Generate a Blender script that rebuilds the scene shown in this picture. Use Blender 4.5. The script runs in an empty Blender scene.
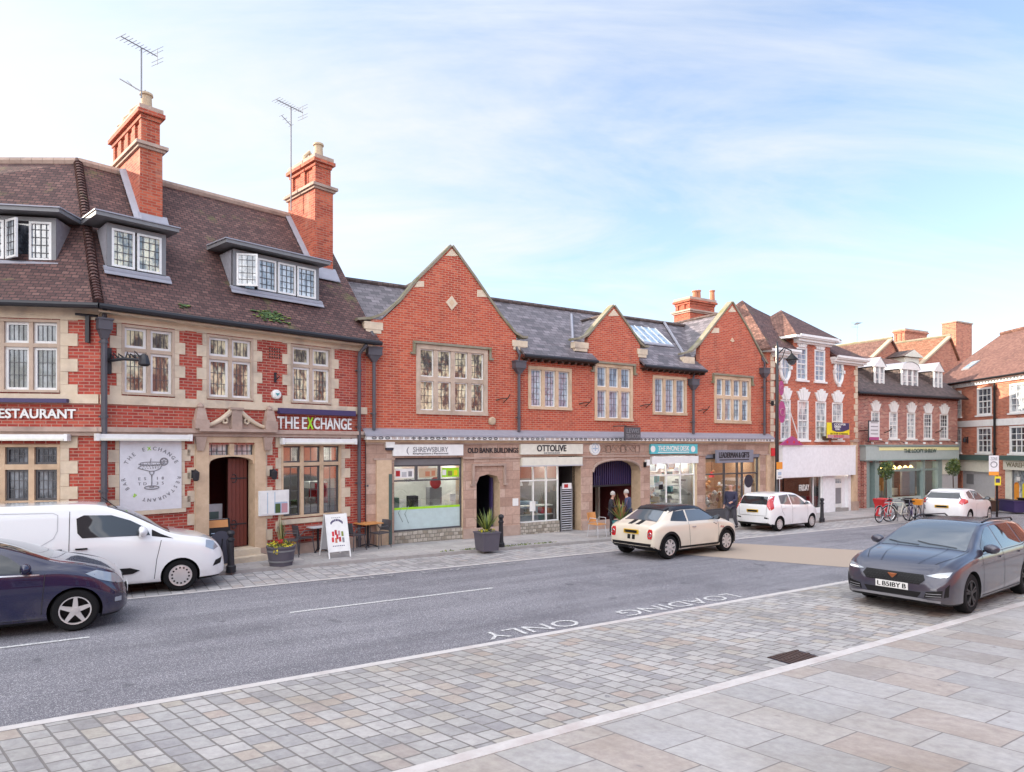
import bpy, bmesh, math, random
from mathutils import Vector, Matrix, Quaternion
from mathutils.bvhtree import BVHTree
from mathutils.geometry import tessellate_polygon
random.seed(7)
R=math.radians
scene=bpy.context.scene; col=scene.collection
# ---------------------------------------------------------------- geometry of the place
FL=650.0; CAMH=2.75; HOR=445.0; SL=14.0/650.0           # focal length in px, camera height, horizon row, fall of the ground per metre
U=Vector((.8475,.5309,0)); V=Vector((-.5309,.8475,0))     # along the street / across it
PHI=math.atan2(.8475,.5309)
def G(x,y): return -SL*y
def tw(t,w,dz=0.0):
    p=U*t+V*w; return Vector((p.x,p.y,G(p.x,p.y)+dz))
def gpt(px,py,dz=0.0):
    d=(CAMH-dz)*FL/(py-HOR-14.0); x=(px-512)/FL*d
    return Vector((x,d,G(x,d)+dz))
class Fr:
    """upright frame of a facade: x along it, y into the building, z up"""
    def __init__(s,ox,oy,phi):
        s.o=Vector((ox,oy,0)); s.phi=phi
        s.d=Vector((math.sin(phi),math.cos(phi),0)); s.n=Vector((-math.cos(phi),math.sin(phi),0))
        s.rz=math.pi/2-phi
        s.M=Matrix.Translation(s.o)@Matrix.Rotation(s.rz,4,'Z')
    def depth(s,px,yo=0.0):
        k=(px-512)/FL
        return (yo+s.o.dot(s.n))/(k*s.n.x+s.n.y)
    def X(s,px,yo=0.0):
        d=s.depth(px,yo); return Vector(((px-512)/FL*d,d,0)).__sub__(s.o).dot(s.d)
    def Z(s,px,py,yo=0.0): return CAMH+(HOR-py)*s.depth(px,yo)/FL
    def gz(s,x,y=0.0):
        p=s.M@Vector((x,y,0)); return G(p.x,p.y)
# ---------------------------------------------------------------- materials
MATS={}
def newmat(name):
    m=bpy.data.materials.new(name); m.use_nodes=True
    nt=m.node_tree; b=nt.nodes['Principled BSDF']; return m,nt,b
def nd(nt,t,**k):
    n=nt.nodes.new(t)
    for a,v in k.items():
        if a in n.inputs: n.inputs[a].default_value=v
        else: setattr(n,a,v)
    return n
def uvn(nt): return nt.nodes.new('ShaderNodeUVMap').outputs[0]
def c4(c): return (c[0],c[1],c[2],1)
def noise_fac(nt,vec,scale,detail=4,rough=.55,lo=.35,hi=.65):
    n=nd(nt,'ShaderNodeTexNoise',Scale=scale,Detail=detail,Roughness=rough)
    nt.links.new(vec,n.inputs['Vector'])
    mr=nd(nt,'ShaderNodeMapRange'); mr.inputs[1].default_value=lo; mr.inputs[2].default_value=hi
    nt.links.new(n.outputs[0],mr.inputs[0]); return mr.outputs[0]
def mixc(nt,f,a,b,mode='MIX'):
    m=nt.nodes.new('ShaderNodeMix'); m.data_type='RGBA'; m.blend_type=mode
    for s,v in ((0,f),(6,a),(7,b)):
        if isinstance(v,(int,float)): m.inputs[s].default_value=v
        elif isinstance(v,(tuple,list)): m.inputs[s].default_value=c4(v)
        else: nt.links.new(v,m.inputs[s])
    return m.outputs[2]
def bump(nt,b,h,strength=.3,dist=.01):
    bn=nd(nt,'ShaderNodeBump',Strength=strength,Distance=dist)
    nt.links.new(h,bn.inputs['Height']); nt.links.new(bn.outputs[0],b.inputs['Normal'])
def ramp(nt,f,stops):
    r=nt.nodes.new('ShaderNodeValToRGB'); e=r.color_ramp.elements
    e[0].position=stops[0][0]; e[0].color=c4(stops[0][1]); e[1].position=stops[-1][0]; e[1].color=c4(stops[-1][1])
    for p,c in stops[1:-1]:
        k=e.new(p); k.color=c4(c)
    nt.links.new(f,r.inputs[0]); return r.outputs[0]
def wobble(nt,vec,scale,amt):
    n=nd(nt,'ShaderNodeTexNoise',Scale=scale,Detail=2.0); nt.links.new(vec,n.inputs['Vector'])
    s=nt.nodes.new('ShaderNodeVectorMath'); s.operation='SUBTRACT'; nt.links.new(n.outputs[1],s.inputs[0]); s.inputs[1].default_value=(.5,.5,.5)
    m=nt.nodes.new('ShaderNodeVectorMath'); m.operation='SCALE'; nt.links.new(s.outputs[0],m.inputs[0]); m.inputs['Scale'].default_value=amt
    a=nt.nodes.new('ShaderNodeVectorMath'); a.operation='ADD'; nt.links.new(vec,a.inputs[0]); nt.links.new(m.outputs[0],a.inputs[1])
    return a.outputs[0]
def bricky(name,stops,mortar,bw,rh,ms,rough=.85,off=.5,stain=(.6,.55,.5),stain_amt=.35,bstr=.5,swap=False,wob=.0,moss=None,bdist=.008,sq=1.0,sqf=2,spots=None,shear=0):
    """rows of bricks, tiles, setts or slabs, each one its own tone; UV in metres"""
    m,nt,b=newmat(name); vec=uvn(nt)
    if shear:   # courses laid a little askew to the kerb
        sp=nt.nodes.new('ShaderNodeSeparateXYZ'); nt.links.new(vec,sp.inputs[0]); ma=nt.nodes.new('ShaderNodeMath'); ma.operation='MULTIPLY_ADD'; nt.links.new(sp.outputs[1],ma.inputs[0]); ma.inputs[1].default_value=shear; nt.links.new(sp.outputs[0],ma.inputs[2])
        cb=nt.nodes.new('ShaderNodeCombineXYZ'); nt.links.new(ma.outputs[0],cb.inputs[0]); nt.links.new(sp.outputs[1],cb.inputs[1]); vec=cb.outputs[0]
    if swap:
        mp=nt.nodes.new('ShaderNodeMapping'); mp.inputs['Rotation'].default_value=(0,0,math.pi/2); nt.links.new(vec,mp.inputs[0]); vec=mp.outputs[0]
    v2=wobble(nt,vec,2.5,wob) if wob else vec
    brick=name.startswith('brick')
    t=nd(nt,'ShaderNodeTexBrick'); t.offset=off; t.squash=sq; t.squash_frequency=sqf
    t.inputs['Color1'].default_value=(0,0,0,1); t.inputs['Color2'].default_value=(1,1,1,1); t.inputs['Mortar'].default_value=(.5,.5,.5,1)
    t.inputs['Scale'].default_value=1; t.inputs['Mortar Size'].default_value=ms; t.inputs['Mortar Smooth'].default_value=.15; t.inputs['Bias'].default_value=0
    t.inputs['Brick Width'].default_value=bw; t.inputs['Row Height'].default_value=rh
    nt.links.new(v2,t.inputs['Vector'])
    c=ramp(nt,t.outputs['Color'],stops)
    f1=noise_fac(nt,vec,9,5,.7)
    c=mixc(nt,f1,c,mixc(nt,1.0,c,(.78,.76,.78),'MULTIPLY'))
    if brick:   # rain streaks and soot drawn down the wall
        mp=nt.nodes.new('ShaderNodeMapping'); mp.inputs['Scale'].default_value=(1.6,.22,1); nt.links.new(vec,mp.inputs[0])
        c=mixc(nt,noise_fac(nt,mp.outputs[0],1.4,6,.7,.52,.74),c,mixc(nt,1.0,c,(.52,.47,.47),'MULTIPLY'))
        mp=nt.nodes.new('ShaderNodeMapping'); mp.inputs['Scale'].default_value=(1.0,.5,1); mp.inputs['Location'].default_value=(7,3,0); nt.links.new(vec,mp.inputs[0])
        c=mixc(nt,noise_fac(nt,mp.outputs[0],.8,6,.7,.60,.80),c,(.55,.34,.25))
    f2=noise_fac(nt,vec,.55,4,.6,.42,.68)
    mu=nt.nodes.new('ShaderNodeMath'); mu.operation='MULTIPLY'; nt.links.new(f2,mu.inputs[0]); mu.inputs[1].default_value=stain_amt
    c=mixc(nt,mu.outputs[0],c,mixc(nt,1.0,c,stain,'MULTIPLY'))
    if spots:
        f4=noise_fac(nt,vec,spots[1],3,.5,spots[2],spots[2]+.04); c=mixc(nt,f4,c,spots[0])
    if mortar is not None: c=mixc(nt,t.outputs['Fac'],c,mortar)
    if moss:
        f3=noise_fac(nt,vec,moss[1],5,.65,moss[2],moss[2]+.12); c=mixc(nt,f3,c,moss[0])
    nt.links.new(c,b.inputs['Base Color']); b.inputs['Roughness'].default_value=rough
    inv=nt.nodes.new('ShaderNodeMath'); inv.operation='MULTIPLY_ADD'; nt.links.new(t.outputs['Fac'],inv.inputs[0]); inv.inputs[1].default_value=-1.0
    nt.links.new(f1,inv.inputs[2]) if False else inv.inputs.__getitem__(2).__setattr__('default_value',1.0)
    ad=nt.nodes.new('ShaderNodeMath'); ad.operation='MULTIPLY_ADD'; nt.links.new(f1,ad.inputs[0]); ad.inputs[1].default_value=.25; nt.links.new(inv.outputs[0],ad.inputs[2])
    bump(nt,b,ad.outputs[0],bstr,bdist)
    MATS[name]=m; return m
def mottled(name,c1,c2,scale=3,rough=.8,bstr=.2,c3=None,obj=False,metal=0,coat=0):
    m,nt,b=newmat(name)
    vec=nt.nodes.new('ShaderNodeTexCoord').outputs['Object'] if obj else uvn(nt)
    f=noise_fac(nt,vec,scale,6,.65,.3,.7); c=mixc(nt,f,c1,c2)
    if c3: c=mixc(nt,noise_fac(nt,vec,scale*.23,4,.6,.5,.7),c,c3)
    nt.links.new(c,b.inputs['Base Color']); b.inputs['Roughness'].default_value=rough; b.inputs['Metallic'].default_value=metal; b.inputs['Coat Weight'].default_value=coat
    if bstr:
        n=nd(nt,'ShaderNodeTexNoise',Scale=scale*12,Detail=4.0); nt.links.new(vec,n.inputs['Vector']); bump(nt,b,n.outputs[0],bstr,.006)
    MATS[name]=m; return m
def plain(name,c,rough=.5,metal=0,coat=0,emit=None,es=1,spec=.5,ior=1.5):
    m,nt,b=newmat(name)
    vec=nt.nodes.new('ShaderNodeTexCoord').outputs['Object']
    f=noise_fac(nt,vec,6,4,.6,.3,.7)
    cc=mixc(nt,f,c,tuple(x*.88 for x in c)); nt.links.new(cc,b.inputs['Base Color'])
    b.inputs['Roughness'].default_value=rough; b.inputs['Metallic'].default_value=metal; b.inputs['Coat Weight'].default_value=coat; b.inputs['Coat Roughness'].default_value=.04
    b.inputs['Specular IOR Level'].default_value=spec; b.inputs['IOR'].default_value=ior
    if emit: b.inputs['Emission Color'].default_value=c4(emit); b.inputs['Emission Strength'].default_value=es
    MATS[name]=m; return m
def glassy(name,dark,light,scale=2.2,refl=.5,lo=.45,hi=.6):
    """old window glass over a dim room with pale blinds and curtains"""
    m,nt,b=newmat(name); vec=nt.nodes.new('ShaderNodeTexCoord').outputs['Object']
    mp=nt.nodes.new('ShaderNodeMapping'); mp.inputs['Scale'].default_value=(1.6,1.6,.7); nt.links.new(vec,mp.inputs[0])
    oi=nt.nodes.new('ShaderNodeObjectInfo'); sv=nt.nodes.new('ShaderNodeVectorMath'); sv.operation='SCALE'; sv.inputs[0].default_value=(37,11,53); nt.links.new(oi.outputs['Random'],sv.inputs['Scale'])
    av=nt.nodes.new('ShaderNodeVectorMath'); av.operation='ADD'; nt.links.new(mp.outputs[0],av.inputs[0]); nt.links.new(sv.outputs[0],av.inputs[1])
    f=noise_fac(nt,av.outputs[0],scale,4,.6,lo,hi); c=mixc(nt,f,dark,light)
    c=mixc(nt,noise_fac(nt,av.outputs[0],scale*3.1,3,.6,.5,.62),c,mixc(nt,1.0,c,(.45,.48,.52),'MULTIPLY')); nt.links.new(c,b.inputs['Base Color'])
    b.inputs['Roughness'].default_value=.04; b.inputs['Specular IOR Level'].default_value=refl; b.inputs['IOR'].default_value=2.0
    n=nd(nt,'ShaderNodeTexNoise',Scale=5.0,Detail=1.0); nt.links.new(vec,n.inputs['Vector']); bump(nt,b,n.outputs[0],.12,.03)
    MATS[name]=m; return m
def clear(name,tint=(.8,.85,.85),refl=.14):
    m=bpy.data.materials.new(name); m.use_nodes=True; nt=m.node_tree; nt.nodes.clear()
    o=nt.nodes.new('ShaderNodeOutputMaterial'); t=nd(nt,'ShaderNodeBsdfTransparent'); t.inputs[0].default_value=c4(tint)
    g=nd(nt,'ShaderNodeBsdfGlossy'); g.inputs['Roughness'].default_value=.02; g.inputs[0].default_value=(1,1,1,1)
    lw=nd(nt,'ShaderNodeFresnel',IOR=1.5); a=nt.nodes.new('ShaderNodeMath'); a.operation='ADD'; a.use_clamp=True; nt.links.new(lw.outputs[0],a.inputs[0]); a.inputs[1].default_value=refl
    x=nt.nodes.new('ShaderNodeMixShader'); nt.links.new(a.outputs[0],x.inputs[0]); nt.links.new(t.outputs[0],x.inputs[1]); nt.links.new(g.outputs[0],x.inputs[2]); nt.links.new(x.outputs[0],o.inputs[0])
    MATS[name]=m; return m
# brick of each house
bricky('brick_red',[(0,(.44,.058,.032)),(.35,(.50,.072,.032)),(.75,(.56,.092,.040)),(1,(.63,.145,.075))],(.46,.235,.16),.225,.075,.011,stain=(.7,.6,.6))
bricky('brick_old',[(0,(.35,.044,.034)),(.4,(.44,.055,.036)),(.75,(.50,.072,.044)),(1,(.55,.12,.075))],(.42,.225,.17),.225,.075,.010,stain=(.62,.6,.6))
bricky('brick_georgian',[(0,(.40,.08,.045)),(.5,(.54,.12,.06)),(1,(.60,.17,.09))],(.46,.27,.20),.225,.075,.008)
bricky('brick_shrew',[(0,(.24,.07,.06)),(.4,(.42,.12,.09)),(.8,(.52,.20,.15)),(1,(.62,.36,.27))],(.50,.38,.33),.225,.075,.010)
bricky('brick_orange',[(0,(.38,.09,.05)),(.5,(.56,.15,.08)),(1,(.66,.24,.13))],(.50,.33,.25),.225,.075,.009)
bricky('brick_chimney',[(0,(.34,.055,.030)),(.5,(.50,.088,.042)),(1,(.60,.15,.075))],(.36,.18,.125),.225,.075,.009)
bricky('roof_tile',[(0,(.085,.040,.038)),(.35,(.125,.062,.056)),(.7,(.155,.075,.066)),(1,(.20,.105,.09))],(.028,.02,.022),.165,.105,.010,rough=.8,stain=(.6,.6,.6),moss=((.12,.115,.045),.8,.59),bstr=.9,bdist=.02)
bricky('roof_slate',[(0,(.10,.09,.10)),(.5,(.17,.15,.165)),(1,(.26,.23,.25))],(.05,.045,.05),.30,.20,.010,rough=.55,stain=(.7,.66,.66),bstr=.6,bdist=.012)
bricky('roof_brown',[(0,(.13,.062,.045)),(.5,(.22,.105,.08)),(1,(.30,.16,.12))],(.07,.04,.035),.165,.12,.010,rough=.85,stain=(.6,.55,.5),bstr=.7,bdist=.015)
bricky('roof_sunlit',[(0,(.22,.09,.045)),(.5,(.36,.15,.08)),(1,(.46,.22,.13))],(.12,.06,.04),.165,.12,.010,rough=.85,stain=(.6,.55,.5),bstr=.7,bdist=.015)  # brown tile turned more orange, sunlight put into the colour
bricky('roof_plum',[(0,(.15,.07,.052)),(.5,(.21,.10,.078)),(1,(.28,.145,.11))],(.07,.04,.04),.165,.12,.010,rough=.85,stain=(.6,.55,.55),bstr=.7,bdist=.015)
bricky('roof_dark',[(0,(.065,.045,.042)),(.5,(.11,.075,.068)),(1,(.16,.11,.10))],(.035,.03,.03),.2,.14,.010,rough=.7,bstr=.7,bdist=.015)
bricky('setts',[(0,(.33,.32,.32)),(.3,(.41,.40,.385)),(.55,(.455,.44,.42)),(.76,(.49,.47,.45)),(.88,(.44,.405,.35)),(.96,(.44,.37,.32)),(1,(.38,.35,.33))],(.185,.17,.16),.225,.212,.011,rough=.8,off=.38,swap=True,shear=.27,wob=.02,stain=(.72,.70,.66),stain_amt=.7,bstr=.9,bdist=.012,sq=1.35,sqf=3,spots=((.20,.19,.20),7,.70))
bricky('setts_far',[(0,(.30,.29,.29)),(.4,(.42,.41,.41)),(.8,(.50,.48,.47)),(1,(.45,.40,.37))],(.20,.185,.18),.215,.232,.012,rough=.85,swap=True,wob=.03,bstr=.5)
bricky('slabs',[(0,(.36,.35,.34)),(.22,(.43,.42,.405)),(.42,(.47,.455,.435)),(.60,(.445,.435,.425)),(.76,(.46,.43,.395)),(.90,(.43,.37,.325)),(1,(.38,.36,.345))],(.20,.18,.17),.92,.60,.008,swap=True,shear=.22,rough=.65,off=.37,stain=(.74,.70,.64),stain_amt=.85,bstr=.6,bdist=.008,sq=.8,sqf=3,spots=((.25,.225,.21),4.5,.70))
bricky('slabs_far',[(0,(.36,.34,.33)),(.5,(.44,.42,.41)),(1,(.50,.46,.44))],(.25,.23,.22),.75,.5,.010,rough=.8,stain=(.7,.7,.68),bstr=.3)
bricky('ashlar',[(0,(.44,.285,.215)),(.5,(.55,.37,.285)),(1,(.62,.45,.36))],(.28,.18,.14),.62,.31,.007,rough=.85,stain=(.6,.58,.56),stain_amt=.6,bstr=.3)
bricky('rubble',[(0,(.30,.26,.20)),(.5,(.46,.42,.35)),(1,(.60,.55,.47))],(.20,.18,.15),.17,.12,.012,rough=.9,wob=.08,bstr=.8)
bricky('lead_cladding',[(0,(.34,.34,.38)),(1,(.40,.40,.43))],None,.6,2,.004,rough=.5)
# asphalt: fine chippings, paler wheel tracks
def asphalt():
    m,nt,b=newmat('asphalt'); vec=uvn(nt)
    f=noise_fac(nt,vec,70,3,.8,.3,.7); c=mixc(nt,f,(.070,.067,.080),(.19,.183,.205))
    n=nd(nt,'ShaderNodeTexVoronoi',Scale=120.0); nt.links.new(vec,n.inputs['Vector'])
    r=nd(nt,'ShaderNodeMapRange'); r.inputs[1].default_value=.78; r.inputs[2].default_value=.9
    s=nt.nodes.new('ShaderNodeSeparateColor'); nt.links.new(n.outputs['Color'],s.inputs[0]); nt.links.new(s.outputs[0],r.inputs[0])
    c=mixc(nt,r.outputs[0],c,(.38,.37,.38))
    mp=nt.nodes.new('ShaderNodeMapping'); mp.inputs['Scale'].default_value=(.10,1.1,1); nt.links.new(vec,mp.inputs[0])
    c=mixc(nt,noise_fac(nt,mp.outputs[0],1.2,5,.6,.35,.7),c,mixc(nt,1.0,c,(1.5,1.5,1.47),'MULTIPLY'))
    mp2=nt.nodes.new('ShaderNodeMapping'); mp2.inputs['Scale'].default_value=(.6,6,1); nt.links.new(vec,mp2.inputs[0])
    c=mixc(nt,noise_fac(nt,mp2.outputs[0],1.0,6,.75,.66,.74),c,(.30,.295,.305))
    c=mixc(nt,noise_fac(nt,vec,1.7,3,.5,.66,.72),c,mixc(nt,1.0,c,(.66,.66,.67),'MULTIPLY'))
    c=mixc(nt,noise_fac(nt,vec,.5,4,.6,.5,.75),c,mixc(nt,1.0,c,(.72,.72,.74),'MULTIPLY'))
    nt.links.new(c,b.inputs['Base Color']); b.inputs['Roughness'].default_value=.85
    bump(nt,b,f,.5,.006); MATS['asphalt']=m
asphalt()
mottled('buff_asphalt',(.33,.26,.205),(.42,.34,.27),30,.85,.3)
mottled('kerb_stone',(.50,.465,.445),(.60,.565,.545),8,.75,.2,(.46,.40,.38))
mottled('kerb_dark',(.27,.25,.24),(.36,.34,.33),6,.8,.2)
def worn():
    m,nt,b=newmat('road_paint'); vec=uvn(nt)
    f=noise_fac(nt,vec,24,6,.8,.44,.60); c=mixc(nt,f,(.74,.73,.71),(.26,.255,.265)); nt.links.new(c,b.inputs['Base Color']); b.inputs['Roughness'].default_value=.7; MATS['road_paint']=m
worn()
mottled('road_paint_faded',(.42,.41,.41),(.17,.165,.18),22,.8,.1)
mottled('sandstone',(.54,.385,.255),(.64,.48,.33),5,.85,.25,(.42,.30,.20))
mottled('stone_pale',(.58,.47,.34),(.68,.57,.44),5,.85,.25,(.42,.35,.28))
mottled('stone_frame',(.45,.34,.26),(.55,.43,.34),5,.85,.25,(.34,.27,.21))
mottled('stone_brown',(.37,.265,.215),(.47,.35,.29),5,.85,.25,(.28,.21,.175))
mottled('stone_mossy',(.20,.175,.13),(.29,.26,.20),6,.9,.3,(.17,.17,.07))
plain('white_paint',(.80,.80,.79),.45); plain('white_stucco',(.83,.84,.87),.7); plain('cream_paint',(.74,.72,.62),.5)
plain('lead',(.34,.34,.39),.55,.2); plain('lead_line',(.10,.10,.11),.5,.3); plain('dark_iron',(.018,.018,.024),.5); plain('pipe_grey',(.085,.08,.095),.5)
plain('black',(.008,.008,.010),.5,spec=.3); plain('black_gloss',(.015,.015,.02),.2); plain('near_black',(.03,.03,.05),.6)
plain('timber_red',(.15,.035,.025),.5); plain('timber_dark',(.06,.03,.02),.6); plain('frame_grey',(.075,.075,.085),.4); plain('frame_mid',(.20,.20,.21),.5)
plain('sage',(.25,.33,.32),.5); plain('sage_dark',(.07,.12,.11),.5); plain('sage_light',(.42,.50,.49),.5)
plain('turquoise',(.10,.50,.56),.5); plain('sign_white',(.82,.82,.80),.4); plain('sign_grey',(.22,.23,.28),.5); plain('panel_white',(.72,.72,.76),.5)
plain('yellow',(.85,.70,.02),.5); plain('orange',(.80,.30,.03),.5); plain('red',(.62,.02,.03),.45); plain('magenta',(.42,.07,.22),.7); plain('lime',(.36,.72,.02),.5)
plain('purple_dark',(.05,.035,.12),.5); plain('pale_grey',(.50,.50,.52),.6); plain('mid_grey',(.25,.25,.27),.6); plain('blue_pale',(.40,.52,.66),.5); plain('teal',(.05,.30,.33),.4)
plain('terracotta',(.50,.20,.11),.8); plain('pot_buff',(.50,.38,.26),.8); plain('wood_orange',(.62,.28,.09),.5); plain('barrel_grey',(.10,.09,.115),.7)
plain('leaf',(.06,.11,.03),.5); plain('leaf_yellow',(.22,.26,.05),.5); plain('leaf_dark',(.03,.075,.025),.55); plain('petal_yellow',(.75,.62,.03),.6); plain('strip_yellow',(.82,.80,.42),.5); plain('petal_red',(.45,.02,.02),.6); plain('soil',(.04,.03,.02),.9)
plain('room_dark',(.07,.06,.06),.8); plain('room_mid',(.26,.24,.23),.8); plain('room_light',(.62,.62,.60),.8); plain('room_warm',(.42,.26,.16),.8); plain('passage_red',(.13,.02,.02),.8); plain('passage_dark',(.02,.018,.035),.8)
plain('lamp_warm',(.9,.6,.25),.5,emit=(1,.62,.2),es=4); plain('lamp_white',(.9,.9,.9),.5,emit=(1,.95,.85),es=22)
plain('frosted',(.50,.62,.62),.4); plain('skin',(.55,.32,.24),.55); plain('hair_white',(.46,.43,.40),.9); plain('hair_fair',(.45,.36,.26),.8); plain('coat_navy',(.03,.03,.065),.8); plain('cloth_black',(.025,.025,.035),.85); plain('cloth_blue',(.05,.06,.13),.8); plain('cloth_grey',(.07,.07,.085),.85)
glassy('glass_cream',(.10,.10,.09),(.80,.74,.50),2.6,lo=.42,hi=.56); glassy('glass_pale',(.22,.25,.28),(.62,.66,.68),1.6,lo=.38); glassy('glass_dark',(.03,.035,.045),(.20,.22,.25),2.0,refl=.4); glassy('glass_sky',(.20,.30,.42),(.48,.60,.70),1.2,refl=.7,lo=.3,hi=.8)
clear('shop_glass'); clear('clear_dim',(.55,.6,.6),.2)
def carglass(name='car_glass',c=(.02,.025,.03)):
    m,nt,b=newmat(name); b.inputs['Base Color'].default_value=c4(c); b.inputs['Roughness'].default_value=.02; b.inputs['IOR'].default_value=1.55; b.inputs['Coat Weight'].default_value=.5; MATS[name]=m
carglass(); carglass('car_glass_pale',(.10,.12,.14))
def carpaint(name,c,metal=0,rough=.35):
    m,nt,b=newmat(name); vec=nt.nodes.new('ShaderNodeTexCoord').outputs['Object']
    s=nt.nodes.new('ShaderNodeSeparateXYZ'); nt.links.new(vec,s.inputs[0])
    f=noise_fac(nt,vec,2.2,5,.6,.4,.75); mr=nd(nt,'ShaderNodeMapRange'); mr.inputs[1].default_value=.65; mr.inputs[2].default_value=.2; nt.links.new(s.outputs[2],mr.inputs[0])
    mu=nt.nodes.new('ShaderNodeMath'); mu.operation='MULTIPLY'; nt.links.new(f,mu.inputs[0]); nt.links.new(mr.outputs[0],mu.inputs[1])
    m2=nt.nodes.new('ShaderNodeMath'); m2.operation='MULTIPLY'; nt.links.new(mu.outputs[0],m2.inputs[0]); m2.inputs[1].default_value=.45
    cc=mixc(nt,m2.outputs[0],c,(.22,.19,.16)); nt.links.new(cc,b.inputs['Base Color'])
    b.inputs['Metallic'].default_value=metal; b.inputs['Roughness'].default_value=rough; b.inputs['Coat Weight'].default_value=1; b.inputs['Coat Roughness'].default_value=.03; MATS[name]=m
carpaint('paint_white',(.78,.79,.80)); carpaint('paint_cream',(.68,.61,.50)); carpaint('paint_grey',(.042,.042,.066),.3,.30); carpaint('paint_navy',(.003,.004,.038),.0,.25); carpaint('paint_black',(.012,.012,.02),.2,.2)
plain('tyre',(.009,.009,.010),.85,spec=.25); plain('alloy',(.66,.64,.63),.3,.45); plain('alloy_dark',(.02,.02,.022),.4,.3); plain('chrome',(.7,.7,.72),.12,1); plain('trim',(.008,.008,.009),.6,spec=.3); plain('seam',(.015,.015,.018),.6)
plain('lamp_clear',(.36,.39,.43),.08,.3,1); plain('lamp_lit',(.8,.8,.8),.2,emit=(1,1,1),es=1.0); plain('lamp_red',(.50,.012,.02),.15,0,1); plain('plate_white',(.80,.80,.78),.4); plain('plate_yellow',(.78,.48,.02),.4); plain('copper',(.45,.16,.07),.35,.7); plain('pink_reflect',(.55,.30,.33),.2)
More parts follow.
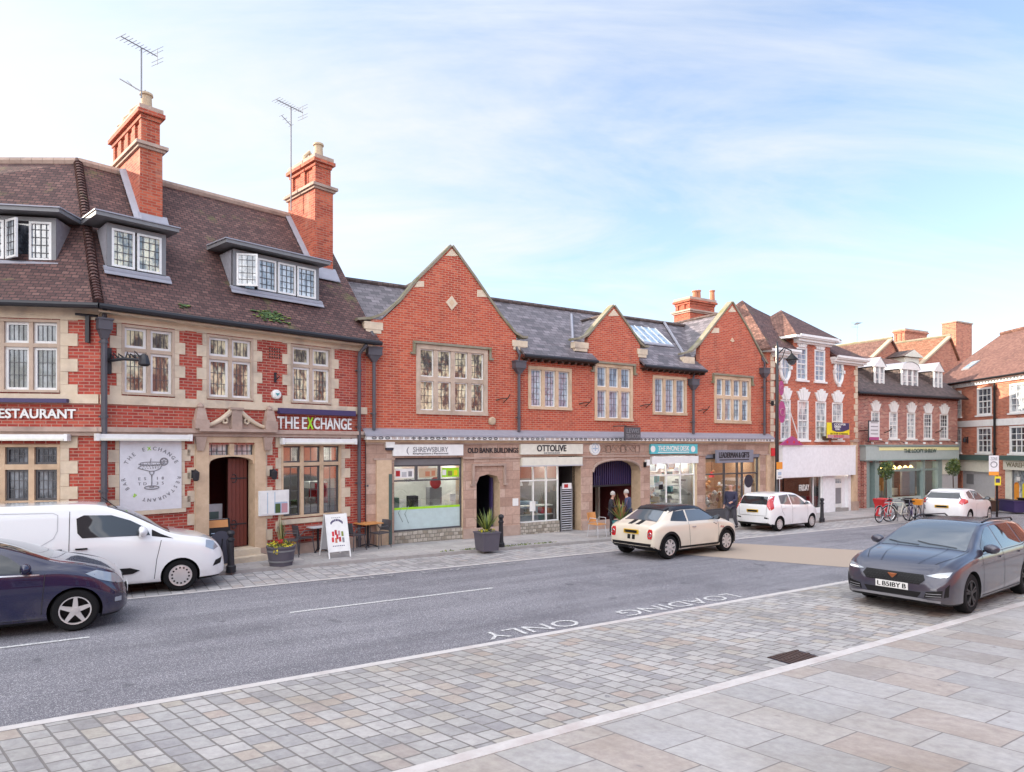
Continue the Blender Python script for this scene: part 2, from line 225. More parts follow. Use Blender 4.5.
# ---------------------------------------------------------------- mesh builder
class MB:
    def __init__(s,M=None): s.v=[]; s.f=[]; s.m=[]; s.sm=[]; s.mats=[]; s.M=M
    def mi(s,name):
        if name not in s.mats: s.mats.append(name)
        return s.mats.index(name)
    def av(s,p):
        p=Vector(p)
        if s.M: p=s.M@p
        s.v.append(p); return len(s.v)-1
    def face(s,pts,mat,smooth=False):
        s.f.append([s.av(p) for p in pts]); s.m.append(s.mi(mat)); s.sm.append(smooth)
    def mesh(s,vs,fs,mat,smooth=False):
        k=len(s.v); [s.av(p) for p in vs]
        for f in fs: s.f.append([k+i for i in f]); s.m.append(s.mi(mat)); s.sm.append(smooth)
    def box(s,x0,x1,y0,y1,z0,z1,mat):
        if x1<x0:x0,x1=x1,x0
        if y1<y0:y0,y1=y1,y0
        if z1<z0:z0,z1=z1,z0
        vs=[(x,y,z) for z in (z0,z1) for y in (y0,y1) for x in (x0,x1)]
        s.mesh(vs,[(0,2,3,1),(4,5,7,6),(0,1,5,4),(2,6,7,3),(0,4,6,2),(1,3,7,5)],mat)
    def hexa(s,p,mat):   # 8 points: bottom ring 4, top ring 4
        s.mesh(p,[(3,2,1,0),(4,5,6,7),(0,1,5,4),(1,2,6,5),(2,3,7,6),(3,0,4,7)],mat)
    def slab(s,pts,th,mat,side=None,off=(0,0,-1)):
        o=Vector(off)*th; n=len(pts); top=[Vector(p) for p in pts]; bot=[p+o for p in top]
        s.face(top,mat); s.face(list(reversed(bot)),side or mat)
        for i in range(n):
            j=(i+1)%n; s.face([top[j],top[i],bot[i],bot[j]],side or mat)
    def extr(s,poly,y0,y1,mat,side=None):   # poly of (x,z)
        n=len(poly); k=len(s.v); [s.av((x,y0,z)) for x,z in poly]; [s.av((x,y1,z)) for x,z in poly]
        s.f.append([k+i for i in range(n)]); s.m.append(s.mi(mat)); s.sm.append(False); s.f.append([k+n+i for i in range(n-1,-1,-1)]); s.m.append(s.mi(mat)); s.sm.append(False)
        for i in range(n):
            j=(i+1)%n; s.f.append([k+j,k+i,k+n+i,k+n+j]); s.m.append(s.mi(side or mat)); s.sm.append(False)
    def wall(s,outer,holes,y0,y1,mat,reveal=None):
        loops=[outer]+holes; flat=[p for l in loops for p in l]
        tris=tessellate_polygon([[Vector((p[0],p[1],0)) for p in l] for l in loops])
        for t in tris: s.face([(flat[i][0],y0,flat[i][1]) for i in t],mat)
        for li,l in enumerate(loops):
            for i in range(len(l)):
                a=l[i]; b=l[(i+1)%len(l)]
                s.face([(a[0],y0,a[1]),(b[0],y0,b[1]),(b[0],y1,b[1]),(a[0],y1,a[1])],(reveal or mat) if li else mat)
    def tube(s,pts,r,mat,n=8,caps=True,closed=False):
        pts=[Vector(p) for p in pts]; rr=r if isinstance(r,(list,tuple)) else [r]*len(pts)
        ring=[]; N=len(pts); up=Vector((0,0,1))
        vs=[];fs=[]
        for i,p in enumerate(pts):
            if closed: d=(pts[(i+1)%N]-pts[i-1])
            else: d=(pts[min(i+1,N-1)]-pts[max(i-1,0)])
            d.normalize(); a=d.cross(up)
            if a.length<.05: a=d.cross(Vector((0,1,0)))
            a.normalize(); b=d.cross(a)
            for k in range(n):
                t=2*math.pi*k/n; vs.append(p+(a*math.cos(t)+b*math.sin(t))*rr[i])
        for i in range(N if closed else N-1):
            j=(i+1)%N
            for k in range(n): fs.append((i*n+k,i*n+(k+1)%n,j*n+(k+1)%n,j*n+k))
        if caps and not closed: fs.append(tuple(range(n-1,-1,-1))); fs.append(tuple((N-1)*n+k for k in range(n)))
        s.mesh(vs,fs,mat,True)
    def lathe(s,prof,c,mat,n=20,axis='Z',a0=0,a1=2*math.pi,smooth=True):
        c=Vector(c); vs=[];fs=[]; full=abs(a1-a0-2*math.pi)<1e-4; m=n if full else n+1
        for r,h in prof:
            for k in range(m):
                t=a0+(a1-a0)*k/n
                if axis=='Z': vs.append(c+Vector((r*math.cos(t),r*math.sin(t),h)))
                elif axis=='Y': vs.append(c+Vector((r*math.cos(t),h,r*math.sin(t))))
                else: vs.append(c+Vector((h,r*math.cos(t),r*math.sin(t))))
        for i in range(len(prof)-1):
            for k in range(n): fs.append((i*m+k,i*m+(k+1)%m,(i+1)*m+(k+1)%m,(i+1)*m+k))
        s.mesh(vs,fs,mat,smooth)
    def disc(s,c,r,mat,n=20,axis='Y',rx=None):
        c=Vector(c); rx=rx or r; pts=[]
        for k in range(n):
            t=2*math.pi*k/n
            pts.append(c+(Vector((rx*math.cos(t),0,r*math.sin(t))) if axis=='Y' else Vector((rx*math.cos(t),r*math.sin(t),0)) if axis=='Z' else Vector((0,rx*math.cos(t),r*math.sin(t)))))
        s.face(pts,mat)
    def make(s,name,uv=True,sharp=35):
        me=bpy.data.meshes.new(name); me.from_pydata([tuple(v) for v in s.v],[],s.f); 
        for n in s.mats: me.materials.append(MATS[n])
        me.polygons.foreach_set('material_index',s.m); me.polygons.foreach_set('use_smooth',s.sm)
        if any(s.sm): me.set_sharp_from_angle(angle=R(sharp))
        if uv: box_uv(me)
        me.update(); return me
def box_uv(me):
    uvl=me.uv_layers.new(name='UVMap').data; vs=me.vertices
    for p in me.polygons:
        n=p.normal
        if abs(n.z)>.97 or n.length<.5: h=Vector((1,0,0)); k=Vector((0,1,0))
        else:
            h=Vector((-n.y,n.x,0)).normalized(); k=n.cross(h).normalized()
            if k.z<0: k=-k
            # keep one handedness so that coplanar neighbours run on
            if h.x<-1e-6 or (abs(h.x)<=1e-6 and h.y<0): h=-h
        for li in p.loop_indices:
            q=vs[me.loops[li].vertex_index].co; uvl[li].uv=(q.dot(h),q.dot(k))
def link(name,me,parent=None,label=None,kind=None):
    o=bpy.data.objects.new(name,me); col.objects.link(o)
    if parent: o.parent=parent
    if label: o['label']=label
    if kind: o['kind']=kind
    return o
def part(name,mb,parent,label=None): return link(name,mb.make(name),parent,label)
def pieces(name,mb,parent):
    """one part for every separate block collected in the builder"""
    par=list(range(len(mb.v)))
    def find(i):
        while par[i]!=i: par[i]=par[par[i]]; i=par[i]
        return i
    for f in mb.f:
        for j in f[1:]: par[find(j)]=find(f[0])
    gr={}
    for k,f in enumerate(mb.f): gr.setdefault(find(f[0]),[]).append(k)
    for ks in gr.values():
        q=MB(); ids={}
        for k in ks:
            for i in mb.f[k]:
                if i not in ids: ids[i]=len(q.v); q.v.append(mb.v[i])
            q.f.append([ids[i] for i in mb.f[k]]); q.m.append(q.mi(mb.mats[mb.m[k]])); q.sm.append(mb.sm[k])
        part(name,q,parent)
def thing(name,label,cat,loc=(0,0,0),rz=0,group=None,tilt=False):
    o=bpy.data.objects.new(name,None); o.empty_display_size=.2; col.objects.link(o); o.location=loc
    q=Quaternion((0,0,1),rz)
    if tilt: q=Vector((0,0,1)).rotation_difference(Vector((0,SL,1)).normalized())@q
    o.rotation_mode='QUATERNION'; o.rotation_quaternion=q
    o['label']=label; o['category']=cat
    if group:o['group']=group
    return o
def solo(name,mb,label,cat,loc=(0,0,0),rz=0,group=None):
    o=link(name,mb.make(name)); o.location=loc; o.rotation_euler=(0,0,rz); o['label']=label; o['category']=cat
    if group:o['group']=group
    return o
def struct(name,mb): return link(name,mb.make(name),None,None,'structure')
def copytree(o,loc,rz,label,parent=None):
    c=o.copy(); col.objects.link(c)
    if parent: c.parent=parent
    else: c.location=loc; c.rotation_quaternion=Quaternion((0,0,1),rz); c['label']=label
    for ch in list(o.children): copytree(ch,None,None,None,c)
    return c
_tc={}
def text_pts(s,shear=0):
    key=s
    if key in _tc: return _tc[key]
    cu=bpy.data.curves.new('t','FONT'); cu.body=s; cu.extrude=0; cu.resolution_u=3; cu.space_word=.7
    o=bpy.data.objects.new('t',cu); col.objects.link(o); dg=bpy.context.evaluated_depsgraph_get(); dg.update()
    me=bpy.data.meshes.new_from_object(o.evaluated_get(dg)); vs=[v.co.copy() for v in me.vertices]; fs=[tuple(p.vertices) for p in me.polygons]
    bpy.data.objects.remove(o); bpy.data.curves.remove(cu); bpy.data.meshes.remove(me)
    _tc[key]=(vs,fs); return vs,fs
def text_to(mb,s,x0,x1,z0,z1,y,mat,flat=False,bold=0,th=.012,fn=None):
    """letters fitted to a rectangle; real thin letters with their own thickness"""
    vs,fs=text_pts(s)
    ax=min(v.x for v in vs); bx=max(v.x for v in vs); az=min(v.y for v in vs); bz=max(v.y for v in vs)
    reps=[(0,0)] if not bold else [(0,0),(bold,0),(0,bold),(bold,bold)]
    for k,(dx,dz) in enumerate(reps):
        P=[((v.x-ax)/(bx-ax)*(x1-x0)+x0+dx,(v.y-az)/(bz-az)*(z1-z0)+z0+dz) for v in vs]
        for yy in (y-th-.0006*k,):
            Q=[fn(a,c) for a,c in P] if fn else [(a,yy,c) for a,c in P]
            mb.mesh(Q,fs,mat)
            if not fn:
                # edges of the letters back to the board
                cnt={}
                for f in fs:
                    for i in range(len(f)):
                        e=(f[i],f[(i+1)%len(f)]); cnt[e]=1
                ed=[e for e in cnt if (e[1],e[0]) not in cnt]
                for a,b in ed: mb.face([(P[a][0],yy,P[a][1]),(P[b][0],yy,P[b][1]),(P[b][0],y,P[b][1]),(P[a][0],y,P[a][1])],mat)
def lettering(s,x0,x1,z0,z1,y,mat,parent,M=None,bold=0,name='lettering'):
    mb=MB(M); text_to(mb,s,x0,x1,z0,z1,y,mat,bold=bold); return part(name,mb,parent)
# ---------------------------------------------------------------- windows
def window(parent,x0,x1,z0,z1,cols,trans=(),M=None,fr=.06,stone='sandstone',cas='white_paint',glass='glass_cream',lead=(3,4),cw=.05,mull=.10,yo=0.0,cells=None,openc=None,proud=.03):
    f=MB(M); g=MB(M); c=MB(M)
    f.box(x0,x1,yo-proud,yo+.16,z1-fr,z1,stone); f.box(x0,x1,yo-proud-.03,yo+.16,z0,z0+fr*.9,stone)
    f.box(x0,x0+fr,yo-proud+.003,yo+.16,z0+fr*.9,z1-fr,stone); f.box(x1-fr,x1,yo-proud+.003,yo+.16,z0+fr*.9,z1-fr,stone)
    ix0,ix1=x0+fr,x1-fr; iz=[z0+fr*.9]+list(trans)+[z1-fr]
    w=(ix1-ix0-mull*(cols-1))/cols; xs=[(ix0+i*(w+mull),ix0+i*(w+mull)+w) for i in range(cols)]
    for i in range(cols-1): f.box(xs[i][1],xs[i+1][0],yo-.005,yo+.15,iz[0],iz[-1],stone)
    zr=[]
    for i in range(len(iz)-1):
        a=iz[i]+(mull/2 if i>0 else 0); b=iz[i+1]-(mull/2 if i<len(iz)-2 else 0); zr.append((a,b))
    for i in range(1,len(iz)-1):
        for (a,b) in xs: f.box(a,b,yo-.002,yo+.15,iz[i]-mull/2,iz[i]+mull/2,stone)
    for ri,(a,b) in enumerate(zr):
        for ci,(p,q) in enumerate(xs):
            if cw: 
                c.box(p,q,yo+.05,yo+.11,b-cw,b,cas); c.box(p,q,yo+.05,yo+.11,a,a+cw,cas); c.box(p,p+cw,yo+.053,yo+.108,a+cw,b-cw,cas); c.box(q-cw,q,yo+.053,yo+.108,a+cw,b-cw,cas)
            g.face([(p,yo+.09,a),(q,yo+.09,a),(q,yo+.09,b),(p,yo+.09,b)],glass)
            n,m=lead[0],max(1,round(lead[1]*(b-a)/(zr[0][1]-zr[0][0])))
            for k in range(1,n):
                x=p+cw+(q-p-2*cw)*k/n; g.box(x-.007,x+.007,yo+.078,yo+.088,a+cw,b-cw,'lead_line' if cas!='bars' else 'white_paint')
            for k in range(1,m):
                z=a+cw+(b-a-2*cw)*k/m; g.box(p+cw,q-cw,yo+.079,yo+.089,z-.007,z+.007,'lead_line')
    w=part('window',f,parent); part('pane',g,w)
    if cw: part('casement_frame',c,w)
    return w
def sash(parent,x0,x1,z0,z1,nx=3,nz=4,M=None,glass='glass_pale',sill=True,fw=.075,yo=0.0,bar=.022):
    f=MB(M); g=MB(M)
    f.box(x0,x1,yo-.012,yo+.12,z1-fw,z1,'white_paint'); f.box(x0,x1,yo-.012,yo+.12,z0,z0+fw,'white_paint'); f.box(x0,x0+fw,yo-.009,yo+.12,z0+fw,z1-fw,'white_paint'); f.box(x1-fw,x1,yo-.009,yo+.12,z0+fw,z1-fw,'white_paint')
    if sill: f.box(x0-.08,x1+.08,yo-.09,yo+.10,z0-.09,z0-.003,'white_paint')
    zm=(z0+z1)/2; g.face([(x0+fw,yo+.07,z0+fw),(x1-fw,yo+.07,z0+fw),(x1-fw,yo+.07,zm),(x0+fw,yo+.07,zm)],glass)
    g.face([(x0+fw,yo+.045,zm),(x1-fw,yo+.045,zm),(x1-fw,yo+.045,z1-fw),(x0+fw,yo+.045,z1-fw)],glass)
    f.box(x0+fw,x1-fw,yo+.02,yo+.07,zm-.03,zm+.03,'white_paint')
    for k in range(1,nx):
        x=x0+fw+(x1-x0-2*fw)*k/nx; f.box(x-bar/2,x+bar/2,yo+.03,yo+.068,z0+fw,z1-fw,'white_paint')
    for k in range(1,nz):
        if nz%2==0 and k==nz//2: continue
        z=z0+fw+(z1-z0-2*fw)*k/nz; f.box(x0+fw,x1-fw,yo+.031,yo+.067,z-bar/2,z+bar/2,'white_paint')
    w=part('window',f,parent); part('pane',g,w); return w
def rect(x0,x1,z0,z1): return [(x0,z0),(x1,z0),(x1,z1),(x0,z1)]
def downpipe(parent,x,z0,z1,M=None,hop=True,mat='pipe_grey',y=-.12,r=.055,hw=.17,name='downpipe'):
    p=MB(M); p.tube([(x,y,z0),(x,y,z1)],r,mat,8)
    z=z0+.5
    while z<z1: p.lathe([(r+.018,-.03),(r+.018,.03)],(x,y,z),mat,8); p.box(x-r-.03,x+r+.03,y+.02,y+.115,z-.012,z+.012,mat); z+=1.7
    if hop:
        p.hexa([(x-r,y-r,z1),(x+r,y-r,z1),(x+r,y+r,z1),(x-r,y+r,z1),(x-hw,y-.12,z1+.2),(x+hw,y-.12,z1+.2),(x+hw,y+.10,z1+.2),(x-hw,y+.10,z1+.2)],mat)
        p.box(x-hw-.02,x+hw+.02,y-.14,y+.11,z1+.2,z1+.42,mat); p.box(x-hw-.04,x+hw+.04,y-.16,y+.112,z1+.42,z1+.46,mat)
        p.tube([(x,y,z1+.44),(x+.02,y,z1+.7),(x-.05,y+.1,z1+.95)],r*.9,mat,6)
    return part(name,p,parent)
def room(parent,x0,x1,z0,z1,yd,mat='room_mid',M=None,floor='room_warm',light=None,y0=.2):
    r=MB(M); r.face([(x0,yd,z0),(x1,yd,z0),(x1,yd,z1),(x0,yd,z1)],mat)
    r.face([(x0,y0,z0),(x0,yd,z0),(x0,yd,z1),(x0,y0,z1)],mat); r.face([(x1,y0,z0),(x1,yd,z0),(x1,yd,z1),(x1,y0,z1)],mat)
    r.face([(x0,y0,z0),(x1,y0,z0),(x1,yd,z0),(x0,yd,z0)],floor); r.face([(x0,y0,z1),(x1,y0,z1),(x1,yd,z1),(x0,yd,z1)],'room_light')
    o=part('room',r,parent)
    if light:
        l=MB(M)
        for k in range(light):
            x=x0+(x1-x0)*(k+.5)/light; l.box(x-.25,x+.25,yd*.35,yd*.35+.2,z1-.05,z1-.01,'lamp_white')
        part('ceiling_light',l,o)
    return o
# ================================================================ GROUND
def sheet(name,tws,dz,mat,th=0,kind=True,side=None):
    m=MB(ROADM); I=ROADM.inverted()
    pts=[I@tw(t,w,dz) for t,w in tws]
    if th: m.slab(pts,th,mat,side)
    else: m.face(pts,mat)
    return struct(name,m)
# road frame: local x along the street, y across, plane tilted with the fall
_x=(U+Vector((0,0,G(U.x,U.y)))).normalized(); _z=Vector((0,SL,1)).normalized(); _y=_z.cross(_x)
ROADM=Matrix((( _x.x,_y.x,_z.x,0),(_x.y,_y.y,_z.y,0),(_x.z,_y.z,_z.z,0),(0,0,0,1)))
def gsheet(name,tws,dz,mat,th=0,side=None):
    mb=MB(); I=ROADM.inverted(); pts=[I@tw(t,w,dz) for t,w in tws]
    if th: mb.slab(pts,th,mat,side)
    else: mb.face(pts,mat)
    o=struct(name,mb); o.matrix_world=ROADM; return o
gsheet('ground',[(-900,-900),(1500,-900),(1500,1500),(-900,1500)],-.03,'asphalt')
gsheet('road',[(-60,8.4),(80,8.4),(80,14.75),(-60,14.75)],0,'asphalt')
gsheet('parking_bay',[(-40,5.36),(70,5.36),(70,8.28),(-40,8.28)],.004,'setts')
gsheet('bay_edging',[(-40,8.28),(70,8.28),(70,8.42),(-40,8.42)],.008,'kerb_stone')
gsheet('near_kerb',[(-40,5.20),(70,5.20),(70,5.36),(-40,5.36)],.024,'kerb_stone',.2)
gsheet('near_pavement',[(-40,-30),(70,-30),(70,5.195),(-40,5.195)],.02,'slabs',.2)
gsheet('loading_bay',[(-40,14.87),(32,14.87),(32,16.68),(-40,16.68)],.004,'setts_far')
gsheet('loading_bay_edging',[(-40,14.75),(32,14.75),(32,14.87),(-40,14.87)],.008,'kerb_stone')
gsheet('far_kerb',[(-40,16.68),(70,16.68),(70,16.84),(-40,16.84)],.085,'kerb_dark',.25)
gsheet('far_pavement',[(-40,16.843),(70,16.843),(70,60),(-40,60)],.08,'slabs_far',.25)
gsheet('buff_crossing',[(17.4,14.1),(13.6,14.3),(14.55,12.3),(15.9,9.55),(16.8,8.44),(21.6,8.44),(19.2,11.1)],.005,'buff_asphalt')
def ground_text(name,s,t0,t1,w0,w1,flip,label,mat='road_paint'):
    mb=MB(); I=ROADM.inverted()
    def fn(a,c):
        if flip: a,c=t0+t1-a,w0+w1-c
        return I@tw(a,c,.010)
    text_to(mb,s,t0,t1,w0,w1,0,mat,fn=fn)
    k=.02
    if False: text_to(mb,s,t0+k,t1+k,w0,w1,0,mat,fn=lambda a,c:(lambda p:p+Vector((0,0,.0008)))(fn(a,c)))
    o=link(name,mb.make(name)); o.matrix_world=ROADM; o['kind']='structure'; return o
ground_text('road_lettering','LOADING',7.75,10.75,8.52,8.92,True,'')
ground_text('road_lettering','ONLY',4.95,6.75,8.52,8.92,True,'')
ground_text('road_lettering','ONLY',4.1,5.9,14.34,14.60,False,'','road_paint_faded')
ground_text('road_lettering','LOADING',6.5,9.5,14.34,14.60,False,'','road_paint_faded')
def dash(t0,t1,w): 
    mb=MB(); I=ROADM.inverted(); n=12
    for k in range(n):
        a=t0+(t1-t0)*k/n; b=t0+(t1-t0)*(k+1)/n
        mb.face([I@tw(q,ww,.009) for q,ww in ((a,w),(b,w),(b,w+.085),(a,w+.085))],'road_paint')
    o=link('road_line',mb.make('road_line')); o.matrix_world=ROADM; o['kind']='structure'
for a,b in ((-22,-18),(-14.5,-10.5),(-4.6,-.2) ,(2.8,7.0)): dash(a,b,11.9)
m=MB(); I=ROADM.inverted()
c=gpt(795,658); t=c.xy.dot(U.xy); w=c.xy.dot(V.xy)
for k in range(9): 
    a=t-.30+k*.068; m.slab([I@tw(q,ww,.014) for q,ww in ((a,w-.17),(a+.045,w-.17),(a+.045,w+.17),(a,w+.17))],.008,'timber_dark')
m.slab([I@tw(q,ww,.007) for q,ww in ((t-.33,w-.2),(t+.34,w-.2),(t+.34,w+.2),(t-.33,w+.2))],.002,'passage_dark')
for ww in (-.2,0,.17): m.slab([I@tw(q,w+w2,.016) for q,w2 in ((t-.33,ww),(t+.34,ww),(t+.34,ww+.03),(t-.33,ww+.03))],.008,'timber_dark')
o=link('drain_grate',m.make('drain_grate')); o.matrix_world=ROADM; o['label']='rusty iron drain grate set in the stone setts by the pale kerb'; o['category']='drain'

# ================================================================ RESTAURANT
Rf=Fr(-9.42,14.86,R(44)); Lf=Fr(-9.42,14.86,R(81)); LM=Rf.M.inverted()@Lf.M
rest=thing('restaurant_building','old red brick corner restaurant with stone windows, steep tiled roof and two tall chimneys','building',(Rf.o.x,Rf.o.y,0),Rf.rz)
ZE=5.92; RX=7.12; TAN=(10.33-5.92)/3.55
def zr(y): return ZE+(y+.35)*TAN
X=Rf.X; Z=Rf.Z
zt=Z(209,334.2); zb=Z(209,398.6); ztr=Z(209,357)
zc=Z(200,431)                      # cornice
W1=(X(121.5),X(174.5)); W2=(X(206.5),X(253)); W3=(X(290.5),X(331))
gw=(X(281),X(341)); gz0=Z(283,518.5); gz1=Z(283,444); gtr=Z(283,464.5)
sb=(X(119),X(181)); sz0=Z(119,512); sz1=Z(119,440)
dr=(X(207),X(255)); dz0=-1.0; dz1=Z(208,443.5)
mb=MB()
holes=[rect(W1[0]+.05,W1[1]-.05,zb+.05,zt-.05),rect(W2[0]+.05,W2[1]-.05,zb+.05,zt-.05),rect(W3[0]+.05,W3[1]-.05,zb+.05,zt-.05),rect(gw[0]+.05,gw[1]-.05,gz0+.05,gz1-.05),rect(dr[0]+.02,dr[1]-.02,-1.4,dz1-.03)]
mb.wall(rect(0,RX,-1.5,ZE-.02),holes,0,.3,'brick_old')
# gable wall at the far end
mb.face([(RX,0,-1.5),(RX,6.4,-1.5),(RX,6.4,ZE),(RX,3.2,10.2),(RX,0,ZE)],'brick_old')
part('wall',mb,rest)
LW=(Lf.X(-58),Lf.X(60.5)); lzt=zt; lzb=zb
LG=(Lf.X(-58),Lf.X(60.5)); lg0=Lf.Z(30,503); lg1=Lf.Z(30,444.5)
mb=MB(LM)
mb.wall(rect(-13,0,-1.5,ZE-.02),[rect(LW[0]+.05,LW[1]-.05,lzb+.05,lzt-.05),rect(LG[0]+.05,LG[1]-.05,lg0+.05,lg1-.05),rect(-9.5,-8,lzb,lzt),rect(-9.5,-8,lg0,lg1)],0,.3,'brick_old')
part('wall',mb,rest)
window(rest,-9.5,-8,lzb,lzt,2,[ztr],M=LM); window(rest,-9.5,-8,lg0,lg1,2,[Lf.Z(30,467)],M=LM,glass='glass_dark',cas='frame_grey')
# stone dressings, toothed against the brick
st=MB(); stL=MB(LM)
def tooth(m,x,z0,z1,side,wa=.14,wb=.30,h=.29,y=-.022,mat='stone_pale'):
    k=0; z=z0
    while z<z1-.02:
        ww=wa if k%2 else wb; e=min(z+h,z1)
        m.box(x,x+side*ww,y,.02,z+.003,e-.003,mat); z=e; k+=1
for a,b in (W1,W2,W3): tooth(st,a-.003,zb-.1,zt+.02,-1,.10,.24); tooth(st,b+.003,zb-.1,zt+.02,1,.10,.24)
tooth(stL,LW[1]+.003,lzb-.1,lzt+.02,1,.16,.36); tooth(stL,LG[1]+.003,-.8,zc-.15,1,.18,.36)
tooth(st,gw[0]-.003,gz0-.35,zc-.12,-1,.08,.16); tooth(st,gw[1]+.003,gz0-.1,zc-.12,1,.12,.30)
tooth(st,sb[0],sz0,zc-.12,-1,.08,.22); tooth(st,sb[1],sz0,zc-.12,1,.08,.22)
tooth(st,dr[0]-.30,-1,zc-.12,-1,.02,.18); tooth(st,dr[1]+.28,-1,zc-.12,1,.05,.2)
st.box(0,RX+.1,-.03,.02,zt+.02,ZE-.05,'stone_pale'); stL.box(-13,0,-.03,.02,lzt+.02,ZE-.05,'stone_pale')
st.box(.0,RX,-.045,.02,zb-.24,zb-.03,'stone_pale'); stL.box(-13,-.02,-.045,.02,lzb-.24,lzb-.03,'stone_pale')
st.box(gw[0]-.1,gw[1]+.1,-.05,.02,gz0-.17,gz0-.035,'stone_pale')
st.box(0.02,RX,-.07,.02,-1.5,-.02,'stone_brown'); stL.box(-13,-.03,-.07,.02,-1.5,.05,'stone_brown')
part('stone_dressing',st,rest); part('stone_dressing',stL,rest)
# cornice over the ground floor
c=MB()
c.box(-.1,RX+.15,-.16,.02,zc-.05,zc+.06,'stone_brown'); c.box(-.06,RX+.1,-.10,.018,zc-.14,zc-.053,'stone_brown')
part('cornice',c,rest)
c=MB(LM); c.box(-13,.1,-.163,.02,zc-.053,zc+.057,'stone_brown'); c.box(-13,.05,-.103,.018,zc-.143,zc-.056,'stone_brown'); part('cornice',c,rest)
for a,b in (W1,W2,W3): window(rest,a,b,zb,zt,2,[ztr],lead=(4,3),stone='stone_frame',cw=.06,mull=.085)
window(rest,LW[0],LW[1],lzb,lzt,4,[Lf.Z(30,345)],M=LM,glass='glass_dark',lead=(4,3),stone='stone_frame',cw=.06,mull=.085)
window(rest,LG[0],LG[1],lg0,lg1,4,[Lf.Z(30,467)],M=LM,glass='glass_dark',cas='frame_grey',lead=(4,3),cw=.05,mull=.12)
window(rest,gw[0],gw[1],gz0,gz1,3,[gtr],glass='clear_dim',cas='frame_grey',lead=(2,2),cw=.04)
room(rest,gw[0]+.05,gw[1]-.05,-.3,gz1,2.6,'room_mid',light=2)
r=MB(); r.box(gw[0]+.15,gw[0]+.75,.35,.6,gz0,gz0+.45,'leaf_dark'); r.box(gw[0]+1.0,gw[0]+1.7,.5,.6,gz0+.02,gz0+.5,'pale_grey'); r.box(gw[1]-.55,gw[1]-.15,.5,.9,gz0+.3,gz0+.9,'red'); r.box(gw[1]-.7,gw[1]-.15,.55,1.0,gz0+.75,gz0+.95,'white_paint')
part('window_display',r,rest)
# doorway: stone arch, fanlights, open plank door
hs=dz1-.38; dm=(dr[0]+dr[1])/2
s=MB()
s.box(dr[0]-.30,dr[0]+.03,-.06,.35,-1.3,dz1+.02,'sandstone'); s.box(dr[1]-.03,dr[1]+.28,-.06,.35,-1.3,dz1+.02,'sandstone')
s.box(dr[0]-.30,dr[1]+.28,-.058,.35,dz1+.023,dz1+.17,'sandstone')
arch=[(dr[0]+.03,hs+.08)]
for k in range(11):
    a=math.pi*(1-k/10); arch.append((dm+math.cos(a)*(dr[1]-dr[0]-.10)/2,hs-.16+math.sin(a)**.7*.20))
arch+= [(dr[1]-.03,hs-.16),(dr[1]-.03,hs+.08)]
arch.insert(1,(dr[0]+.03,hs-.16))
s.extr(arch,-.02,.22,'sandstone'); s.box(dm-.06,dm+.06,-.021,.2,hs+.083,dz1,'sandstone')
s.box(dr[0]-.1,dr[1]+.1,-.55,-.06,-1.2,Rf.gz(dm)+.22,'stone_pale'); s.box(dr[0]-.02,dr[1]+.02,-.30,.5,-1.2,Rf.gz(dm)+.38,'stone_pale')
part('door_surround',s,rest)
fl=MB(); gl=MB()
for a,b in ((dr[0]+.03,dm-.06),(dm+.06,dr[1]-.03)):
    gl.face([(a,.13,hs+.08),(b,.13,hs+.08),(b,.13,dz1),(a,.13,dz1)],'glass_pale')
    for k in range(1,4): gl.box(a+(b-a)*k/4-.008,a+(b-a)*k/4+.008,.115,.125,hs+.08,dz1,'lead_line')
    gl.box(a,b,.113,.123,hs+.17,hs+.19,'lead_line')
    fl.box(a,a+.03,.10,.16,hs+.08,dz1,'frame_grey'); fl.box(b-.03,b,.10,.16,hs+.08,dz1,'frame_grey')
q=part('fanlight',fl,rest); part('pane',gl,q)
d=MB(); x=dm+.03; i=0; ze=dr[1]-.09
while x<ze-.01:
    e=min(x+.105,ze); d.box(x+.004,e-.004,.30,.35,Rf.gz(dm)+.40,hs-.02,'timber_red'); x=e
d.box(dm+.03,ze,.345,.37,Rf.gz(dm)+.40,hs-.02,'timber_dark')
q=part('door',d,rest)
h=MB()
for z in (Rf.gz(dm)+1.0,hs-.55):
    h.box(dm+.10,ze-.02,.28,.298,z-.02,z+.02,'dark_iron'); h.tube([(dm+.18+.07*math.cos(a),.29,z+.11*math.sin(a)) for a in [R(k) for k in range(-130,131,26)]],.013,'dark_iron',6)
part('strap_hinge',h,q)
d=MB(); d.box(dr[0]+.06,dm-.02,.55,.60,Rf.gz(dm)+.40,Rf.gz(dm)+1.55,'pale_grey'); d.box(dr[0]+.14,dm-.12,.53,.549,Rf.gz(dm)+.5,Rf.gz(dm)+1.35,'sage_dark'); d.box(dr[0]+.14,dr[0]+.20,.53,.60,Rf.gz(dm)+1.55,hs-.05,'cream_paint')
part('inner_door',d,rest)
room(rest,dr[0]-.3,dr[1]+.1,-1.2,dz1,2.2,'passage_red',floor='room_dark',y0=.36)
